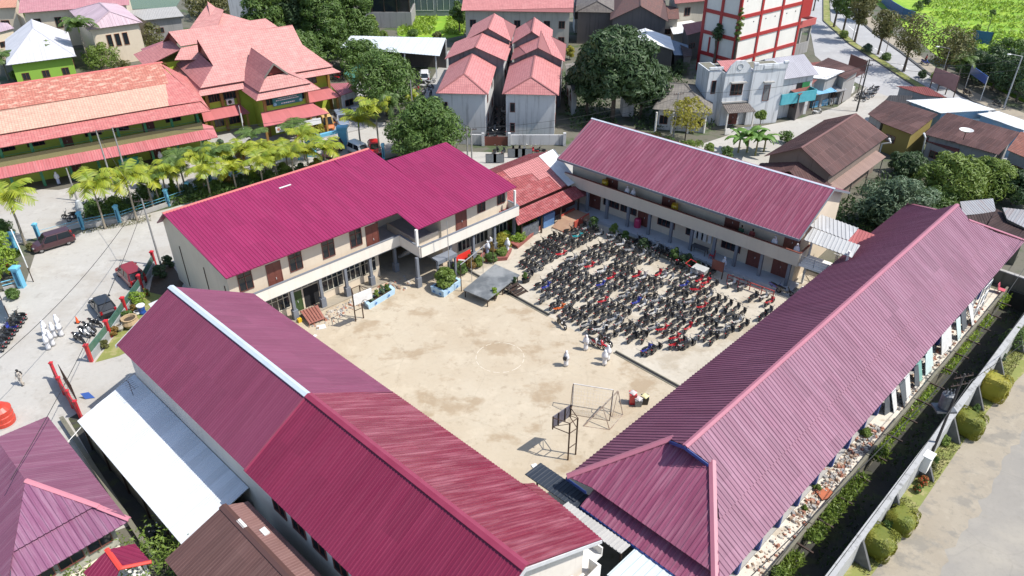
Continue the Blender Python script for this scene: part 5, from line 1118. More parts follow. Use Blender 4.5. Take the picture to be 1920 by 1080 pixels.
# clipped shrubs along the verge
hedge('large clipped box shrub at the bottom end of the verge', G(1640,1035), .95, 1.05, 2.0, S, 'hedge', 3600)
hedge('tall yellow green clipped box shrub third along the verge', G(1808,812), .85, 1.15, 2.1, S, 'hedge', 3600)
hedge('tallest golden topped clipped box shrub by the transformer pole', G(1853,745), .85, 1.2, 2.4, S, 'yellow', 3800)
hedge('wide clipped shrub beside the lower buttress', G(1686,988), 1.0, .9, 1.5, S, 'hedge', 2800)
for i, (px, h, w, lf, lab) in enumerate((((1662,992),1.1,1.0,'mid','loose green shrub touching the wide clipped shrub'),((1740,882),.9,1.3,'olive','low rounded olive shrub in the middle of the verge'),((1752,868),.6,.6,'mid','tiny ball shrub near the middle of the verge'),((1728,908),.8,.9,'rust','orange flowering shrub next to the middle buttress'),((1718,922),.7,.8,'mid','small green shrub behind the orange flowers'),((1768,832),.8,1.2,'light','leafy shrub under the white meter box'),
    ((1828,775),.9,.8,'mid','ball shrub between two tall clipped shrubs'),((1868,700),.9,1.2,'light','green shrub above the golden topped shrub'),((1895,655),2.6,2.6,'mid','big bushy shrub at the top of the verge'),((1912,640),2.2,2.0,'light','pale bushy shrub at the right edge of the verge'),((1874,678),1.0,.9,'dark','dark small shrub beside the big bushy shrub'))):
    shrub(lab, G(*px), h, w, lf, 240, 7, .12, flowers='flame' if 'orange' in lab else None)
shrub('spiky leaved plant growing out of the ditch wall', S(33.7,9.7,-.6), 1.6, 1.5, 'light', 200, 6, .3)
shrub('small weed tuft on the pale yard by the blue columns', S(42.4,11.4,0), .5, .9, 'light', 110, 4, .12); shrub('green weed tuft at the top of the brick heap', S(50.3,11.4,0), .6, 1.3, 'light', 150, 5, .13); shrub('small weed at the near end of the pale yard', S(40.0,11.2,0), .5, .6, 'light', 90, 4, .12)
# transformer pole and cables
pt, ptop = pole('concrete pole with dark crossarms and grey transformer leaning over the boundary wall', (1738,872), (1806,700), None, .11, 2, plain('dark_pole', (.06,.055,.05)))
pb = G(1738,872); m = MB(); c = pb + Vector((-.1,.5,6.0)); m.lathe((c.x,c.y,c.z), [(.1,-.75),(.42,-.7),(.45,-.3),(.45,.45),(.3,.55),(.05,.56)], 12); m.bx(c.x-.7,c.x+.7,c.y-.5,c.y+.5,c.z-.9,c.z-.75); 
for k in range(3): m.tube(c+Vector((-.25+.25*k,0,.5)), c+Vector((-.25+.25*k,0,.95)), .07, .04, 6, raw=True)
m.build('transformer', plain('transformer_grey', (.14,.15,.16), (.08,.085,.09), 3, .5, .3), pt)
t = thing('meter_box', 'white metal cabinet fixed on the boundary wall below the transformer', 'cabinet', S(48.9,6.75,1.0)); m = MB(S); m.bx(48.4,49.2,6.35,6.9,.9,2.3); m.build('cabinet', white, t); m = MB(S); m.bx(48.35,49.25,6.28,6.95,2.3,2.37); m.build('lid', whitep, t)
wire('thick cable sagging along the ditch from the transformer pole, nearest the hall', ptop+Vector((-.6,.4,-.3)), S(22,9.6,7.0), .6, .03); wire('cable along the boundary wall from the transformer pole to the bottom edge', ptop+Vector((.5,-.2,-.3)), S(24,6.2,7.6), .6, .03)
wire('cable running up from the transformer pole beyond the far trees, left one', ptop+Vector((-.6,.4,-.3)), S(92,9.4,8.2), .7, .025); wire('cable running up from the transformer pole beyond the far trees, right one', ptop+Vector((.6,-.3,-.3)), S(92,6.8,8.2), .7, .025)
wire('cable crossing the verge at the golden topped shrub', ptop+Vector((.3,0,-1.0)), S(78,3.0,6.0), .4, .02)
# shacks beyond the far end of the hall
def shack(name, label, quad, h, mat, wall=None, slope=.5, cat='shed'):
    """lean-to: quad of picture points of its roof (all at height h, far edge raised)"""
    P = [G(x, y, h + (slope if i in (0,1) else 0)) for i, (x, y) in enumerate(quad)]
    c = sum(P, Vector())/4; t = thing(name, label, cat, (c.x,c.y,0)); m = MB(); m.roof(P, .3, .03, .05); m.build('roof', mat, t)
    m = MB(); Q_ = [c + (p-c)*.86 for p in P]
    lo = [(p.x,p.y,0) for p in Q_]; hi = [(p.x,p.y,p.z-.12) for p in [c + (p-c)*.86 for p in P]]
    for i in range(4): j = (i+1)%4; m.face([lo[i],lo[j],hi[j],hi[i]], raw=True)
    m.build('wall', wall or m_moss, t)
    e = hi[2]; d = Vector(hi[2])-Vector(hi[3]); w = d.length; zt_ = min(hi[2][2], hi[3][2])
    if d.x < 0 or w < 2.2: return t
    fr = Frame(hi[3], math.degrees(math.atan2(d.y, d.x))); k = max(1, int(w/3.2)); s_ = w/k
    for i in range(k):
        if i % 2 == 0 and zt_ > 2.5: window(t, fr, i*s_+s_*.2, i*s_+s_*.2+min(1.5,s_*.6), 0, .55*zt_-.5, .55*zt_+.5, 2)
        else: door(t, fr, i*s_+s_*.25, i*s_+s_*.25+min(1.1,s_*.5), 0, .05, min(2.1,zt_-.3))
    return t
zinc = metalroof('old_zinc', (.34,.36,.38), (.26,.24,.23), .4, .6, .8, .5, (.20,.10,.07)); rust = metalroof('rusty_sheet', (.125,.064,.057), (.055,.029,.028), .6, .35, 1.0, .2, (.18,.12,.11), .7, 1.7, .012, .9, 1.8); rustd = metalroof('dark_rust_sheet', (.045,.03,.03), (.07,.042,.036), .6, .4, .8, .2, (.11,.08,.075), .7, 1.5, .012, .9, 1.8); wsh = metalroof('white_tarp_sheet', (.70,.71,.71), (.60,.61,.62), .5, .2, .4); redsh = metalroof('red_brown_sheet', (.19,.05,.04), (.15,.04,.034), .5, .4, .6)
shack('shack', 'patched zinc roofed shack behind the far end of the purple hall, leftmost', [(1800,378),(1862,372),(1868,398),(1806,404)], 3.2, zinc); shack('shack', 'dark tiled shack roof between the patched zinc roofs', [(1806,404),(1868,398),(1850,428),(1800,415)], 3.0, rustd)
shack('shack', 'brown roofed shack at the right edge with bright zinc strips', [(1868,392),(1925,420),(1925,452),(1850,425)], 3.2, rustd); shack('shack', 'zinc roofed shack at the right edge beneath the dark tree', [(1880,388),(1925,395),(1930,430),(1888,412)], 3.8, zinc)
t = thing('yard_wall', 'dark stone yard wall closing the top of the ditch', 'wall', S(81.5,9,0)); m = MB(S); m.bx(81.2,81.5,5.5,13.5,0,1.5); m.build('wall', m_moss, t); m = MB(S); m.bx(81.15,81.55,5.4,13.6,1.5,1.6); m.build('coping', m_conc, t)
# ---------------------------------------------------------------- left street: fences, gates, pillars
rp = paint('pillar_red', (.50,.02,.03), .4, .2); gw = plain('green_glass_panel', (.05,.13,.10), (.09,.17,.14), 2, .2)
t = thing('front_fence', 'low grey wall fence with green panels and red posts before the crimson wing garden', 'fence', G(215,620))
FP = [(172,678),(208,632),(238,588),(268,545),(292,500)]
m = MB()
for (a, b) in zip(FP, FP[1:]):
    p, q = G(*a), G(*b); d = (q-p).normalized(); n = Vector((-d.y,d.x,0))*.08; m.prism([(v.x,v.y) for v in (p-n,q-n,q+n,p+n)], 0, .75, 0, raw=True); 
m.build('wall', plain('fence_grey', (.33,.35,.36), (.27,.28,.29), 2), t)
for (a, b) in zip(FP, FP[1:]):
    p, q = G(*a), G(*b); d = (q-p).normalized(); n = Vector((-d.y,d.x,0))*.03; p2, q2 = p+d*.25, q-d*.25; m = MB(); m.prism([(v.x,v.y) for v in (p2-n,q2-n,q2+n,p2+n)], .8, 1.5, 0, raw=True); m.build('panel', gw, t)
for x, y in FP:
    p = G(x,y); m = MB(); m.loft([[(p.x+sx*.13,p.y+sy*.13,z) for sx,sy in ((-1,-1),(1,-1),(1,1),(-1,1))] for z in (0,1.75)]); m.loft([[(p.x+sx*k,p.y+sy*k,z) for sx,sy in ((-1,-1),(1,-1),(1,1),(-1,1))] for k,z in ((.19,1.75),(.19,1.88),(.02,2.0))]); m.build('post', rp, t)
t = thing('gate', 'open red gate with green panels across the ditch mouth, left of the white shed', 'gate', G(128,745))
GP = [(108,712),(122,740),(138,765),(153,785)]
for (a, b) in zip(GP, GP[1:]):
    p, q = G(*a), G(*b); d = (q-p).normalized(); n = Vector((-d.y,d.x,0))*.03; m = MB(); m.prism([(v.x,v.y) for v in (p+d*.2-n,q-d*.2-n,q-d*.2+n,p+d*.2+n)], .35, 1.45, 0, raw=True); m.build('panel', gw, t)
    m = MB(); n *= 1.5; m.prism([(v.x,v.y) for v in (p-n,q-n,q+n,p+n)], 0, .3, 0, raw=True); m.prism([(v.x,v.y) for v in (p-n,q-n,q+n,p+n)], 1.5, 1.6, 0, raw=True); m.build('rail', rp, t)
for x, y in GP:
    p = G(x,y); m = MB(); m.loft([[(p.x+sx*.1,p.y+sy*.1,z) for sx,sy in ((-1,-1),(1,-1),(1,1),(-1,1))] for z in (0,1.8)]); m.loft([[(p.x+sx*k,p.y+sy*k,z) for sx,sy in ((-1,-1),(1,-1),(1,1),(-1,1))] for k,z in ((.14,1.8),(.14,1.9),(.02,1.96))]); m.build('post', rp, t)
t = thing('sliding_gate', 'grey barred sliding gate leaf behind the red gate', 'gate', G(120,712)); m = MB(); p, q = G(104,712), G(128,752); p += Vector((.6,.2,0)); q += Vector((.6,.2,0))
for k in range(13): v = p+(q-p)*k/12; m.tube(v, v+Vector((0,0,1.5)), .018, .018, 5, raw=True)
m.tube(p+Vector((0,0,1.5)), q+Vector((0,0,1.5)), .03, .03, 6, raw=True); m.tube(p+Vector((0,0,.1)), q+Vector((0,0,.1)), .03, .03, 6, raw=True); m.build('bars', steel, t)
# open black drain beside the bottom left house
m = MB(); P = [G(*q) for q in ((128,785),(150,772),(330,1010),(345,1080),(300,1080))]; m.face([(p.x,p.y,.012) for p in P][::-1], raw=True); tag(m.build('drain', m_ditch), kind='structure')
lowp = thing('kerb_wall', 'low mossy kerb wall along the black drain by the bottom left house', 'wall', G(230,900)); m = MB(); p, q = G(118,790), G(285,1045); d = (q-p).normalized(); n = Vector((-d.y,d.x,0))*.12; m.prism([(v.x,v.y) for v in (p-n,q-n,q+n,p+n)], 0, .45, 0, raw=True); m.build('wall', m_conc, lowp)
m = MB(); n *= 1.3; m.prism([(v.x,v.y) for v in (p-n,q-n,q+n,p+n)], .45, .5, 0, raw=True); m.build('coping', m_moss, lowp)
# lawn and pots inside the front fence
ln = MB(); ln.face([(p.x,p.y,.016) for p in [G(*q) for q in ((178,680),(212,634),(244,588),(275,545),(330,560),(262,650),(222,668))]][::-1], raw=True); tag(ln.build('lawn', m_lawn), kind='structure')
sd = MB(); sd.face([(p.x,p.y,.018) for p in [G(*q) for q in ((286,520),(312,480),(345,530),(330,560),(280,548))]][::-1], raw=True); tag(sd.build('soil_bed', plain('soil', (.08,.055,.035))), kind='structure')
for px, h, w, lf, lab in (((198,652),.9,1.0,'olive','yellowish clipped shrub in a pot by the first red post'),((214,628),.9,1.2,'rust','reddish round shrub behind the second red post'),((242,600),1.1,1.3,'mid','green shrub between the red posts'),((262,572),1.6,2.2,'lime','spiky lime dracaena clump by the fence'),((252,585),.9,1.0,'rust','brownish shrub below the lime dracaena'),((318,500),1.4,1.6,'dark','dark bush in the shade by the cream end wall'),((300,520),1.6,2.0,'dark','dark bush under the leaning pole')):
    shrub(lab, G(*px), h, w, lf, 170, 6, .15)
shrub('red flowering plant behind the fence by the dark red car', G(276,556), 1.0, .8, 'mid', 140, 5, .13, flowers='flame')
for i, (px, r, h, c, lab) in enumerate((((226,620),.38,.7,(.42,.40,.36),'grey concrete pot on the lawn'),((236,606),.4,.6,(.40,.27,.16),'round clay jar on the lawn'),((247,612),.8,1.0,(.42,.30,.17),'large brown round urn beside the crimson eave'),((258,590),.3,.4,(.65,.64,.62),'small white pot on the lawn'))):
    p = G(*px); t = thing('garden_pot', lab, 'plant pot', p); m = MB(); m.lathe(tuple(p), [(r*.6,0),(r,h*.5),(r*.8,h*.9),(r*.9,h),(r*.7,h),(r*.6,h*.7)], 14); m.build('pot', plain('pot_%d' % i, c), t); m = MB(); m.lathe(tuple(p), [(r*.68,h*.8),(.02,h*.82)], 12); m.build('soil', plain('soil', (.08,.055,.035)), t)
p = G(268,588); t = thing('drum', 'blue barrel with white top on the lawn', 'drum', p); m = MB(); m.lathe(tuple(p), [(.3,0),(.34,.2),(.3,.45),(.34,.7),(.3,.9)], 14); m.build('body', paint('drum_blue', (.02,.08,.35), .4), t); m = MB(); m.lathe((p.x,p.y,.9), [(.4,0),(.4,.1),(.02,.16)], 14); m.build('lid', whitep, t)
m = MB(); P = [G(278,570,1.0), G(318,552,1.6), G(330,575,1.5), G(292,588,1.0)]; m.roof(P, 0, 0, .03); solo(m, 'tarpaulin', wsh, 'white tarpaulin tucked beside the crimson gable', 'tarpaulin')
p = G(146,605); t = thing('traffic_cone', 'orange traffic cone standing alone on the street', 'traffic cone', p); m = MB(); m.lathe(tuple(p), [(.16,.04),(.03,.72),(.005,.73)], 10); m.build('cone', paint('cone_orange', (.75,.10,.02), .5, 0), t); m = MB(); m.bx(p.x-.22,p.x+.22,p.y-.22,p.y+.22,.008,.05); m.build('base', blk, t)
m = MB(); P = [G(150,738,.5), G(166,735,.5), G(178,746,.05), G(160,748,.05)]; m.roof(P, 0, 0, .03); solo(m, 'board', paint('board_blue', (.05,.12,.40)), 'blue and white board lying by the shed corner', 'board')
# blue gate pillars and hedge fence of the neighbouring schools
bpm = paint('pillar_blue', (.14,.42,.58), .5, .1); bpd = plain('pillar_blue_dark', (.03,.12,.20), (.02,.09,.16), 3)
def pillar(p, label, h=2.0, r=.17, wide=1.0):
    t = thing('fence_pillar', label, 'pillar', p, 'pale blue fence pillars'); sq = lambda k, z: [(p.x+sx*k*wide,p.y+sy*k,z) for sx,sy in ((-1,-1),(1,-1),(1,1),(-1,1))]
    m = MB(); m.loft([sq(r,0), sq(r,h)]); m.build('shaft', bpm, t); m = MB(); m.loft([sq(r*1.35,h), sq(r*1.35,h+.18), sq(r*.5,h+.3)]); m.build('capital', bpm, t)
    m = MB(); m.bx(p.x-r*.5*wide,p.x+r*.5*wide,p.y-r-.02,p.y-r-.005,.3,h-.3); m.build('inset', bpd, t); return t
for px, lab in (((76,452),'pale blue pillar by the brown people carrier'),((157,430),'pale blue pillar by the grey wrapped statue'),((225,417),'pale blue pillar in the middle of the palm row'),((317,386),'pale blue pillar with palms on both sides, right part of the row'),((357,372),'pale blue pillar nearest the magenta roof edge'),((398,352),'pale blue pillar beyond the magenta roof, first'),((432,344),'pale blue pillar beyond the magenta roof, second'),((560,300),'pale blue pillar left of the driveway arch'),((720,298),'pale blue pillar by the red hatchback'),((803,276),'thin pale blue pillar behind the round trees')): pillar(G(*px), lab)
t = thing('gateway', 'tall light blue gateway with beam over the neighbouring driveway', 'gate', G(646,275)); m = MB()
for px in ((646,276),(585,292)):
    p = G(*px); m.bx(p.x-.6,p.x+.6,p.y-.45,p.y+.45,0,2.8); m.bx(p.x-.75,p.x+.75,p.y-.55,p.y+.55,2.8,3.1)
m.build('pillars', bpm, t); m = MB(); p, q = G(646,276), G(585,292); d = (q-p).normalized(); n = Vector((-d.y,d.x,0))*.2; m.prism([(v.x,v.y) for v in (p-n,q-n,q+n,p+n)], 2.3, 2.75, 0, raw=True); m.build('beam', bpm, t)
t = thing('low_fence', 'low rail fence with hedge linking the pale blue pillars', 'fence', G(240,410)); m = MB()
for a, b in (((157,430),(225,417)),((225,417),(317,386)),((317,386),(357,372)),((357,372),(432,344)),((432,344),(560,300)),((720,298),(803,276))):
    p, q = G(*a), G(*b); d = (q-p).normalized(); n = Vector((-d.y,d.x,0))*.09; m.prism([(v.x,v.y) for v in (p-n,q-n,q+n,p+n)], 0, .55, 0, raw=True)
m.build('wall', m_conc, t); m = MB()
for a, b in (((157,430),(225,417)),((225,417),(317,386)),((317,386),(357,372)),((357,372),(432,344)),((432,344),(560,300)),((720,298),(803,276)),((76,452),(157,430))):
    p, q = G(*a), G(*b)
    for z in (.9,1.25): m.tube(p+Vector((0,0,z)), q+Vector((0,0,z)), .025, .025, 5, raw=True)
m.build('rails', bpm, t)
fern_strip('flower_bed', 'dark flower bed growing behind the pale blue pillar fence', Frame(G(157,420), 24), 0, 34, .5, 4.5, 13000, 'mid', 1.0, 31, 0, .22)
fern_strip('lawn_growth', 'grass around the palms along the street', Frame(G(157,430), 24), 0, 14, -1.2, .5, 1800, 'olive', .08, 32, 0, .1)
# corner shrubs and white billboard on the far left edge
t = thing('billboard', 'long thin white banner board on the left edge below the palm', 'sign', G(42,480)); m = MB(); p, q = G(28,448,1.9), G(52,502,1.7); d = (q-p).normalized(); n = Vector((-d.y,d.x,0))*.05; up = Vector((0,0,1.2)); m.loft([[p-n,q-n,q+n,p+n],[p-n+up,q-n+up,q+n+up,p+n+up]], raw=True); m.build('panel', whitep, t); m = MB()
for v in (p,q): m.tube((v.x,v.y,0), v, .05, .05, 6, raw=True)
m.build('post_frame', steel, t)
t = thing('low_fence', 'pale blue railing on a low wall at the left edge', 'fence', G(30,530)); m = MB(); p, q = G(8,545), G(45,535); m.path([p+Vector((0,0,.6)), q+Vector((0,0,.6))], .05, 6, raw=True); m.path([p+Vector((0,0,1.0)), q+Vector((0,0,1.0))], .05, 6, raw=True); m.build('rails', bpm, t); m = MB(); d = (q-p).normalized(); n = Vector((-d.y,d.x,0))*.1; m.prism([(v.x,v.y) for v in (p-n,q-n,q+n,p+n)], 0, .4, 0, raw=True); m.build('wall', m_conc, t)
pillar(G(42,538), 'pale blue pillar at the left edge by the red leaved plant', 2.2, .3); pillar(G(30,470), 'pale blue pillar half hidden by bushes on the left edge', 2.0, .3)
t = thing('banner', 'blue and white printed banner on a frame at the left edge', 'banner', G(8,600)); m = MB(); p, q = G(2,560,.2), G(22,606,.2); up = Vector((0,0,2.0)); m.face([p,q,q+up,p+up], raw=True); q2 = [p,q,q+up,p+up]; m.face([v+Vector((.05,.03,0)) for v in q2][::-1], raw=True); m.build('sheet', plain('banner_print', (.12,.45,.62), (.62,.70,.74), .9, .6, lo=.45, hi=.55), t); m = MB(); m.tube((p.x,p.y,0), p+up, .04, .04, 6, raw=True); m.tube((q.x,q.y,0), q+up, .04, .04, 6, raw=True); m.build('post_frame', steel, t)
t = thing('wrapped_statue', 'grey sheet wrapped statue standing behind the pale blue pillar', 'statue', G(157,408)); p = G(155,405); m = MB(); m.lathe(tuple(p), [(.55,0),(.6,.3),(.5,.9),(.35,1.6),(.25,2.0),(.02,2.15)], 10); m.build('sheet', plain('wrap_grey', (.45,.47,.48), (.33,.35,.36), 3), t); m = MB(); m.bx(p.x-.7,p.x+.7,p.y-.7,p.y+.7,0,.15); m.build('base', m_conc, t)
# utility poles of the left street
poles = {}
for lab, b, tp, cr in (('thin pale pole before the green school, leftmost','x',0,0),):
    pass
for lab, b, tp, cr in (('short pale pole standing before the green school',(145,376),(130,314),0),('tall pale double pole before the green school, left one',(225,389),(185,243),1),('tall pale double pole before the green school, right one',(241,342),(223,237),0),('leaning mossy pole beside the dark red car',(302,498),(263,373),1),('slim pole at the yard wall of the pink roofed flats, left one',(877,300),(868,238),0),('slim pole at the yard wall of the pink roofed flats, right one',(885,305),(876,240),1),('grey pole between mango tree and small tiled house',(1262,262),(1250,172),1),('white pole rising through the dark round trees',(776,240),(768,150),0)):
    poles[lab[:14]+str(b[0])] = pole(lab, b, tp, None, .12, cr)
tops = [v[1] for v in poles.values()]
wire('overhead wire from the leaning pole down the left street, upper', tops[3], G(-60,720,7.5), 1.2); wire('overhead wire between the double pole and the leaning pole', tops[1], tops[3], .8); wire('overhead wire from the leaning pole towards the bottom left', tops[3]-Vector((0,0,.8)), G(20,900,6.5), 1.0)
wire('overhead wire from double pole across the school yard, upper', tops[1], G(760,178,8.5), 1.6); wire('overhead wire from double pole across the school yard, lower', tops[2], G(772,190,7.6), 1.6); wire('overhead wire above the pink roofed flats yard, left half', tops[5], G(1262,176,6.5), 1.0); wire('overhead wire above the pink roofed flats yard, lower', tops[5]-Vector((0,0,.7)), G(1262,186,5.9), 1.2); wire('overhead wire from the flats corner to the round trees', tops[5], tops[7], .8)

# ---------------------------------------------------------------- neighbouring houses and schools
def inset_quad(P, d):
    c = sum(P, Vector())/len(P); out = []
    for p in P: v = p - c; v.z = 0; out.append(p - v.normalized()*d)
    return out
def ridgehouse(name, label, r0, r1, zr, e0, e1, ze, rm, wm, oh=.6, cat='house', pitch=.3, rh=.03, gable=None, capm=None, wins=0, winz=(1.2,2.4), gwins=0, storeys=1, z0=0, gab=False):
    """pitched roof measured from its ridge and one eave; the hidden slope mirrors the seen one; an eave that runs past the ridge makes a hip"""
    R0, R1, E0, E1 = G(*r0, zr), G(*r1, zr), G(*e0, ze), G(*e1, ze)
    u = (R1-R0).normalized(); n = Vector((-u.y, u.x, 0)); w = ((E0-R0).dot(n) + (E1-R0).dot(n))/2
    a0, a1, L_ = (E0-R0).dot(u), (E1-R0).dot(u), (R1-R0).length
    P = lambda a, b, z: R0*1.0 + u*a + n*b + Vector((0,0,z-zr))
    t = thing(name, label, cat, P(L_/2, 0, z0)); hip0, hip1 = a0 < -1.0 and not gab, a1 > L_+1.0 and not gab
    if gab: a0, a1 = max(a0, -.2), min(a1, L_+.2)
    if not hip0: a0 = min(a0, 0); ra0 = a0
    else: ra0 = 0
    if not hip1: a1 = max(a1, L_); ra1 = a1
    else: ra1 = L_
    for s in (1, -1):
        m = MB(); m.roof([P(ra0,0,zr), P(ra1,0,zr), P(a1,w*s,ze), P(a0,w*s,ze)], pitch, rh, .06, ref=P(0,0,zr)); m.build('roof', rm, t)
    for hp, ra, a in ((hip0, ra0, a0), (hip1, ra1, a1)):
        if hp: m = MB(); m.roof([P(ra,0,zr), P(a,w,ze), P(a,-w,ze)], pitch, rh, .06); m.build('hip_roof', rm, t)
    m = MB(); cm = capm or rm
    cap(m, P(ra0,0,zr), P(ra1,0,zr), .3)
    for hp, ra, a in ((hip0, ra0, a0), (hip1, ra1, a1)):
        if hp:
            for s in (1,-1): cap(m, P(ra,0,zr), P(a,w*s,ze), .28)
    m.build('ridge_cap', cm, t)
    ww = abs(w)-oh; b0, b1 = a0+oh, a1-oh; zw = ze + (zr-ze)*oh/max(abs(w), -a0 if hip0 else 0, a1-L_ if hip1 else 0) - .1
    m = MB()
    for s in (1,-1): m.face([P(b0,ww*s,z0), P(b1,ww*s,z0), P(b1,ww*s,zw), P(b0,ww*s,zw)], raw=True)
    for hp, b in ((hip0, b0), (hip1, b1)):
        pts = [P(b,ww,z0), P(b,-ww,z0), P(b,-ww,zw)] + ([] if hp else [P(b,0,zr-.1)]) + [P(b,ww,zw)]
        m.face(pts, 1 if (gable and not hp) else 0, raw=True)
    m.build('wall', [wm, gable or wm], t)
    fr = Frame(R0, math.degrees(math.atan2(u.y, u.x))); sg = 1 if w > 0 else -1
    for st in range(storeys):
        for k in range(wins):
            c = b0 + (b1-b0)*(k+.5)/wins; window(t, fr, c-.6, c+.6, ww*sg, winz[0]+st*3+z0, winz[1]+st*3+z0, 2, out=sg)
        f2 = Frame(R0, fr.deg+90)             # a' = b, b' = -a
        for k in range(gwins):
            c = -ww + 2*ww*(k+.5)/gwins; window(t, f2, c-.55, c+.55, -b1, winz[0]+st*3+z0, winz[1]+st*3+z0, 2, out=-1)
    return t, fr, (a0, a1, b0, b1, ww*sg, zw, w)
# ------- house in the bottom left corner
mv = metalroof('mauve_sheet', (.167,.058,.099), (.198,.082,.129), .36, .3, .5, .3, (.38,.26,.31)); mvh = metalroof('mauve_hip_sheet', (.194,.067,.129), (.243,.115,.184), .4, .5, .6, .35, (.45,.31,.38)); pcap = plain('rose_cap', (.50,.19,.23), (.42,.16,.2), 1, .45)
C = Frame(G(92,785,5.5), -43); W1 = thing('corner_house', 'mauve ribbed roof house in the bottom left corner with pink hip caps', 'house', C(6,-3.2,0))
m = MB(C); m.roof([(-.6,-3.2,5.5),(4.9,-3.2,5.5),(10.4,.2,3.6),(-3.0,.4,3.6)], .2, .015, .06, raw=False); m.build('roof', mv, W1)
m = MB(C); m.roof([(-.6,-3.2,5.5),(4.9,-3.2,5.5),(10.4,-6.7,3.6),(-3.0,-6.7,3.6)], .2, .015, .06, raw=False); m.build('roof', mv, W1)
m = MB(C); m.roof([(4.9,-3.2,5.5),(8.7,-.8,4.15),(8.7,-5.6,4.15)], .36, .05, .05, raw=False, ref=(4.9,-3.2,5.5)); m.roof([(8.6,-.75,4.0),(10.6,.25,3.3),(10.6,-6.7,3.3),(8.6,-5.7,4.0)], .36, .05, .05, raw=False, ref=(4.9,-3.2,5.5)); m.build('hip_roof', mvh, W1)
m = MB(C); cap(m, (4.9,-3.2,5.52), (8.9,-.7,4.15), .34); cap(m, (8.8,-.75,4.1), (10.6,.3,3.45), .34); m.build('ridge_cap', pcap, W1)
m = MB(C); m.roof([(-.6,-3.2,5.46),(-3.0,.35,3.57),(-3.0,-6.7,3.57)], .2, .015, .05, raw=False); m.build('hip_roof', mv, W1); m = MB(C); m.bx(-2.2,9.6,-6.1,-.5,0,3.25); m.build('wall', wallm('grey_green_plaster', (.40,.40,.34), (.2,.2,.15), .3), W1)
m = MB(C); m.bx(9.7,10.5,-6.2,-.6,0,1.0); m.build('terrace_wall', wallm('cream_low_wall', (.68,.62,.50), (.3,.25,.2), .2), W1)
Cs = Frame(C.o, C.deg+90)
for k in range(3): window(W1, Cs, -5.8+k*1.75, -4.3+k*1.75, -9.7, 1.7, 3.0, 2, out=-1)
for k in range(3): window(W1, C, 1.5+k*2.7, 3.0+k*2.7, -.5, 1.2, 2.6, 2, out=1)
t = thing('porch_roof', 'small crimson hipped porch roof with bright red caps in the bottom left corner', 'porch', C(12.2,-1.5,0)); m = MB(C); m.roof([(11.6,-1.6,3.1),(12.2,-.2,2.95),(13.9,-.1,2.6),(13.3,-1.6,2.9)], .25, .03, .04, raw=False); m.roof([(11.6,-1.6,3.1),(13.3,-1.6,2.9),(13.9,-.1,2.6),(14.2,-3.0,2.4),(11.6,-3.2,2.6)][0:2]+[(14.2,-3.0,2.3),(11.6,-3.2,2.5)], .25, .03, .04, raw=False); m.build('roof', mn, t)
m = MB(C); cap(m, (11.5,-1.6,3.12), (13.4,-1.6,2.92), .3); cap(m, (13.3,-1.6,2.92), (13.95,-.05,2.62), .25); m.build('ridge_cap', paint('red_cap', (.62,.05,.03), .4), t)
m = MB(C)
for a, b in ((11.8,-.4),(13.5,-.4),(13.8,-2.8),(11.8,-2.9)): m.bx(a-.08,a+.08,b-.08,b+.08,0,2.5)
m.build('post_frame', white, t); m = MB(C); m.bx(10.5,13.5,-3.2,-.3,0,.25); m.build('floor', white, t)
p = G(8,792); t = thing('water_tank', 'orange red water tank by the top of the mauve roof', 'water tank', p); m = MB(); m.lathe(tuple(p), [(.85,0),(.9,.4),(.86,.45),(.9,.9),(.86,.95),(.9,1.4),(.6,1.7),(.3,1.75),(.3,1.9),(.02,1.92)], 20); m.build('body', paint('tank_red', (.55,.05,.025), .4, .1), t); m = MB(); m.lathe((p.x,p.y,1.9), [(.26,0),(.26,.08),(.02,.1)], 12); m.build('lid', blk, t); m = MB(); m.lathe((p.x,p.y,0), [(1.0,0),(1.0,.02),(.02,.021)], 16); m.build('base', m_conc, t)
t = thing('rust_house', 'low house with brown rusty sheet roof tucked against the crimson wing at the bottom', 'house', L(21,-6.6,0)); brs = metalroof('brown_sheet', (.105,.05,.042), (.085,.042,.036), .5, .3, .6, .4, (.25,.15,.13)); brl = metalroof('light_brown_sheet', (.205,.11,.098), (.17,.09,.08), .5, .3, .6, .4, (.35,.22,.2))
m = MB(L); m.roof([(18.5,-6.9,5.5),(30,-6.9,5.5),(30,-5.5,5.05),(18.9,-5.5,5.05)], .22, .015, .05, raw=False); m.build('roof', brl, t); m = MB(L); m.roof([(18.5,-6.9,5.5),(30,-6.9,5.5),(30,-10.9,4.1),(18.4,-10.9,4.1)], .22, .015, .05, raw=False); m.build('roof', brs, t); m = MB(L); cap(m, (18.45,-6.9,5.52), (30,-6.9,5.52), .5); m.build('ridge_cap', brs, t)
m = MB(L); m.bx(20.2,21.0,-6.95,-6.7,5.48,5.58); m.bx(21.6,22.2,-6.3,-5.95,5.25,5.36); m.build('skylight_strip', whitep, t); m = MB(L); m.bx(19,30,-10.3,-5.9,0,4.2); m.build('wall', m_moss, t)
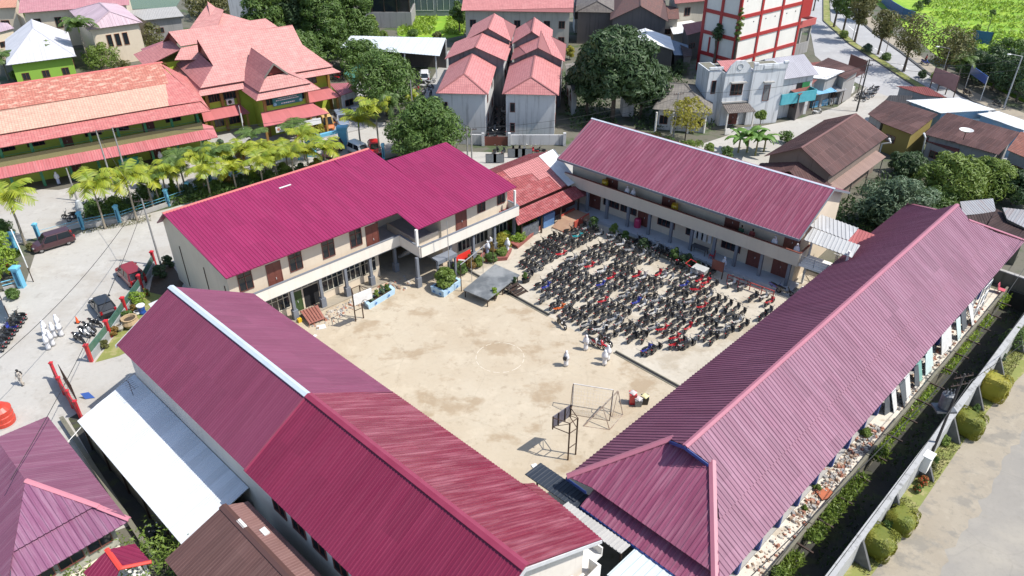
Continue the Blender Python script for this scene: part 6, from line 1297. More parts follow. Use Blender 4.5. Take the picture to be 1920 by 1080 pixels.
# ------- green two storey school (left edge)
A_ = Frame(G(305,117,10), 31); t = thing('green_school', 'long two storey green school with patched orange tile roof and pink awning, left edge', 'school building', A_(-15,-6,0))
to = tile('patched_orange_tile', (.46,.17,.12), (.40,.14,.10), (.60,.40,.30), .75, .34, .40, wscale=.30); tp = tile('pale_orange_tile', (.58,.37,.27), (.53,.31,.23), (.45,.2,.15), .2, .34, .40, wscale=.2); tk_ = tile('rose_tile', (.50,.17,.15), (.44,.135,.125), (.6,.35,.3), .25, .34, .40)
olive = wallm('olive_parapet', (.24,.23,.10), (.12,.12,.06), .25); lime = wallm('lime_wall', (.40,.48,.07), (.25,.3,.06), .2); grn = plain('green_post', (.03,.20,.09), (.025,.15,.07), 2, .5)
m = MB(A_); m.roof([(-46,.2,10),(-.2,.2,10),(-.5,-5.2,8.5),(-46,-5.2,8.5)], 0, 0, .08, raw=False); m.build('roof', to, t); m = MB(A_); m.roof([(-46,-5.2,8.5),(-.9,-5.2,8.5),(-1.6,-10.2,7.1),(-46,-10.2,7.1)], 0, 0, .08, raw=False); m.build('roof', tp, t)
m = MB(A_); m.roof([(-46,-9.8,6.95),(2.2,-9.8,6.95),(3.0,-12.7,6.3),(-46,-12.7,6.3)], 0, 0, .08, raw=False); m.roof([(-.4,.4,9.95),(2.35,-10.0,7.0),(2.95,-12.6,6.42),(3.2,2,6.7)], 0, 0, .06, raw=False); m.roof([(-.6,.2,9.95),(-1.7,-10.25,7.1),(2.45,-10.2,6.99)], 0, 0, .05, raw=False); m.build('roof', tk_, t)
m = MB(A_); m.roof([(-46,.2,10),(0,.2,10),(2,11,6.5),(-46,11,6.5)], 0, 0, .08, raw=False); m.build('roof', to, t)
m = MB(A_); cap(m, (-46,.25,10.02), (0,.25,10.02), .5); m.build('ridge_cap', plain('salmon_cap', (.5,.14,.12)), t)
m = MB(A_); m.roof([(-46,-11.6,3.6),(1.6,-11.6,3.6),(3.0,-13.6,2.85),(-46,-13.6,2.85)], .3, .03, .06, raw=False); m.roof([(1.6,-11.6,3.6),(3.0,-13.6,2.85),(3.4,-9,2.85),(1.7,-9,3.6)], .3, .03, .06, raw=False); m.build('awning', metalroof('rose_sheet', (.42,.12,.13), (.48,.17,.17), .5, .4, .5, .4, (.62,.36,.35)), t)
m = MB(A_); m.bx(-46,1.2,-9.4,10,0,7.0); m.build('wall', lime, t); m = MB(A_); m.bx(-46,1.7,-11.72,-11.55,3.35,4.6); m.bx(1.55,1.7,-11.55,-9.4,3.35,4.6); m.build('parapet', olive, t); m = MB(A_); m.bx(-46,1.7,-11.55,-9.4,3.3,3.42); m.build('balcony_floor', m_conc, t)
m = MB(A_); m.path([(-46,-11.63,4.85),(1.7,-11.63,4.85)], .035, 6); m.build('railing', grn, t)
for k in range(14):
    a = 1.3 - k*3.3; m = MB(A_); m.bx(a-.16,a+.16,-11.5,-11.2,4.6,6.5); m.build('column', grn, t); m = MB(A_); m.bx(a-.16,a+.16,-11.5,-11.2,0,3.4); m.build('column', grn, t)
for k in range(13):
    a = -1.9 - k*3.3
    if k % 3 == 1: door(t, A_, a-.2, a+1.1, -9.4, 3.42, 5.6, mat=brownp); door(t, A_, a-.2, a+1.1, -9.4, .1, 2.3)
    else: window(t, A_, a-.6, a+1.4, -9.4, 4.6, 5.9, 3); window(t, A_, a-.6, a+1.4, -9.4, 1.2, 2.6, 3)
t = thing('notice_board', 'green notice board with white panel in front of the green school', 'board', A_(-8.5,-12.6,0)); m = MB(A_); m.bx(-9.6,-7.2,-12.3,-12.2,.7,1.9); m.build('panel', plain('board_green2', (.02,.16,.10), (.03,.2,.13), 2), t); m = MB(A_); m.bx(-9.5,-9.4,-12.2,-12.1,0,1.9); m.bx(-7.4,-7.3,-12.2,-12.1,0,1.9); m.build('post_frame', steel, t)
# ------- rose roofed school with gabled portico
Bf = Frame(G(375,164,7.2), 34); t = thing('rose_school', 'yellow green two storey school with steep rose tiled roofs and gabled portico with sign', 'school building', Bf(10,3,0))
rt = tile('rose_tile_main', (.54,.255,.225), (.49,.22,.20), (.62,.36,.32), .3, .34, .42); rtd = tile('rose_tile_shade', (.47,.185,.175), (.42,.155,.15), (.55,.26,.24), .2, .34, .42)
ty = wallm('lime_plaster', (.42,.50,.06), (.26,.32,.05), .15); pill = plain('ochre_pillar', (.30,.17,.045), (.25,.13,.035), 2, .6)
def polyroof(parent, mat, polys, name='roof', fr=None):
    m = MB(fr)
    for p in polys: m.roof(p, 0, 0, .08, raw=fr is None)
    return m.build(name, mat, parent)
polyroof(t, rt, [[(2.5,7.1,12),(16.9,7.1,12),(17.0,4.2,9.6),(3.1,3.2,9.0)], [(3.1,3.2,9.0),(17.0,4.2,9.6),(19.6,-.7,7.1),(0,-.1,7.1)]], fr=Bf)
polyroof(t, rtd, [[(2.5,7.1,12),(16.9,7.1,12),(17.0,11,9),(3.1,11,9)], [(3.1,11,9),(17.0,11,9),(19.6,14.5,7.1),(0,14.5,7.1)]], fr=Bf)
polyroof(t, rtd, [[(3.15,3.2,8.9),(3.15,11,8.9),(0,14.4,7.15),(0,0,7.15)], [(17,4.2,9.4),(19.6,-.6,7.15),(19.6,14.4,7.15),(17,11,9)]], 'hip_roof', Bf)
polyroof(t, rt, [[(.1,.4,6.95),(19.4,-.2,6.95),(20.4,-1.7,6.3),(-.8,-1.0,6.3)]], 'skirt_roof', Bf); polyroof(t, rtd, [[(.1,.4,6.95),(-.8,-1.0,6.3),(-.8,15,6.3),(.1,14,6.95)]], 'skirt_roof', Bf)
m = MB(Bf); m.face([(3.3,3.4,9.0),(3.3,11,9.0),(3.3,7.1,11.8)]); m.build('gablet_board', brownp, t)
# portico roof: steep gable with flared hips and a skirt
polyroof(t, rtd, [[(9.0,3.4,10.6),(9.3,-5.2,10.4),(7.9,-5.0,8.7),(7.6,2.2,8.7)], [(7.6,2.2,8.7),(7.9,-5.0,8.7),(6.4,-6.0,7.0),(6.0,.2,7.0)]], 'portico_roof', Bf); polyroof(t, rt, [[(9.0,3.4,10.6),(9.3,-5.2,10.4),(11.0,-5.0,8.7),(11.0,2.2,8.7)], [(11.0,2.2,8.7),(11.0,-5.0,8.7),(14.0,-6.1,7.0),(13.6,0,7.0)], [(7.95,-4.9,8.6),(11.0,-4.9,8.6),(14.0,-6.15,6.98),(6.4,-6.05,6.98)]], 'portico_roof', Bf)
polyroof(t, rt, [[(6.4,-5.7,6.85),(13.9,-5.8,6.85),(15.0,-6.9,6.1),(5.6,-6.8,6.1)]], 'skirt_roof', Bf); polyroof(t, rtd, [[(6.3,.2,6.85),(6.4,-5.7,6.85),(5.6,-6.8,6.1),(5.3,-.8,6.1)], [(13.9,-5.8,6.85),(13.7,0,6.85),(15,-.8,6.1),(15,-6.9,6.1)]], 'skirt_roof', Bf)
m = MB(Bf); m.face([(8.0,-4.75,8.7),(10.9,-4.75,8.7),(9.35,-4.75,10.2)]); m.build('gablet_board', plain('dark_red_board', (.20,.03,.025), (.15,.025,.02), 2), t)
m = MB(Bf)
for x1, z1 in ((7.75,8.55),(11.15,8.55)): m.loft([[(9.32,-5.22,10.42),(9.32,-5.3,10.42),(9.32,-5.3,10.1),(9.32,-5.22,10.1)],[(x1,-5.05,z1+.1),(x1,-5.13,z1+.1),(x1,-5.13,z1-.22),(x1,-5.05,z1-.22)]])
m.build('barge_board', plain('grey_board', (.22,.19,.17), (.17,.15,.13), 2), t)
m = MB(Bf); m.bx(.6,19.0,.6,14,0,6.6); m.bx(7.0,13.4,-5.2,.6,0,6.4); m.build('wall', ty, t)
for a, b in ((.6,.5),(5.0,.5),(7.0,-5.3),(13.3,-5.3),(14.4,.5),(19.0,.5),(2.7,.5)): m = MB(Bf); m.bx(a-.2,a+.2,b-.25,b+.05,0,6.5); m.build('column', pill, t)
for a0, a1, b in ((.9,2.5,.6),(3.0,4.8,.6),(7.3,9.8,-5.2),(10.5,13.0,-5.2),(14.8,17.2,.6)): window(t, Bf, a0, a1, b, 4.6, 6.0, 5 if b < 0 else 4)
for a0, a1, b in ((1.0,2.4,.6),(3.1,4.7,.6),(14.8,16.4,.6),(8.0,12.4,-5.2)): window(t, Bf, a0, a1, b, .9, 2.8, 3)
polyroof(t, metalroof('rose_awning', (.47,.15,.15), (.42,.12,.12), .5, .3, .5), [[(-.5,.4,3.8),(5.0,.2,3.8),(5.6,-2.2,3.0),(-.9,-2.0,3.0)], [(6.3,-5.4,3.9),(13.8,-5.4,3.9),(15.0,-8.9,3.1),(5.4,-9.0,3.1)], [(13.8,.2,3.9),(18.6,.2,3.9),(19.4,-3.2,3.1),(13.9,-3.2,3.1)]], 'awning', Bf)
for a, b in ((5.7,-8.6),(14.6,-8.5),(10.0,-8.6),(18.8,-2.9),(14.2,-2.9),(-.6,-1.7),(5.2,-1.9)): m = MB(Bf); m.bx(a-.15,a+.15,b-.15,b+.15,0,3.1); m.build('column', pill, t)
m = MB(Bf); m.bx(8.2,12.6,-5.42,-5.32,4.35,5.65); o = m.build('sign_board', plain('sign_teal', (.02,.16,.17), (.03,.22,.22), 1.2, .5), t)
def text(parent, name, s, p, fr, size, mat, out=-1, tilt=90):
    c = bpy.data.curves.new(name, 'FONT'); c.body = s; c.size = size; c.extrude = .006; c.align_x = 'CENTER'; c.align_y = 'CENTER'; c.resolution_u = 2
    o = bpy.data.objects.new(name, c); dg = bpy.context.evaluated_depsgraph_get(); COL.objects.link(o); dg.update()
    me = bpy.data.meshes.new_from_object(o.evaluated_get(dg)); COL.objects.unlink(o); bpy.data.objects.remove(o)
    mt = Matrix.Translation(fr(*p)) @ Matrix.Rotation(R(fr.deg + (0 if out < 0 else 180)), 4, 'Z') @ Matrix.Rotation(R(tilt), 4, 'X'); me.transform(mt)
    if parent: me.transform(Matrix.Translation(-ORIG[parent]))
    me.materials.clear(); me.materials.append(mat); q = bpy.data.objects.new(name, me); COL.objects.link(q); q.parent = parent; ORIG[q] = ORIG[parent]; return q
wpaint = plain('letter_white', (.75,.75,.74)); ypaint = plain('letter_yellow', (.7,.55,.05))
m = MB(Bf)
for z, w0, w1, hh in ((5.38,9.0,11.8,.10),(5.12,8.7,12.1,.13),(4.62,9.4,11.4,.16)):
    a = w0
    while a < w1: w = rnd.uniform(.08,.28); m.bx(a,min(a+w,w1),-5.435,-5.42,z-hh/2,z+hh/2); a += w + .06
m.build('sign_lettering', wpaint, o)
for a in (8.5, 12.3): m = MB(Bf); m.tube((a,-5.43,4.65),(a,-5.445,4.65),.24,.24,14); m.build('emblem', plain('emblem_blue', (.35,.6,.68), (.1,.3,.4), 6), o)
m = MB(Bf); m.bx(9.95,10.35,-5.4,-5.3,5.7,6.25); m.build('plaque', ypaint, t)
m = MB(Bf); m.bx(6.9,13.6,-9.1,-9.06,1.9,2.75); q = m.build('banner', plain('banner_white', (.72,.71,.69), (.62,.62,.62), 1.5, .7), t); m = MB(Bf); a = 8.6
while a < 11.9: w = rnd.uniform(.08,.3); m.bx(a,a+w,-9.12,-9.1,2.25,2.42); a += w+.08
m.build('lettering', plain('letter_grey', (.2,.22,.3)), q); m = MB(Bf); m.tube((7.3,-9.1,2.35),(7.3,-9.12,2.35),.2,.2,12); m.build('emblem', plain('emblem_red', (.5,.2,.12)), q)
m = MB(Bf); m.bx(3.2,4.3,.1,.55,3.95,4.75); u_ = m.build('air_conditioner', whitep, t); m = MB(Bf); m.tube((3.65,.08,4.35),(3.65,.1,4.35),.28,.28,14); m.build('fan_grille', blk, u_)
m = MB(Bf); m.bx(-1,20,-10,14,.0,.12); m.build('plinth', m_conc, t)
# flag on its pole before that school
p = G(463,275); t = thing('flagpole', 'white flagpole with hanging red and white flag before the rose school', 'flagpole', p); m = MB(); m.tube(p, p+Vector((0,0,6.0)), .06, .035, 8, raw=True); m.build('pole', whitep, t)
for nm, z0_, z1_, mt in (('red_cloth',4.9,5.8,plain('flag_red', (.5,.02,.03))),('white_cloth',3.5,4.9,plain('flag_white', (.75,.74,.72)))):
    m = MB(); m.loft([[p+Vector((.06+.07*math.sin(k*1.3), .02+.11*k*(.5+.5*(6-z)/3)*.35, z)) for k in range(6)] for z in (z0_, (z0_+z1_)/2, z1_)], cap=False, closed=False, raw=True); m.build(nm, mt, t)
# rear roofs of that school
t = thing('school_annex', 'rose tiled hipped annex behind the main school ridge with dark gablet', 'school building', Bf(8,20,0))
polyroof(t, rt, [[(.4,15.4,11.6),(15.2,14.6,11.6),(16.6,11.4,10.4),(1.0,12.0,10.0)], [(1.0,12.0,10.0),(9,12.0,10.1),(6,8.5,8.4),(-.6,10.5,8.4)]], fr=Bf); polyroof(t, rtd, [[(.4,15.4,11.6),(15.2,14.6,11.6),(15,22,8),(0,22,8)], [(-4.5,13,7.6),(1.0,12.2,9.6),(1.0,18.5,9.6),(-4.5,21,7.6)]], 'hip_roof', Bf)
polyroof(t, rt, [[(10.5,31,11.2),(12,27,11.2),(17,24,8),(8,20,8.6)], [(10.5,31,11.2),(12,27,11.2),(8,20,8.6),(3.5,23,8.4)]], 'rear_roof', Bf)
m = MB(Bf); m.bx(-3,15,13.5,20.5,0,7.6); m.bx(6,15.5,21.5,29.5,0,7.9); m.build('wall', ty, t)
m = MB(Bf); m.face([(.7,12.4,9.9),(.7,18.2,9.9),(.7,15.4,11.4)]); m.build('gablet_board', plain('dark_red_board', (.2,.03,.025)), t)
# ------- flats with six pink roofs
pk = tile('pink_pantile', (.50,.20,.19), (.45,.17,.165), (.56,.27,.25), .3, .3, .4); stn = wallm('black_stained_plaster', (.16,.16,.165), (.03,.03,.03), .8); flw = wallm('flats_white', (.56,.56,.555), (.13,.125,.12), .8)
fl = []
for lab, a in (('front left pink roofed flat with gablet above white end wall', ((885,101),(870,138),8.4,(934,121),(913,177),6.4)),('front right pink roofed flat with gablet and mossy lower wall', ((1003,104),(996,144),8.4,(1059,122),(1040,178.6),6.4)),('middle left pink gabled flat with black stained gable', ((906,57.5),(891,87.5),9.4,(958,88),(949,119),7.4)),('middle right pink gabled flat with black stained gable', ((1015,58),(1009,89),9.4,(1062,86),(1059,119),7.4)),('rear left pink gabled flat against the long pink roof', ((927,25),(915,53),10.2,(969,50),(958,76),8.2)),('rear right pink gabled flat against the long pink roof', ((1002,33),(997,59),10.2,(1037,51),(1036,68),8.2))):
    h_, fr, inf = ridgehouse('terraced_flat', lab, *a, pk, flw, .5, 'flats', 0, 0, gable=stn, wins=2, winz=(1.0,2.3), storeys=2, gab=a[2] > 9); h_['group'] = 'six pink roofed flats'; fl.append((h_, fr, inf))
    if a[2] < 9:
        f2 = Frame(fr.o, fr.deg+90); L1 = (G(*a[1],8.4)-G(*a[0],8.4)).length
        m = MB(f2); m.face([(-1.25,-L1-.2,7.75),(1.25,-L1-.2,7.75),(0,-L1-.02,8.45)]); m.build('gablet_board', plain('dark_red_board', (.2,.03,.025)), h_)
        window(h_, f2, -2.9, -2.2, -inf[3], 3.6, 5.0, 1, out=-1); window(h_, f2, -2.9, -2.2, -inf[3], .6, 2.0, 1, out=-1)
t = thing('yard_wall', 'stained white yard wall with brown gate before the pink roofed flats', 'wall', G(930,275)); m = MB()
for a, b in (((855,270),(905,272)),((955,272),(1058,272))):
    p, q = G(*a), G(*b); m.prism([(p.x,p.y),(q.x,q.y),(q.x,q.y+.2),(p.x,p.y+.2)], 0, 1.5, raw=True)
m.build('wall', flw, t); m = MB(); p, q = G(906,273), G(954,273); m.prism([(p.x,p.y),(q.x,q.y),(q.x,q.y+.08),(p.x,p.y+.08)], 0, 1.3, raw=True); m.build('gate', brownp, t)
for x in (906,955,1058): p = G(x,273); m = MB(); m.bx(p.x-.2,p.x+.2,p.y-.2,p.y+.2,0,1.9); m.build('post', flw, t)
al = MB(); al.face([(p.x,p.y,.01) for p in [G(*q) for q in ((906,270),(953,270),(955,160),(925,160))]][::-1], raw=True); tag(al.build('alley', plain('alley_dark', (.07,.065,.06), (.04,.04,.04), 1)), kind='structure')
p0, p1, p2, p3 = [G(*q) for q in ((815,150),(845,90),(853,100),(830,180))]; rw = MB(); rw.face([(v.x,v.y,.011) for v in (G(800,165),G(840,95),G(862,95),G(828,190),G(795,185))][::-1], raw=True); tag(rw.build('concrete_path', m_conc), kind='structure')
for i, (x, z) in enumerate(((962,1.6),(975,1.6),(988,1.6),(921,1.6),(935,1.6))):
    p = G(x, 296 if i < 3 else 306); m = MB(); m.bx(p.x-.75,p.x+.75,p.y-.04,p.y+.04,.1,1.35); o = m.build('frame', steel, None); m = MB(); m.bx(p.x-.7,p.x+.7,p.y-.06,p.y-.04,.15,1.3); m.build('panel', plain('panel_grey', (.16,.18,.19), (.2,.22,.23), 2, .4), o); tag(o, ['grey panel gate leaf behind canteen, left of the right hand three','grey panel gate leaf behind canteen, middle of the right hand three','grey panel gate leaf behind canteen, right of the right hand three','grey panel gate leaf beside the magenta roof tip, left','grey panel gate leaf beside the magenta roof tip, right'][i], 'gate', 'grey panel gate leaves')
    o.name = 'gate_leaf'

# ---------------------------------------------------------------- background buildings
wood = wallm('weathered_planks', (.13,.115,.11), (.05,.045,.045), .8); beige = wallm('dirty_beige', (.44,.41,.35), (.15,.14,.12), .6); gwall = wallm('grey_block_wall', (.30,.29,.28), (.1,.1,.1), .6)
gt = tile('grey_brown_tile', (.17,.145,.125), (.13,.11,.10), (.22,.20,.17), .4, .3, .36); bt = tile('brown_clay_tile', (.17,.075,.055), (.13,.06,.05), (.08,.06,.05), .5, .3, .36); mt_ = tile('mossy_grey_tile', (.20,.18,.155), (.15,.135,.12), (.10,.10,.08), .4, .45, .5)
whr = metalroof('pale_grey_sheet', (.56,.56,.58), (.50,.49,.52), .45, .3, .5, .5, (.45,.38,.42)); mauve = metalroof('pale_mauve_sheet', (.42,.30,.34), (.50,.40,.43), .45, .4, .5)
ridgehouse('long_house', 'long building with pink tile roof and grey wall behind the pink flats', (870,-12), (1076,-9), 9.2, (868,20), (1068,23), 7.2, pk, beige, .7, 'building', 0, 0, wins=7, winz=(1.0,2.4), storeys=2)
ridgehouse('timber_house', 'house with grey brown tiled gable and timber wall left of the clay roofed one', (1120,-30), (1120,2), 8.0, (1157,-8), (1158,24), 6.2, gt, wood, .5, cat='house', pitch=0, gable=wallm('pale_gable', (.40,.42,.46), (.2,.2,.2), .5))
t = thing('timber_annex', 'timber box annex with broken pink roof and white lower wall behind the big mango tree', 'house', G(1110,70)); m = MB(); p, q = G(1076,62), G(1152,58); m.prism([(p.x,p.y),(q.x,q.y),(q.x,q.y+5),(p.x,p.y+5)], 2.8, 5.6, raw=True); m.build('upper_wall', wood, t); m = MB(); m.prism([(p.x+.1,p.y+.1),(p.x+8,p.y+.1),(p.x+8,p.y+5),(p.x+.1,p.y+5)], 0, 2.8, raw=True); m.build('lower_wall', flw, t)
m = MB(); a = Vector((p.x,p.y-.5,5.5)); b = Vector((q.x,q.y-.5,5.5)); c = (a+b)/2 + Vector((-1.5,0,1.1)); m.roof([c, a, a+Vector((0,3,0)), c+Vector((0,3,0))], .3, .03, .05); m.roof([c, b, b+Vector((0,3,0)), c+Vector((0,3,0))], .3, .03, .05); m.build('roof', metalroof('broken_pink_sheet', (.33,.14,.14), (.26,.11,.11), .5, .6, .7), t)
ridgehouse('timber_house', 'wide dark timber gable house with brown clay tiles behind the white roofed shed', (1199,-34), (1201,11), 9.0, (1247,-6), (1252,37), 6.3, bt, wood, .5, pitch=0)
shack('tiled_wing', 'patchy clay tiled side wing right of the wide timber gable', [(1226,6),(1272,14),(1274,36),(1240,36)], 5.4, bt, beige, .6, 'house')
ridgehouse('white_roof_shed', 'dark walled shed with bright white gable roof between mango tree and tower', (1210,53), (1215.5,78), 6.0, (1258,72), (1264,92), 4.6, wsh, wallm('near_black_wall', (.07,.065,.06), (.03,.03,.03), .5), .3, 'shed')
shack('lean_to', 'blue grey zinc lean to beside the white roofed shed', [(1256,74),(1290,84),(1292,104),(1264,103)], 3.2, metalroof('blue_zinc', (.16,.21,.27), (.12,.15,.2), .4, .5), wood, .4); shack('rust_lean_to', 'dark rusty lean to against the tower foot', [(1275,84),(1297,92),(1297,106),(1282,106)], 3.4, rustd, wood, .4)
shack('red_roof_house', 'small house with sloping brick pink sheet roof beside the tower', [(1279,46),(1322,38),(1320,58),(1288,66)], 5.0, metalroof('brick_pink_sheet', (.30,.12,.11), (.26,.10,.09), .5, .3), wood, .8, 'house')
t = thing('block_house', 'unpainted beige block house with red roof edge above it, left of the tower', 'house', G(1300,60)); m = MB(); p, q = G(1262,72), G(1322,64); m.prism([(p.x,p.y),(q.x,q.y),(q.x,q.y+8),(p.x,p.y+8)], 0, 6.8, raw=True); m.build('wall', beige, t); m = MB(); m.roof([Vector((p.x-.6,p.y-1,7.0)), Vector((q.x+.6,q.y-1,7.0)), Vector((q.x+.6,q.y+4,9.0)), Vector((p.x-.6,p.y+4,9.0))], .3, .03, .06); m.build('roof', metalroof('brick_pink_sheet', (.3,.12,.11), (.26,.1,.09)), t); fr = Frame(p, math.degrees(math.atan2(q.y-p.y,q.x-p.x))); window(t, fr, 2.0, 3.4, 0, 4.2, 5.8, 2); m = MB(fr); m.bx(.2,3.8,-2.5,-.2,3.1,3.25); m.build('canopy', whitep, t)
shack('scrap_shed', 'scrap timber shed with white sheet top between houses and tower', [(1252,40),(1283,44),(1284,62),(1262,64)], 3.6, wsh, beige, .3)
# small tiled house with white pillars
hh, fr, inf = ridgehouse('tiled_house', 'low white house with mossy grey tiles and round porch pillars beyond the street', (1256,155), (1284,157), 5.4, (1223,211), (1336,207), 3.3, mt_, flw, .8, 'house', 0, 0, wins=4, winz=(.9,2.2))
for k in range(4): p = G(1232+k*31, 214, 3.0); m = MB(); m.tube((p.x,p.y+.25,0),(p.x,p.y+.25,3.2),.16,.14,10,raw=True); m.build('pillar', white, hh)
shack('tiled_lean_to', 'narrow mossy tiled roof between the flats and the mango tree', [(1081,117),(1084,164),(1073,170),(1059,120)], 4.4, mt_, flw, .0)
shack('tiled_lean_to', 'short mossy tiled roof under the mango tree, right of its trunk', [(1163,165),(1193,163),(1192,184),(1168,184)], 3.0, mt_, flw, .6)
# ornate white two storey house
t = thing('ornate_house', 'peeling white two storey house with scalloped parapet and round emblem', 'house', G(1390,232)); whp = wallm('peeling_white', (.62,.635,.64), (.10,.10,.10), .8)
oh_ = Frame(G(1346,236), 11); m = MB(oh_); m.bx(-2.0,0,1.2,5.5,0,8.0); m.bx(0,4.1,0,5,0,7.9); m.bx(4.1,9.2,-.4,3.6,0,8.3); m.build('wall', whp, t)
m = MB(oh_)
for a0, a1, b, z in ((-2.1,.1,1.1,8.2),): m.prism([(a0,b),(a1,b),(a1,b+.25),(a0,b+.25)], z, z+.35)
m.loft([[(.0,-.12,7.9),(4.1,-.12,7.9),(4.1,.12,7.9),(.0,.12,7.9)],[(.6,-.12,9.0),(3.5,-.12,9.0),(3.5,.12,9.0),(.6,.12,9.0)],[(1.4,-.12,9.7),(2.7,-.12,9.7),(2.7,.12,9.7),(1.4,.12,9.7)]]); m.bx(4.1,9.3,-.5,-.2,8.3,9.1); m.bx(4.0,4.7,-.55,-.15,9.1,9.35); m.bx(8.7,9.4,-.55,-.15,9.1,9.35); m.bx(5.6,7.8,-.58,-.5,8.45,8.9); m.build('parapet', whp, t)
m = MB(oh_); m.bx(-1.8,-.2,1.5,5.3,8.01,8.04); m.bx(.2,3.9,.3,4.8,7.91,7.94); m.bx(4.3,9.0,-.1,3.4,8.31,8.34); m.build('roof_deck', m_moss, t)
m = MB(oh_); m.torus((2.05,-.14,8.85), tuple(oh_.n), .42, .06, 20, 6); m.build('emblem', plain('emblem_grey', (.45,.46,.46)), t)
m = MB(oh_); m.roof([(.2,.3,8.0),(4.0,.3,8.0),(4.0,4,8.6),(.2,4,8.6)], .3, .03, .04, raw=False); m.build('roof', pk, t)
window(t, oh_, 1.1, 3.0, 0, 4.6, 6.3, 3); window(t, oh_, 6.2, 7.2, -.4, 3.6, 6.0, 1, gm=plain('blockwork', (.25,.25,.25), (.1,.1,.1), 20)); window(t, Frame(oh_.o, oh_.deg), -1.4, -.7, 1.2, 4.6, 6.6, 1)
m = MB(oh_); m.bx(.9,3.3,-.6,0,6.5,6.65); m.bx(5.9,7.5,-.9,-.4,6.4,6.55); m.bx(.0,4.1,-.3,0,3.5,3.7); m.build('ledge', m_conc, t)
m = MB(oh_); m.roof([(.1,-.1,3.4),(4.2,-.1,3.4),(4.6,-2.2,2.7),(.2,-2.2,2.7)], .3, .03, .04, raw=False); m.build('awning', gt, t); door(t, oh_, 1.4, 2.8, 0, .1, 2.3)
m = MB(oh_)
for a in (.3,4.4): m.bx(a-.1,a+.1,-2.1,-1.9,0,2.7)
m.bx(-.5,4.6,-3.6,-3.45,0,.9); m.build('porch_frame', white, t)
t = thing('side_house', 'narrow grey roofed house with teal balcony and green shutter beside the ornate house', 'house', G(1460,215)); f2 = Frame(G(1446,224), 22); m = MB(f2); m.bx(0,6.5,0,7,0,6.4); m.face([(6.5,0,6.4),(6.5,7,6.4),(6.5,3.5,8.2)]); m.face([(0,0,6.4),(0,3.5,8.2),(0,7,6.4)]); m.build('wall', flw, t); m = MB(f2); m.roof([(-.4,3.5,8.3),(7,3.5,8.3),(7,-.5,6.3),(-.4,-.5,6.3)], .3, .03, .05, raw=False); m.roof([(-.4,3.5,8.3),(7,3.5,8.3),(7,7.5,6.3),(-.4,7.5,6.3)], .3, .03, .05, raw=False); m.build('roof', metalroof('lilac_grey_sheet', (.36,.35,.38), (.32,.31,.34), .5, .3), t)
teal = plain('teal_sheet', (.06,.30,.36), (.10,.40,.45), 2, .5); m = MB(f2); m.bx(-.2,6.3,-1.6,-1.5,2.9,4.4); m.bx(-.2,-.1,-1.5,0,2.9,4.4); m.bx(6.2,6.3,-1.5,0,2.9,4.4); m.bx(-.2,6.3,-1.6,0,2.75,2.9); m.build('balcony', teal, t); m = MB(f2); m.bx(3.6,4.6,-.05,0,3.0,5.2); m.build('open_doorway', m_dark, t); m = MB(f2); m.bx(4.6,6.0,-.1,0,3.0,5.2); m.build('shutter', plain('shutter_green', (.03,.22,.07)), t)
# stalls along the street
def stall(label, px0, px1, depth, h, roofm, front, name='stall', slope=.5, fcol=None):
    p, q = G(*px0), G(*px1); d = q-p; fr = Frame(p, math.degrees(math.atan2(d.y,d.x))); w = d.length; t = thing(name, label, 'stall', p)
    m = MB(fr); m.roof([(-.2,depth,h+slope),(w+.2,depth,h+slope),(w+.3,-.9,h-.1),(-.3,-.9,h-.1)], .3, .03, .04, raw=False); m.build('roof', roofm, t)
    m = MB(fr); m.bx(0,w,.4,depth,0,h-.05); m.build('wall', fcol or wood, t); m = MB(fr); m.bx(.15,w-.15,.0,.35,0,1.0); m.build('counter', front, t); m = MB(fr); m.bx(.3,w-.3,.36,.4,1.1,h-.35); m.build('opening', m_dark, t)
    m = MB(fr)
    for a in (.05,w-.05): m.bx(a-.05,a+.05,-.6,-.5,0,h)
    m.build('post_frame', steel, t); return t, fr, w
stall('green and white food stall with grey plank roof beside white gate posts', (1463,215), (1517,205), 3.6, 2.7, metalroof('plank_grey', (.34,.33,.30), (.28,.27,.25), .6, .5), plain('stall_green', (.03,.24,.12), (.3,.45,.5), .8, lo=.45, hi=.55))
stall('blue fronted stall with blue tarpaulin roof', (1520,203), (1553,197), 3.2, 2.6, metalroof('blue_tarp', (.10,.36,.62), (.35,.55,.68), .5, .3, .9), plain('stall_blue', (.12,.36,.55), (.5,.6,.66), .8, lo=.45, hi=.55)); stall('small drinks stall with pale zinc roof beside the blue tarpaulin', (1555,197), (1572,193), 2.4, 2.5, zinc, whitep)
stall('grey plank shop with red sheet roof in the row of stalls', (1528,180), (1562,176), 4.5, 3.6, metalroof('brown_red_sheet', (.22,.075,.06), (.17,.06,.05), .5, .5), gwall, fcol=wood); stall('shop with white printed shutters and rusty roof at the row end', (1568,190), (1602,173), 4.5, 3.6, rust, plain('printed_white', (.68,.66,.62), (.55,.25,.1), 1.2, lo=.62, hi=.66), fcol=whp)
shack('flat_roof_shop', 'wide patchwork roof of white and rusty sheets behind the stalls', [(1553,108),(1614,130),(1586,148),(1527,122)], 4.4, rust, gwall, .4, 'shop'); shack('white_sheet_shop', 'white sheeted shop roof between patchwork roof and the lilac house', [(1516,122),(1584,133),(1550,149),(1495,143)], 4.6, wsh, gwall, .3, 'shop'); shack('red_sheet_shop', 'brown red sheet roof behind the teal balcony', [(1494,143),(1532,150),(1500,178),(1478,168)], 4.2, metalroof('brown_red_sheet', (.22,.075,.06), (.17,.06,.05)), wood, .5, 'shop')
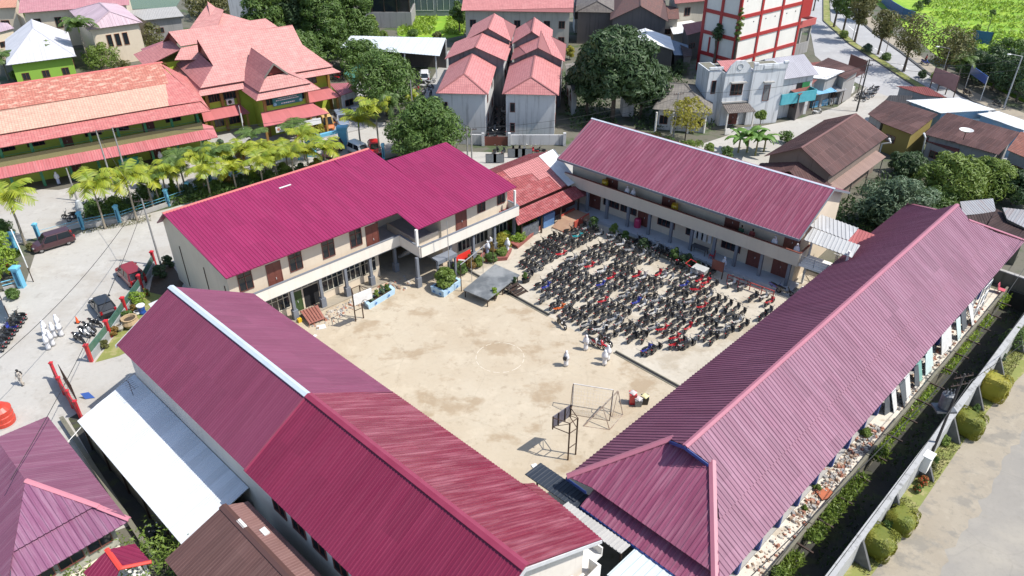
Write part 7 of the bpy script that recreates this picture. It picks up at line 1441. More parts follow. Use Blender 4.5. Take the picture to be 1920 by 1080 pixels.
t = thing('hoarding', 'rust brown corrugated hoarding on posts beside the main road, left of the junction', 'hoarding', G(1605,140)); p, q = G(1588,133), G(1618,146); fr = Frame(p, math.degrees(math.atan2(q.y-p.y,q.x-p.x))); w = (q-p).length; m = MB(fr); m.bx(0,w,-.04,.04,.8,3.0); m.build('panel', rust, t); m = MB(fr)
for k in range(4): m.bx(w*k/3-.05,w*k/3+.05,.05,.15,0,3.0)
m.build('post_frame', steel, t)
# red and white grid tower
tw = paint('tower_red', (.36,.025,.025), .5, .1); twp = wallm('tower_panel', (.72,.70,.64), (.40,.36,.30), .18); TW = thing('grid_tower', 'tall red framed tower with blank white panels', 'tower', G(1345,140)); HT = 22.0
P0 = G(1368,150); fr2 = Frame(P0, 38); WL, WR = 7.3, 18.0
m = MB(fr2); m.bx(0.05,WR-.05,.05,WL-.05,0,HT); m.build('wall', twp, TW)
m = MB(fr2)
for a in (0, 6.0, 12.0, WR): m.bx(a-.25,a+.25,-.14,.2,0,HT)
z = 3.0
while z < HT: m.bx(-.2,WR+.2,-.1,.2,z,z+.6); z += 3.6
m.build('frame', tw, TW)
m = MB(fr2)
for b in (0, 3.65, WL): m.bx(-.14,.2,b-.25,b+.25,0,HT)
z = 3.0
while z < HT: m.bx(-.1,.2,-.2,WL+.2,z,z+.6); z += 3.6
m.bx(-.08,.2,5.3,5.6,3.5,6.2); m.build('frame', tw, TW)
m = MB(fr2)
for a in (1.6,4.2,7.6,10.2,13.6,16.2):
    for zz in (9.2,12.9): m.bx(a-.1,a+.1,-.0,.06,zz,zz+.16)
m.build('vent', m_dark, TW)
m = MB(fr2); m.bx(WR+.26,WR+3.8,.4,5,7.6,HT-.5); m.build('side_volume', tw, TW)
t = thing('roof_terrace', 'red edged concrete terrace with railing on columns right of the tower', 'terrace', G(1530,110)); fr = fr2; m = MB(fr); m.bx(WR+.4,WR+7.5,1.5,8.5,5.6,5.9); m.build('slab', m_conc, t); m = MB(fr); m.bx(WR+.3,WR+7.7,1.3,1.5,5.3,6.5); m.bx(WR+7.5,WR+7.7,1.5,8.5,5.3,6.5); m.build('parapet', paint('terrace_red', (.45,.10,.09), .6, 0), t); m = MB(fr)
for k in range(9): m.bx(WR+.5+k*.85,WR+.56+k*.85,8.3,8.4,5.9,8.0)
m.bx(WR+.4,WR+7.5,8.4,8.5,5.9,8.0); m.build('screen', gwall, t); m = MB(fr)
for a in (1.0,4.2,7.2):
    for b in (1.9,8.0): m.bx(WR+a-.18,WR+a+.18,b-.18,b+.18,0,5.6)
m.build('column_frame', m_conc, t); m = MB(fr); m.bx(WR+.5,WR+7.4,7.9,8.1,0,5.5); m.bx(WR+.4,WR+7,1.7,1.8,0,2.2); m.build('wall', gwall, t)
tree('creeper', 'creeper climbing the tower corner', P0+Vector((.1,-.5,0)), 12.5, 1.9, 'light', 6.5, 12, 60, .3, 'column', 91, 'plant', limbs=3); tree('creeper', 'dark creeper on the tower face above the ornate house', fr2(-.5,3.5,0), 9.0, 2.6, 'dark', 6.0, 10, 80, .3, 'round', 92, 'plant', limbs=3)
# ------- rusty roofs right of the street
ridgehouse('timber_hall', 'long two storey timber hall with brown rusty gable roof behind the maroon block', (1605,213), (1502,277), 7.2, (1663,256), (1566,328), 4.9, rust, wallm('bleached_planks', (.21,.165,.135), (.07,.05,.04), .8), .5, 'house', .3, .02, wins=5, winz=(1.4,2.6))
fr = Frame(G(1502,277,7.2), math.degrees(math.atan2((G(1605,213,7.2)-G(1502,277,7.2)).y, (G(1605,213,7.2)-G(1502,277,7.2)).x)))
t = thing('lean_to', 'lower brown gabled porch roof at the near end of the timber hall', 'porch', fr(-1,0,0)); m = MB(fr); m.roof([(.2,0,5.4),(.2,-4.4,3.8),(-2.6,-4.4,3.2),(-1.9,0,4.8)], .3, .02, .05, raw=False); m.roof([(.2,0,5.4),(.2,4.6,3.8),(-2.4,4.6,3.2),(-1.9,0,4.8)], .3, .02, .05, raw=False); m.build('roof', rust, t); m = MB(fr)
for b in (-4,-2,0,2,4): m.bx(-1.9,-1.75,b-.08,b+.08,0,3.6)
m.build('post_frame', wood, t); m = MB(fr); m.bx(-.4,.2,-3.9,3.9,0,3.6); m.build('wall', wood, t)
t = thing('side_awning', 'bleached brown awning with scalloped shade along the timber hall side', 'awning', fr(7,-5,0)); m = MB(fr); m.roof([(.5,-3.8,3.4),(15,-3.8,3.4),(15,-5.2,2.9),(.5,-5.2,2.9)], .3, .02, .04, raw=False); m.build('roof', metalroof('bleached_brown', (.27,.18,.15), (.2,.13,.105), .6, .5), t); m = MB(fr)
for a in (1,5,10,14.5): m.bx(a-.05,a+.05,-5.1,-5.0,0,2.9)
m.build('post_frame', wood, t)
yel = wallm('mustard_wall', (.27,.21,.06), (.2,.16,.05), .3)
shack('mustard_house', 'mustard walled house under rusty roof by the street corner', [(1697,194),(1759,214),(1710,252),(1650,229)], 4.0, rust, yel, 1.0, 'house'); shack('rusty_shop', 'rusty roofed shop joined to the mustard house on its left', [(1660,187),(1698,195),(1652,229),(1627,214)], 3.6, rust, gwall, .6, 'shop'); shack('rusty_house', 'big house under a wide brown sheet roof with aerial, right of the mustard house', [(1776,211),(1913,248),(1872,290),(1732,251)], 4.0, rust, gwall, 1.2, 'house')
shack('lean_to', 'narrow pink brown lean to below the wide brown roof', [(1738,256),(1802,275),(1796,286),(1734,264)], 3.0, metalroof('brown_red_sheet', (.22,.075,.06), (.17,.06,.05)), gwall, .3)
shack('market_roof', 'big bright white sheet roof with blue edge above the rusty roofs', [(1699,188),(1798,183),(1867,206),(1764,212)], 4.8, wsh, plain('blue_edge_wall', (.15,.32,.5), (.3,.42,.5), 1), .4, 'shop'); shack('red_roof_shop', 'dark walled shop with red brown sheet roof at the junction', [(1680,161),(1738,163),(1776,183),(1736,179)], 3.8, redsh, gwall, .3, 'shop'); shack('black_shed', 'black sided lean to below the red brown shop roof', [(1668,178),(1712,180),(1700,197),(1660,188)], 3.4, metalroof('black_sheet', (.03,.028,.028), (.05,.045,.045), .6), m_dark, .3)
shack('blue_edge_shop', 'white roofed shop with blue gutter at the right edge', [(1832,214),(1870,208),(1925,232),(1925,246),(1836,222)][0:1]+[(1872,208),(1926,228),(1926,246)], 4.2, wsh, plain('blue_edge_wall', (.15,.32,.5)), .3, 'shop'); shack('brick_tile_house', 'dark walled house with brick red tiles cut by the right edge', [(1914,246),(1980,262),(1960,310),(1888,282)], 4.4, tile('brick_tile', (.24,.085,.055), (.19,.07,.05), (.3,.15,.12), .4, .4, .4), gwall, 1.0, 'house')
t = thing('hoarding', 'pink framed hoarding behind the red brown shop', 'hoarding', G(1765,170)); p, q = G(1742,166), G(1786,184); fr = Frame(p, math.degrees(math.atan2(q.y-p.y,q.x-p.x))); w = (q-p).length; m = MB(fr); m.bx(0,w,-.05,.05,1.2,3.6); m.build('panel', plain('hoarding_pink', (.30,.17,.17), (.24,.13,.13), 1.5), t); m = MB(fr)
for k in range(4): m.bx(w*k/3-.06,w*k/3+.06,.06,.18,0,3.7)
m.build('post_frame', steel, t)
t = thing('satellite_dish', 'white satellite dish standing on the wide brown roof', 'dish', G(1806,262,4.8)); p = G(1806,262,4.6); m = MB(); m.tube(p, p+Vector((0,0,1.0)), .05, .05, 6, raw=True); m.build('mast', steel, t); m = MB(); m.lathe((p.x,p.y,p.z+1.0), [(.05,0),(.5,.12),(.85,.35),(.8,.35),(.45,.16),(.02,.05)], 16); m.build('bowl', whitep, t)
for lab, a, b in (('white bent drainpipe between timber hall and rusty house',(1668,262),(1652,276)),('white drainpipe at the corner of the wide brown roof',(1733,252),(1727,292))): 
    p = G(*a, 4.2); q = G(*b, 1.0); t = thing('drain_pipe', lab, 'pipe', (q.x,q.y,0)); m = MB(); m.path([p, p+Vector((0,-.5,-.2)), Vector((q.x,q.y,1.5)), Vector((q.x,q.y,0))], .1, 7, raw=True); m.build('pipe', whitep, t); m = MB(); m.tube(p-Vector((0,.1,0)), p+Vector((0,.2,.05)), .14, .14, 7, raw=True); m.build('elbow', whitep, t)
# road side: fence wall, sign frame, lamp posts
t = thing('field_wall', 'long grey wall between the main road and the grass field', 'wall', G(1860,165)); m = MB(); P = [G(*q) for q in ((1795,128),(1850,150),(1920,184),(2100,265))]
for p, q in zip(P, P[1:]): d = (q-p).normalized(); n = Vector((-d.y,d.x,0))*.12; m.prism([(v.x,v.y) for v in (p-n,q-n,q+n,p+n)], 0, 2.2, raw=True)
m.build('wall', gwall, t); m = MB()
for p, q in zip(P, P[1:]): d = (q-p).normalized(); n = Vector((-d.y,d.x,0))*.2; m.prism([(v.x,v.y) for v in (p-n,q-n,q+n,p+n)], 2.2, 2.35, raw=True)
m.build('coping', m_conc, t)
t = thing('site_fence', 'blue sheet site fence at the field edge', 'fence', G(1720,45)); m = MB(); P = [G(*q) for q in ((1652,2),(1668,20),(1690,34),(1712,42))]
bs = plain('blue_sheet', (.03,.12,.30), (.02,.09,.24), 2, .5)
for p, q in zip(P, P[1:]): d = (q-p).normalized(); n = Vector((-d.y,d.x,0))*.05; m.prism([(v.x,v.y) for v in (p-n,q-n,q+n,p+n)], 0, 2.2, raw=True)
m.build('sheet', bs, t); m = MB()
for p in P: m.tube(p, p+Vector((0,0,2.3)), .06, .06, 6, raw=True)
m.build('post_frame', steel, t)
t = thing('site_fence', 'short blue sheet fence panel among the trees beyond the road', 'fence', G(1838,82)); m = MB(); p, q = G(1822,80), G(1856,84); m.prism([(p.x,p.y),(q.x,q.y),(q.x,q.y+.1),(p.x,p.y+.1)], 0, 2.4, raw=True); m.build('sheet', bs, t); m = MB(); m.tube(p, p+Vector((0,0,2.5)), .06, .06, 6, raw=True); m.tube(q, q+Vector((0,0,2.5)), .06, .06, 6, raw=True); m.build('post_frame', steel, t)
t = thing('road_sign', 'blue sign panel on two white posts in the road median', 'sign', G(1825,190)); p, q = G(1812,160), G(1842,185); m = MB()
p, q = G(1809,166), G(1838,188)
for v in (p,q): m.tube(v, v+Vector((0,0,3.9)), .06, .06, 6, raw=True)
m.build('post_frame', whitep, t); m = MB(); d = (q-p).normalized(); n = Vector((-d.y,d.x,0))*.06; m.prism([(v.x,v.y) for v in (p-n,q-n,q+n,p+n)], 2.6, 3.9, raw=True); o = m.build('panel', paint('sign_blue', (.02,.07,.28), .4), t)
t, _ = pole('street lamp on a tall pale pole by the road at the right edge', (1882,202), (1912,105), None, .13, 0, plain('lamp_grey', (.42,.43,.43)), 'street_lamp', True); pole('tall dark pole with crossarm on the street corner by the stalls', (1606,209), (1622,126), 8.2, .14, 2, plain('dark_pole', (.06,.055,.05)), 'utility_pole'); pole('thin lamp post standing in the road median, left', (1598,75), (1606,30), 6, .07, 0, None, 'lamp_post', True); pole('thin lamp post standing in the road median, right', (1757,170), (1772,108), 7, .07, 0, None, 'lamp_post', True); pole('slanting pole on the grass field', (1847,72), (1865,32), None, .09, 0, plain('dark_pole', (.06,.055,.05)))
wire('power line across the grass field, upper', G(1500,-60,9), G(1990,110,10), 2.0, .03); wire('power line across the grass field, lower', G(1560,-60,9), G(1990,150,9), 2.0, .03); wire('power line across the road to the lamp post, upper', G(1606,209)+Vector((0,0,8)), G(1990,95,8), 1.5, .025); wire('power line across the road to the lamp post, lower', G(1606,209)+Vector((0,0,7.4)), G(1990,118,7.4), 1.5, .025); wire('power line from corner pole to the mango tree pole', G(1606,209)+Vector((0,0,7.4)), G(1262,262)+Vector((0,0,7)), 1.4, .025)
# ------- upper left houses
hh, fr, inf = ridgehouse('hipped_house', 'bright green house with pale pyramid sheet roof in the upper left', (59,36), (62,53), 7.2, (118,62), (153,104), 4.2, whr, wallm('bright_green_wall', (.26,.45,.06), (.15,.25,.05), .2), .7, 'house', .6, .02, wins=2, gwins=3)
hh, fr, inf = ridgehouse('cream_house', 'two storey cream house with pale mauve roof and three tall windows', (187,5), (205,21), 9.0, (226,8), (267,42), 6.8, mauve, cream, .6, 'house', .6, .03); f2 = Frame(fr.o, fr.deg+90)
for k in range(3): window(hh, f2, -1.9+k*1.35, -1.0+k*1.35, -inf[3], 3.2, 5.4, 1, fm=plain('orange_brown', (.36,.15,.07)), out=-1)
ridgehouse('long_house', 'long cream building with dark pillars and pink roof at the upper left', (38,-10), (240,-24), 9.0, (50,25), (238,8), 7.0, tile('pale_pink_tile', (.44,.20,.22), (.40,.18,.2), (.5,.3,.3), .3, .3, .4), cream, .8, 'building', 0, 0, wins=5, winz=(3.6,5.6))
shack('orange_roof_house', 'house with pale orange roof cut by the top left corner', [(-20,-14),(34,-14),(30,14),(-20,16)], 6.5, tile('pale_orange_tile2', (.5,.26,.18), (.44,.21,.15), None, 0, .4, .4), cream, 1.2, 'house'); shack('mauve_roof_house', 'house with dusty mauve roof at the left edge below the trees', [(-20,42),(14,42),(27,54),(-20,64)], 5.0, mauve, cream, .6, 'house'); shack('flat_roof_ruin', 'bare concrete roof slab with rubble behind the cream house', [(236,20),(330,12),(345,30),(270,38)], 5.0, m_conc, gwall, .1, 'building')
shack('red_annex', 'mauve red lean to roof between the cream house and rose school', [(264,92),(318,72),(340,110),(300,132)], 5.0, metalroof('mauve_red_sheet', (.30,.12,.14), (.26,.1,.12), .5, .3), wood, .5)
t = thing('stair_house', 'white concrete house with outside stair and roof tank behind the rose roofs', 'house', G(462,30)); p = G(437,52); m = MB(); m.bx(p.x,p.x+6,p.y,p.y+6,0,9.0); m.bx(p.x+6,p.x+10,p.y+1,p.y+5,0,7); m.build('wall', flw, t); fr = Frame(p, 0); window(t, fr, .8, 2.2, 0, 6.2, 7.8, 1); window(t, fr, 3.6, 5, 0, 6.2, 7.8, 1); m = MB(fr)
for k in range(9): m.bx(6+k*.3,6.3+k*.3,-1,0,8-k*.3,8.2-k*.3)
m.build('stair', white, t); m = MB(); m.lathe((p.x+8.4,p.y+2.5,7), [(.8,0),(.85,1.0),(.5,1.4),(.02,1.5)], 14); m.build('tank', paint('tank_orange', (.5,.13,.03), .5), t)
# dark glazed building, green netting, grey wall
t = thing('glazed_building', 'dark glazed building with white fascia at the top centre', 'building', G(715,35)); p = G(676,52); m = MB(); m.bx(p.x,p.x+11,p.y,p.y+8,0,3.2); m.build('base', gwall, t); m = MB(); m.bx(p.x+.3,p.x+10.8,p.y+.2,p.y+7.8,3.2,6.6); m.build('glazing', gl, t); m = MB(); m.bx(p.x-.3,p.x+11.3,p.y-.3,p.y+8,6.6,8.4); m.build('fascia', plain('fascia_white', (.5,.51,.55), (.42,.43,.47), 1), t); m = MB()
for k in range(5): m.bx(p.x+k*2.65,p.x+k*2.65+.2,p.y+.05,p.y+.2,3.2,6.6)
m.build('mullion', steel, t)
t = thing('net_screen', 'tall green debris netting beside the dark glazed building', 'screen', G(752,45)); p, q = G(741,50), G(770,30); fr = Frame(p, math.degrees(math.atan2(q.y-p.y,q.x-p.x))); w = (q-p).length; m = MB(fr)
for k in range(8): m.loft([[(w*k/8,-.1,0),(w*(k+.5)/8,.15,0),(w*(k+1)/8,-.1,0)],[(w*k/8,-.1,9),(w*(k+.5)/8,.15,9),(w*(k+1)/8,-.1,9)]], cap=False, closed=False)
m.build('net', plain('net_green', (.04,.22,.15), (.10,.33,.24), 1.2, .8), t); m = MB(fr)
for k in range(5): m.tube((w*k/4,.3,0),(w*k/4,.3,9.1),.06,.06,6)
m.build('post_frame', steel, t)
t = thing('office_block', 'slate grey office block with big windows behind the green grass patch', 'building', G(805,30)); p = G(772,30); m = MB(); m.bx(p.x,p.x+16,p.y,p.y+9,0,9); m.build('wall', plain('slate_wall', (.18,.20,.22), (.14,.16,.18), .6), t); fr = Frame(p, 0)
for k in range(3): window(t, fr, .8+k*5, 5+k*5, 0, 1.2, 7.5, 3, gm=glass('sky_glass', (.10,.13,.15), .15), fm=whitep)
m = MB(); m.bx(p.x+15.4,p.x+17.6,p.y-.4,p.y+.2,0,9.5); m.build('pier', white, t)
# open vehicle shed with white roof, green kiosk, pink lean-to
t = thing('vehicle_shed', 'open sided vehicle shed with pale blue white sheet roof', 'shed', G(735,100)); P = [G(658,66,5.2), G(836,72,5.2), G(824,104,4.2), G(638,90,4.2)]; m = MB(); m.roof(P, .6, .02, .05); m.build('roof', metalroof('blue_white_sheet', (.56,.60,.62), (.50,.54,.57), .45, .2, .3), t); m = MB(); b0, b1 = G(650,110), G(822,122)
for p in (P[0], P[1]): m.bx(p.x-.12,p.x+.12,p.y-.4,p.y-.2,0,5.1)
for f in (.05,.35,.65,.96): v = P[3]*(1-f)+P[2]*f; m.bx(v.x-.1,v.x+.1,v.y+.3,v.y+.5,0,4.2)
m.build('post_frame', whitep, t); m = MB(); m.face([(P[0].x,P[0].y-.3,0),(P[1].x,P[1].y-.3,0),(P[1].x,P[1].y-.3,5.0),(P[0].x,P[0].y-.3,5.0)], raw=True); m.build('back_wall', wood, t)
shack('green_kiosk', 'small kiosk with green ribbed roof under the round tree', [(679,118),(692,128),(664,160),(645,138)], 3.2, metalroof('green_sheet', (.03,.14,.10), (.05,.19,.14), .4, .3), flw, .3, 'kiosk'); shack('pink_lean_to', 'flat pink roofed side shelter right of the rose school', [(617,157),(653,155),(672,169),(638,179)], 3.4, metalroof('pink_flat_sheet', (.38,.13,.15), (.33,.11,.13), .5, .3), flw, .2)

# ---------------------------------------------------------------- trees, palms, shrubs of the neighbourhood
ptree('tree', 'huge dark mango tree with dense rounded crown in the middle background', (1148,226), (1152,46), 132, leaf='dark', zb=4.0, k=34, n=430, size=.52, seed=1, limbs=9)
ptree('tree', 'lower side tree hugging the right flank of the huge mango', (1200,222), (1206,112), 88, leaf='dark', zb=2.2, k=18, n=400, size=.48, seed=41); ptree('tree', 'smaller dark tree on the left flank of the huge mango', (1100,214), (1096,96), 84, leaf='dark', zb=2, k=16, n=360, size=.48, seed=42)
ptree('tree', 'round dense tree before the left pink flat', (806,296), (808,186), 128, leaf='mid', zb=1.2, k=26, n=420, size=.34, seed=2); ptree('tree', 'round tree bulging over the street by the red hatchback', (772,302), (768,222), 84, leaf='mid', zb=.6, k=16, n=360, size=.3, seed=43)
ptree('tree', 'large leafy tree with pale green highlights before the vehicle shed', (726,216), (730,98), 128, leaf='mid', zb=1.6, k=26, n=420, size=.36, seed=3); ptree('tree', 'small darker tree between vehicle shed and rose school', (680,140), (676,76), 92, leaf='mid', zb=1.2, k=16, n=300, size=.36, seed=44); ptree('tree', 'tree with bright top beside the white shed roof', (655,96), (652,62), 36, leaf='light', zb=1, k=9, n=160, size=.36, seed=45)
for i, (b, tp, w, sd, lf) in enumerate((((512,118),(505,-30),96,4,'mid'),((560,112),(552,-46),92,5,'dark'),((612,118),(600,-40),96,6,'mid'),((662,96),(650,-34),96,7,'mid'),((575,150),(585,60),80,8,'mid'),((690,86),(700,34),54,9,'light'))):
    ptree('tree', ['vine draped tree next to the rose roof peak','dark vine draped tree second from the rose roof','tall vine draped tree in the middle of the thicket','vine draped tree next to the dark glazed building','low vine covered mound before the thicket','bright vine mound beside the white shed roof'][i], b, tp, w, leaf=lf, zb=.4, k=30, n=420, size=.42, shape='vine', seed=sd, group='vine draped trees')
ptree('tree', 'small tree by the grass patch before the office block', (862,62), (860,2), 40, leaf='mid', zb=2.0, k=10, n=180, size=.4, seed=10)
for i, (b, tp, w, sd, lf, zb) in enumerate((((1668,432),(1664,328),116,11,'grey',.5),((1770,385),(1762,282),96,12,'light',1.0),((1842,372),(1838,290),84,13,'light',1.0),((1896,384),(1900,318),76,14,'dark',.8),((1640,420),(1632,372),60,15,'dark',.5),((1745,402),(1742,350),66,16,'mid',.5),((1700,330),(1706,288),60,46,'dark',.4))):
    ptree('tree', ['round grey green tree at the end of the purple hall','bright leaved tree with bare branches before the wide brown roof','bright leaved tree nearest the right edge, left of a dark one','dark tree cut by the right edge above the shacks','low dark bush tree under the grey green tree','green tree between grey green and bright trees','dark tree in the shade of the timber hall'][i], b, tp, w, leaf=lf, zb=zb, k=20, n=330, size=.3, seed=sd)
for i, (b, tp, w, sd, lf) in enumerate((((1563,52),(1556,-40),62,17,'mid'),((1580,62),(1576,-26),58,18,'mid'),((1602,80),(1600,-14),62,19,'olive'),((1646,102),(1660,18),66,20,'olive'),((1694,134),(1716,30),108,21,'olive'),((1764,160),(1778,50),104,22,'olive'),((1525,20),(1522,-40),56,23,'dark'),((1620,40),(1625,-20),52,24,'olive'))):
    ptree('tree', ['roadside tree with split trunk, farthest up the median','roadside tree with split trunk, second down the median','thin vase shaped tree, third down the median','sparse olive tree leaning over the road, left of two broad ones','broad olive crowned tree arching over the road, left of the last','broad olive crowned tree nearest the camera in the median','dark tree at the tower side of the road top','sparse olive tree at the road top by the site fence'][i], b, tp, w, leaf=lf, k=15, n=150, size=.36, shape='vase', seed=sd, group='roadside trees', zb=None, limbs=9)
for i, (b, tp, w, sd, lf) in enumerate((((1822,150),(1818,92),70,25,'dark'),((1860,168),(1856,84),76,26,'dark'),((1905,190),(1904,96),84,27,'dark'),((1790,120),(1800,62),50,28,'mid'),((1885,130),(1888,72),70,29,'mid'),((1940,150),(1942,70),84,30,'mid'))):
    ptree('tree', ['dark tree behind the grey field wall, left end','dark tree behind the grey field wall, middle','dark tree behind the grey field wall by the street lamp','green tree between median trees and field','green tree in the second line beyond the field wall','green tree cut by the right edge beyond the field wall'][i], b, tp, w, leaf=lf, zb=.6, k=14, n=220, size=.38, seed=sd, group='trees beyond the field wall')
ptree('tree', 'round leafy tree before the bright green house', (104,142), (100,76), 54, leaf='light', zb=1.4, k=12, n=240, size=.3, seed=33); ptree('tree', 'yellow flecked bush tree between the palm and the long tiled roof', (196,128), (192,84), 62, leaf='light', zb=.4, k=12, n=220, size=.28, seed=34); ptree('tree', 'thin dry bush tree beside the cream house', (292,96), (290,42), 50, leaf='olive', zb=.4, k=11, n=130, size=.3, seed=35); ptree('tree', 'tree in the dark gap at the upper left', (34,40), (36,2), 30, leaf='light', zb=1, k=8, n=160, size=.4, seed=36)
ptree('tree', 'dark palm like trees behind the annex roof at the top', (400,30), (405,-14), 90, leaf='olive', zb=.4, k=14, n=200, size=.5, seed=37)
ptree('tree', 'yellow green street tree before the small tiled house', (1284,264), (1286,180), 74, leaf='yellow', zb=1.8, k=13, n=170, size=.24, seed=38, tr=.08); ptree('tree', 'yellow tree glimpsed between the flats and the mango', (1068,112), (1069,86), 26, leaf='yellow', zb=.6, k=7, n=160, size=.3, seed=39)
ptree('tree', 'drooping green tree cut by the left edge', (4,522), (2,396), 78, leaf='lime', zb=.5, k=18, n=280, size=.26, seed=40, shape='vine'); ptree('tree', 'pale green sapling at the bottom edge by the porch roof', (318,1075), (322,1010), 160, leaf='light', zb=.4, k=16, n=90, size=.2, seed=47, tr=.05); ptree('tree', 'bright leaved bush overlapping the white shed end', (392,1072), (400,1014), 84, leaf='lime', zb=.4, k=9, n=110, size=.22, seed=48, tr=.04); ptree('tree', 'spiky olive branches before the terrace in the bottom left', (150,1078), (160,1034), 170, leaf='light', zb=.2, k=12, n=70, size=.2, seed=49, tr=.04)
# palms: two kinds, copied
GP_ = 'palms along the neighbouring school fence'
pal = [palm_proto('palm', 11, 2.7, 3, 3.3, '', .8), palm_proto('palm', 10, 2.4, 4, 2.6, '', .85), palm_proto('gpalm', 13, 2.7, 5, 4.6, '', .9)]
first = [True]*3
def put_palm(k, b, tp, label, rz, fat=1.0):
    p = G(*b); H = height_at(b, tp); base = (3.3, 2.6, 4.6)[k]; o = pal[k] if first[k] else copy_tree(pal[k]); first[k] = False
    place(o, p, rz, None, label, GP_); s = H/base; o.scale = (fat*1.12, fat*1.12, s); return o
for i, (k, b, tp, lab, f) in enumerate(((0,(198,429),(179,362),'yellow palm leftmost of the roadside row, behind the statue',1.0),(0,(257,413),(240,348),'yellow palm second in the roadside row',1.05),(2,(301,385),(290,338),'dull green palm third in the roadside row',.85),(0,(342,376),(332,326),'yellow palm before the green school awning end',.95),(1,(386,362),(376,310),'yellow palm left of the magenta roof edge',1.0),(0,(48,459),(30,384),'yellow green palm at the left edge over the white banner',1.15),
    (1,(424,348),(415,300),'yellow palm behind the magenta ridge, first',1.0),(0,(462,338),(452,292),'yellow palm behind the magenta ridge, second',.95),(1,(500,330),(492,288),'yellow palm behind the magenta ridge, third',.95),(0,(540,318),(532,285),'yellow palm behind the magenta ridge, fourth',.8),(0,(572,300),(562,262),'yellow palm left of the driveway gateway',1.0),(0,(678,284),(672,236),'broad yellow palm right of the gateway, left of the pair',1.1),(0,(713,292),(706,222),'broad yellow palm right of the gateway, right of the pair',1.15),
    (2,(741,292),(733,208),'slim dark green palm with few fronds by the red hatchback',.55),(1,(776,236),(774,196),'slim palm with closed fronds by the white pole',.5),(2,(170,130),(158,58),'tall green palm behind the long tiled roof',1.25),(2,(1660,102),(1648,54),'slim palm in the road median',.6),(2,(1790,165),(1782,116),'green palm by the last roadside tree',.9),(2,(16,150),(12,110),'green palm cut by the left edge above the tiled roof',1.1),(2,(48,142),(44,118),'small palm right of the one at the left edge',.8),(2,(480,300),(475,258),'green palm by the flagpole of the rose school',.9),(2,(556,275),(552,240),'green palm under the white banner of the rose school',.85))):
    put_palm(k, b, tp, lab, i*1.37, f)
# weeping cypress like columns
for i, (b, tp, w, lab) in enumerate((((278,352),(272,292),30,'weeping columnar tree by the double pole'),((330,330),(323,272),32,'weeping columnar tree at the green school end'),((378,320),(372,276),30,'weeping columnar tree with orange tips by the school corner'),((474,296),(470,258),26,'weeping columnar tree by the flagpole foot'),((300,372),(294,318),24,'weeping columnar tree behind the third palm'),((440,328),(436,286),24,'weeping columnar tree behind the magenta ridge'))):
    ptree('columnar_tree', lab, b, tp, w, leaf='lime' if i % 2 else 'light', zb=.1, k=12, n=200, size=.24, shape='column', seed=60+i, limbs=3)
for i, (px, h, w, lf, lab) in enumerate((((162,345),1.4,2.4,'light','round pale bush at the yard edge of the green school'),((188,350),1.2,1.8,'mid','dark round bush by the pale school poles'),((215,350),1.6,2.2,'mid','green bush behind the double pole'),((415,280),1.5,1.6,'grey','grey clipped bush at the rose school corner'),((410,292),1.1,1.1,'red','red leaved bush at the rose school corner'),((425,300),1.7,2.2,'lime','lime bush beside the red leaved bush'),((452,302),1.5,1.8,'rust','orange flecked bush right of the lime bush'),((500,290),1.4,2.0,'mid','green bush right of the flagpole foot'),((525,282),1.2,2.2,'dark','low dark bush along the rose school drive'),((600,250),1.8,2.4,'yellow','orange yellow croton beside the minibus'),((770,270),1.6,2.4,'olive','brownish bush under the slim palm'),((690,205),1.0,1.6,'lime','lime bush by the silver people carrier'),
    ((10,440),1.8,3.0,'mid','dark hedge bush at the left edge'),((28,560),1.2,1.8,'mid','green bush inside the left edge railing'),((22,515),1.3,1.1,'red','red leaved plant by the left edge pillar'),((60,470),.9,1.2,'olive','low bush at the pillar foot, left'),((1290,282),1.4,2.6,'light','roadside bush behind the silver ridge, left'),((1330,285),1.3,2.2,'light','roadside bush behind the silver ridge, second'),((1362,296),1.8,2.4,'mid','roadside bush left of the banana clump'),((1472,268),1.8,2.6,'mid','round bush between banana clump and timber hall'),((1255,272),1.0,3.0,'mid','bush row at the small tiled house wall'),((1230,262),1.2,2.2,'olive','low bush left of the tiled house poles'),((1240,150),2.5,5.0,'dark','dark undergrowth between mango and tower, left'),((1275,140),2.5,5.0,'dark','dark undergrowth between mango and tower, right'),
    ((1752,150),1.6,2.8,'lime','bright round shrub in the median under the olive tree'),((1728,146),1.4,2.2,'dark','dark round shrub in the median, left of the bright one'),((1770,158),1.1,2.2,'mid','low shrub in the median, right of the bright one'),((1660,112),1.2,3.0,'mid','shrub line in the median, lower'),((1625,98),1.6,3.0,'grey','grey green shrub line in the median, middle'),((1580,72),1.6,3.0,'light','light shrub line in the median, upper'),((1790,205),1.2,2.0,'lime','small bush behind the pink hoarding'),((1520,420),1.0,1.2,'lime','spiky plant at the white gable end foot'),((1545,400),1.4,1.6,'light','bush by the white gable end'),((1720,20),2.2,3.2,'mid','bush on the grass field near the blue fence'),((1735,12),2.5,2.6,'dark','second bush on the grass field'),((1830,62),1.8,2.4,'lime','bush by the slanting field pole'),((1860,30),1.4,2.0,'mid','bush high on the grass field'),((720,70),1.4,2.4,'light','bush beside the grass patch, left'),((775,68),1.3,3.2,'mid','bush beside the grass patch, middle'),((820,72),1.2,3.0,'olive','bush beside the grass patch, right'),((1665,405),2.0,2.0,'dark','dark shrub under the round grey green tree'),((150,160),2.0,2.6,'grey','grey blue bush in front of the bright green house'),((232,128),1.4,3.0,'olive','dry bush behind the long tiled roof'),((30,150),1.6,2.4,'light','palm shrub by the bright green house'))):
    shrub(lab, G(*px), h, w, lf, 170, 7, .2)
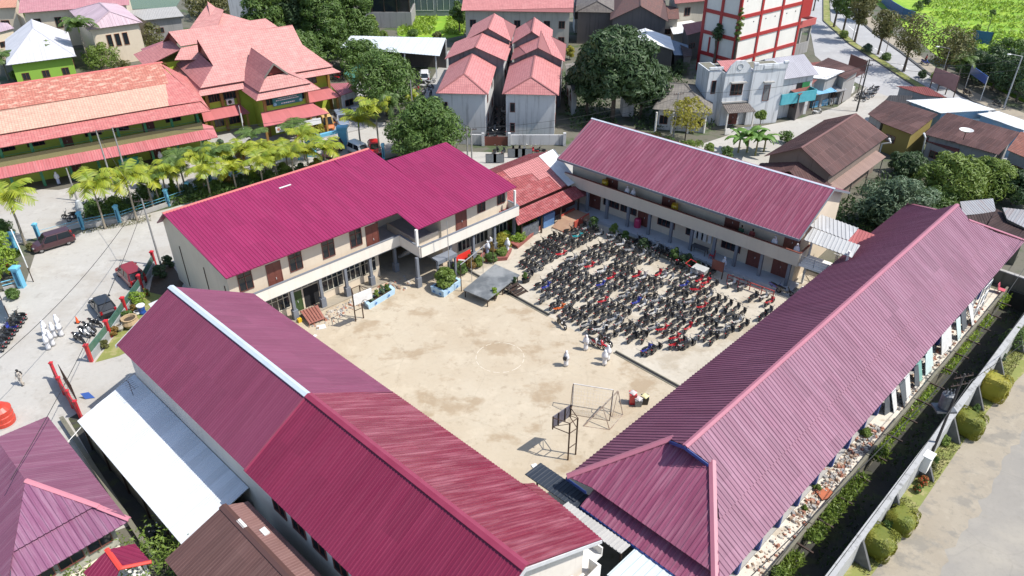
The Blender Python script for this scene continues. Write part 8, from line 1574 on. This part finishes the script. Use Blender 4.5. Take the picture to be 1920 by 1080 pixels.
# banana clump and papaya by the street
rb = random.Random(5)
def banana(label, p, n, H, sd):
    r = random.Random(sd); t = thing('banana_plant', label, 'banana plant', p, 'banana plants by the street'); m = MB(); o = Vector(p); m.tube(o, o+Vector((0,0,H*.55)), .14, .10, 8, raw=True); m.build('stem', plain('banana_stem', (.22,.26,.10), (.3,.22,.12), 3), t, True)
    m = MB()
    for i in range(n):
        az = i*2.4+r.uniform(-.3,.3); e = R(r.uniform(35,85)); L_ = H*r.uniform(.55,.8); hd = Vector((math.cos(az),math.sin(az),0)); sd_ = Vector((-hd.y,hd.x,0)); p_ = o+Vector((0,0,H*.5)); pts = []
        for s in range(9): pts.append(p_.copy()); p_ = p_ + (hd*math.cos(e)+Vector((0,0,math.sin(e))))*L_/8; e -= R(15)
        for s in range(8):
            w0 = .34*math.sin(math.pi*min(1,(s+.15)/8.3))**.6*H/3.6; w1 = .34*math.sin(math.pi*min(1,(s+1.15)/8.3))**.6*H/3.6; a, b = pts[s], pts[s+1]; dz = Vector((0,0,.12))
            m.face([a, b, b+sd_*w1-dz, a+sd_*w0-dz], 0, raw=True); m.face([b, a, a-sd_*w0-dz, b-sd_*w1-dz], 0, raw=True)
    m.build('leaves', LEAF['banana'], t)
for lab, px, H, sd in (('tall banana plant in the middle of the roadside clump',(1400,286),4.6,1),('banana plant on the left of the roadside clump',(1384,286),3.8,2),('banana plant on the right of the roadside clump',(1416,292),4.2,3),('short banana plant at the back of the roadside clump',(1432,284),3.4,4)): banana(lab, G(*px), 10, H, sd)
ptree('tree', 'small papaya tree before the ornate white house', (1422,250), (1418,208), 28, leaf='light', zb=2.3, k=7, n=70, size=.4, seed=70, tr=.07)
bf = Frame(G(157,420), 24)
for i, (k, a, b, tz, lab) in enumerate(((1,2.6,3.2,2.6,'short palm behind the wrapped statue'),(0,7.6,1.2,3.2,'yellow palm between the second palm and the dull green one'),(1,9.4,2.6,2.8,'short yellow palm behind the dull green palm'),(0,14.2,1.0,3.4,'yellow palm between the fourth and fifth roadside palms'),(2,15.6,3.4,4.2,'green palm close to the green school awning corner'),(1,17.4,1.2,2.7,'short yellow palm beside the fifth roadside palm'),(0,20.6,1.4,3.2,'yellow palm over the start of the magenta ridge'),(1,22.6,2.4,2.8,'short palm over the magenta ridge, second from its left end'),(0,24.6,1.2,3.3,'yellow palm over the magenta ridge, third from its left end'),(1,26.6,2.2,2.8,'short palm over the magenta ridge, fourth from its left end'),(0,28.8,1.6,3.2,'yellow palm over the magenta ridge next to the gateway'),(2,11.6,3.6,4.0,'green palm between double pole and school awning end'))):
    o = copy_tree(pal[k]); place(o, bf(a,b,0), i*2.1, None, lab, GP_); o.scale = (1.1, 1.1, tz/(3.3,2.6,4.6)[k])
for i, (a, b, h, w, lf, lab) in enumerate(((1.2,2.0,2.0,2.4,'mid','leafy bush beside the wrapped statue'),(3.4,2.6,1.8,2.2,'light','light bush between statue and double pole'),(5.2,1.6,1.5,2.0,'dark','dark bush under the second roadside palm'),(6.8,3.2,2.6,2.2,'gpalm','bushy palm like plant behind the second roadside palm'),(8.6,2.2,2.2,2.4,'mid','green bush left of the dull green palm'),(10.2,3.4,2.8,1.9,'lime','tall lime shrub behind the dull green palm'),(11.8,1.9,2.0,2.4,'dark','dark bush right of the dull green palm'),(13.4,3.0,2.6,2.0,'light','upright light shrub before the green school awning end'),
    (15.0,2.0,1.9,2.4,'mid','mid green bush behind the fourth roadside palm'),(16.6,3.4,2.6,2.2,'rust','orange tipped shrub behind the fourth roadside palm'),(18.2,2.2,2.1,2.4,'dark','dark bush left of the fifth roadside palm'),(19.8,3.2,2.7,2.0,'lime','tall lime shrub right of the fifth roadside palm'),(21.6,2.0,2.0,2.6,'mid','wide bush where the row meets the magenta ridge'),(23.6,3.0,2.4,2.2,'light','light bush above the magenta ridge, nearer the row'),(25.6,2.2,2.2,2.4,'dark','dark bush above the magenta ridge, middle'),(27.8,2.8,2.4,2.2,'yellow','yellowish bush above the magenta ridge, farther'),(30.0,2.2,2.0,2.4,'mid','green bush above the magenta ridge, next to the gateway'))):
    shrub(lab, bf(a,b,0), h, w, lf, 190, 8, .2, shape='cone' if lf in ('lime','rust') else 'round')
fern_strip('grass_growth', 'tufted grass over the green field', Frame(G(1800,132), 75), 0, 70, -60, -3, 15000, 'lime', .3, 51, 0, .5)
fern_strip('weed_growth', 'tall bright weeds on the grass patch', Frame(G(745,66), 0), 0, 14, 0, 14, 2500, 'lime', .5, 52, 0, .4)
fern_strip('weed_growth', 'weeds at the street edge below the tiled house', Frame(G(1225,278), 8), 0, 8, -.6, 1.2, 1200, 'light', .35, 53, 0, .2)

fern_strip('undergrowth', 'dark undergrowth in the gap between timber hall and purple hall', Frame(G(1592,432), 42), 0, 24, -9, 4, 5000, 'dark', .9, 54, 0, .35)
fern_strip('undergrowth', 'dark undergrowth round the mango tree and behind the flats', Frame(G(1072,248), 2), 0, 24, 0, 26, 6000, 'dark', .7, 55, 0, .35)

# ---------------------------------------------------------------- vehicles and people
def heading(a, b): v = G(*b) - G(*a); return math.atan2(v.y, v.x)
CC = dict(maroon=('maroon',(.055,.018,.022)), dred=('dark_red',(.22,.015,.02)), black=('black',(.02,.022,.025)), silver=('silver',(.38,.39,.40)), bluegrey=('blue_grey',(.20,.24,.30)), orange=('orange',(.48,.13,.015)), cream=('cream',(.62,.42,.16)), white=('white',(.66,.66,.66)), red=('red',(.5,.015,.02)))
car('dark maroon people carrier parked by the pale blue pillars', G(102,462), heading((138,455),(62,478)), CC['maroon'], 'mpv')
car('dark red hatchback in the shade beside the front fence', G(248,524), heading((268,545),(228,505)), CC['dred'], 'suv')
car('black hatchback parked above the row of motorcycles at the fence', G(196,582), heading((212,602),(180,562)), CC['black'], 'hatch')
car('blue grey people carrier beside the orange minibus', G(641,232), heading((633,218),(650,243)), CC['bluegrey'], 'mpv'); car('silver people carrier seen from behind near the large leafy tree', G(668,220), heading((676,230),(660,208)), CC['silver'], 'mpv'); car('orange and cream minibus under the rose school portico', G(611,238), heading((600,220),(622,252)), CC['orange'], 'van', cat='minibus', name='minibus', roofc=CC['cream'])
car('white car half hidden by palms at the street', G(676,290), heading((662,282),(692,296)), CC['white'], 'mpv'); car('bright red hatchback half hidden behind the magenta roof', G(703,286), heading((700,272),(708,298)), CC['red'], 'hatch'); car('dark red car on the driveway behind the gateway', G(624,290), heading((634,280),(616,300)), CC['maroon'], 'suv'); car('white car under the vehicle shed beside the flats path', G(797,150), heading((797,160),(798,136)), CC['white'], 'mpv')
car('white van on the main road at the top', G(1575,22), heading((1600,40),(1560,5)), CC['white'], 'van', 'vehicles on the main road', cat='van', name='parked_van'); car('silver car on the main road at the top', G(1612,28), heading((1620,36),(1600,18)), CC['silver'], 'mpv', 'vehicles on the main road')
def extra(k, px, dz, lab, grp=None): put_bike(k, G(*px)+Vector((0,0,.01)), R(dz), lab, grp)
gs = 'motorcycles along the front fence'
for k, px, dz, lab in (('black',(181,612),-20,'black motorcycle nearest the black hatchback at the fence'),('dark_grey',(170,620),-25,'grey motorcycle second from the black hatchback at the fence'),('white',(160,630),-30,'white motorcycle third from the black hatchback at the fence'),('black',(150,641),-30,'black motorcycle at the lower end of the fence row'),('silver',(166,628),-20,'silver motorcycle in the middle of the fence row')): extra(k, px, dz, lab, gs)
for i in range(9): extra(['black','dark_grey','black','blue','black','dark_grey','black','silver','black'][i], (40-i*5.6, 598+i*7.5), 165, 'motorcycle in the left edge row, %s from the top' % ['first','second','third','fourth','fifth','sixth','seventh','eighth','last'][i], 'motorcycles along the left edge banner')
for i, (k, px) in enumerate((('black',(930,288)),('dark_grey',(944,290)),('black',(962,287)),('black',(975,286)),('white',(985,287)),('red',(1002,288)),('black',(1015,288)))): extra(k, px, 60+i*13, ['black motorcycle at the flats gate, leftmost','dark grey motorcycle at the flats gate, second','black motorcycle at the flats gate, third','black motorcycle at the flats gate, fourth','white motorcycle at the flats gate','red motorcycle at the flats gate','black motorcycle at the flats gate, rightmost'][i], 'motorcycles at the flats gate')
for i in range(14): extra(['black','dark_grey','silver','black'][i % 4], (915+ (i % 3)*14, 205+i*4.2), 95+(i % 3)*12, ('%s motorcycle parked in the dark alley between the flats, %s pair' % (['black','dark grey','silver grey','black'][i % 4], ['front','middle','rear'][i*3//14])), 'motorcycles in the flats alley')
for i in range(10): extra(['black','red','silver','black','white'][i % 5], (782+(i % 3)*13, 148+i*4.0), 10+i*9, '%s motorcycle beside the concrete path left of the flats' % ['black','red','silver grey','black','white'][i % 5], 'motorcycles beside the flats path')
for i in range(8): extra(['black','dark_grey','red','black'][i % 4], (618+(i % 4)*9, 142+(i//4)*7), 40, '%s motorcycle behind the pink side shelter' % ['black','dark grey','red','black'][i % 4], 'motorcycles behind the pink shelter')
for i, (k, px) in enumerate((('black',(1612,190)),('silver',(1620,186)),('black',(1628,182)),('dark_grey',(1634,176)),('black',(1638,170)),('white',(1624,176)),('black',(1612,182)))): extra(k, px, 150+i*7, 'motorcycle at the street corner by the dark pole, %s' % ['nearest the pole','second','third','fourth','farthest','in the middle','behind the nearest'][i], 'motorcycles at the street corner')
extra('white', (1531,214), 20, 'white motorcycle before the blue fronted stall'); extra('red', (1698,276), 30, 'red motorcycle in the yard of the mustard house'); extra('black', (142,415), 200, 'black motorcycle by the wrapped statue'); extra('black', (132,410), 190, 'second black motorcycle by the wrapped statue'); extra('blue', (1733,121), -60, 'blue motorcycle riding on the main road'); extra('black', (1812,178), -70, 'black motorcycle at the median by the blue sign'); extra('black', (1868,198), -70, 'black motorcycle near the street lamp'); extra('black', (1620,45), -60, 'black motorcycle parked at the road top'); extra('black', (196,990), 60, 'bicycle like black motorcycle by the mauve house corner'); extra('black', (298,1020), 120, 'black motorcycle at the end of the black drain'); extra('dark_grey', (292,1012), 110, 'grey motorcycle at the end of the black drain')
# people
PP = {k: person_proto(k, '') for k in ('student','veil','blue','beige','green','red','robe')}
pused = set()
def person(k, p, dz, label, group=None, sc=1.0):
    o = PP[k] if k not in pused else copy_tree(PP[k]); pused.add(k); return place(o, p, R(dz), sc, label, group)
gg = 'students in white walking on the street'
for px, dz, lab in (((100,648),200,'student in white robes at the front of the street group'),((90,640),195,'student in white robes on the outer side of the street group'),((88,628),190,'student in white robes second on the outer side'),((92,655),205,'student in white robes trailing nearest the camera'),((104,632),190,'student in white robes in the middle of the street group'),((116,630),185,'student in white robes on the fence side of the street group'),((112,617),185,'student in white robes at the far end of the street group')): person('student', G(*px), dz, lab, gg, .97)
gc = 'students in white in the courtyard'
for k, px, dz, lab in (('student',(1098,656),230,'student in white robes just leaving the parked motorcycles'),('student',(1133,684),60,'student in white robes in the pair near the drain, nearer the camera'),('student',(1139,675),60,'student in white robes in the pair near the drain, farther one'),('robe',(1061,686),200,'lone student in white with dark bag on the open court')): person(k, G(*px), dz, lab, gc, .97)
t = thing('shoulder_bag', 'black bag carried by the lone student on the open court', 'bag', G(1061,686)+Vector((-.12,-.2,.95))); p = ORIG[t]; m = MB(); m.loft([[(p.x-.15,p.y-.06,p.z-.16),(p.x+.15,p.y-.06,p.z-.16),(p.x+.15,p.y+.08,p.z-.16),(p.x-.15,p.y+.08,p.z-.16)],[(p.x-.18,p.y-.09,p.z),(p.x+.18,p.y-.09,p.z),(p.x+.18,p.y+.1,p.z),(p.x-.18,p.y+.1,p.z)],[(p.x-.14,p.y-.06,p.z+.2),(p.x+.14,p.y-.06,p.z+.2),(p.x+.14,p.y+.06,p.z+.2),(p.x-.14,p.y+.06,p.z+.2)]]); m.build('body', clb, t); m = MB(); m.path([(p.x-.14,p.y,p.z+.18),(p.x-.08,p.y+.1,p.z+.5),(p.x+.1,p.y+.15,p.z+.5),(p.x+.14,p.y,p.z+.18)], .015, 5); m.build('strap', clb, t)
person('beige', G(43,722), 250, 'person in pale clothes and black headscarf with rucksack walking alone on the street')
for k, a, lab in (('student',8.7,'student in white looking over the parapet beside the left yellow drum'),('student',9.5,'second student in white looking over the parapet beside the left yellow drum'),('blue',26.2,'student in pale blue white uniform leaning at the right end of the parapet'),('blue',28.5,'student in pale blue uniform at the corner of the parapet'),('green',22.6,'person in dark green clothes on the upper balcony'),('red',23.8,'person in red brown top on the upper balcony')): person(k, Q(a,1.5,3.45), 229, lab)
for k, a, b, lab in (('student',28.2,-4.4,'student in white standing by the colonnade near the flower beds'),('student',27.0,-3.0,'student in white bending under the balcony by the flower beds'),('blue',26.2,-3.4,'student in pale uniform behind the first flower bed')): person(k, N(a,b,.1), 250, lab)
person('student', G(304,306), 120, 'student in white under the awning of the green school, right'); person('blue', G(111,345), 100, 'student in pale uniform under the awning of the green school, left'); person('student', G(508,247), 200, 'person in white under the rose school awning'); person('blue', G(1355,508)+Vector((0,0,0)), 200, 'person in pale uniform among the motorcycles by the cart'); person('red', G(1734,119,.0), 120, 'rider standing by the blue motorcycle on the main road')
for d_, u_ in ((PRO, used), (PP, pused)):
    for k in list(d_):
        if k not in u_:
            for c in list(d_[k].children_recursive): bpy.data.objects.remove(c)
            bpy.data.objects.remove(d_[k])
bpy.context.view_layer.update()
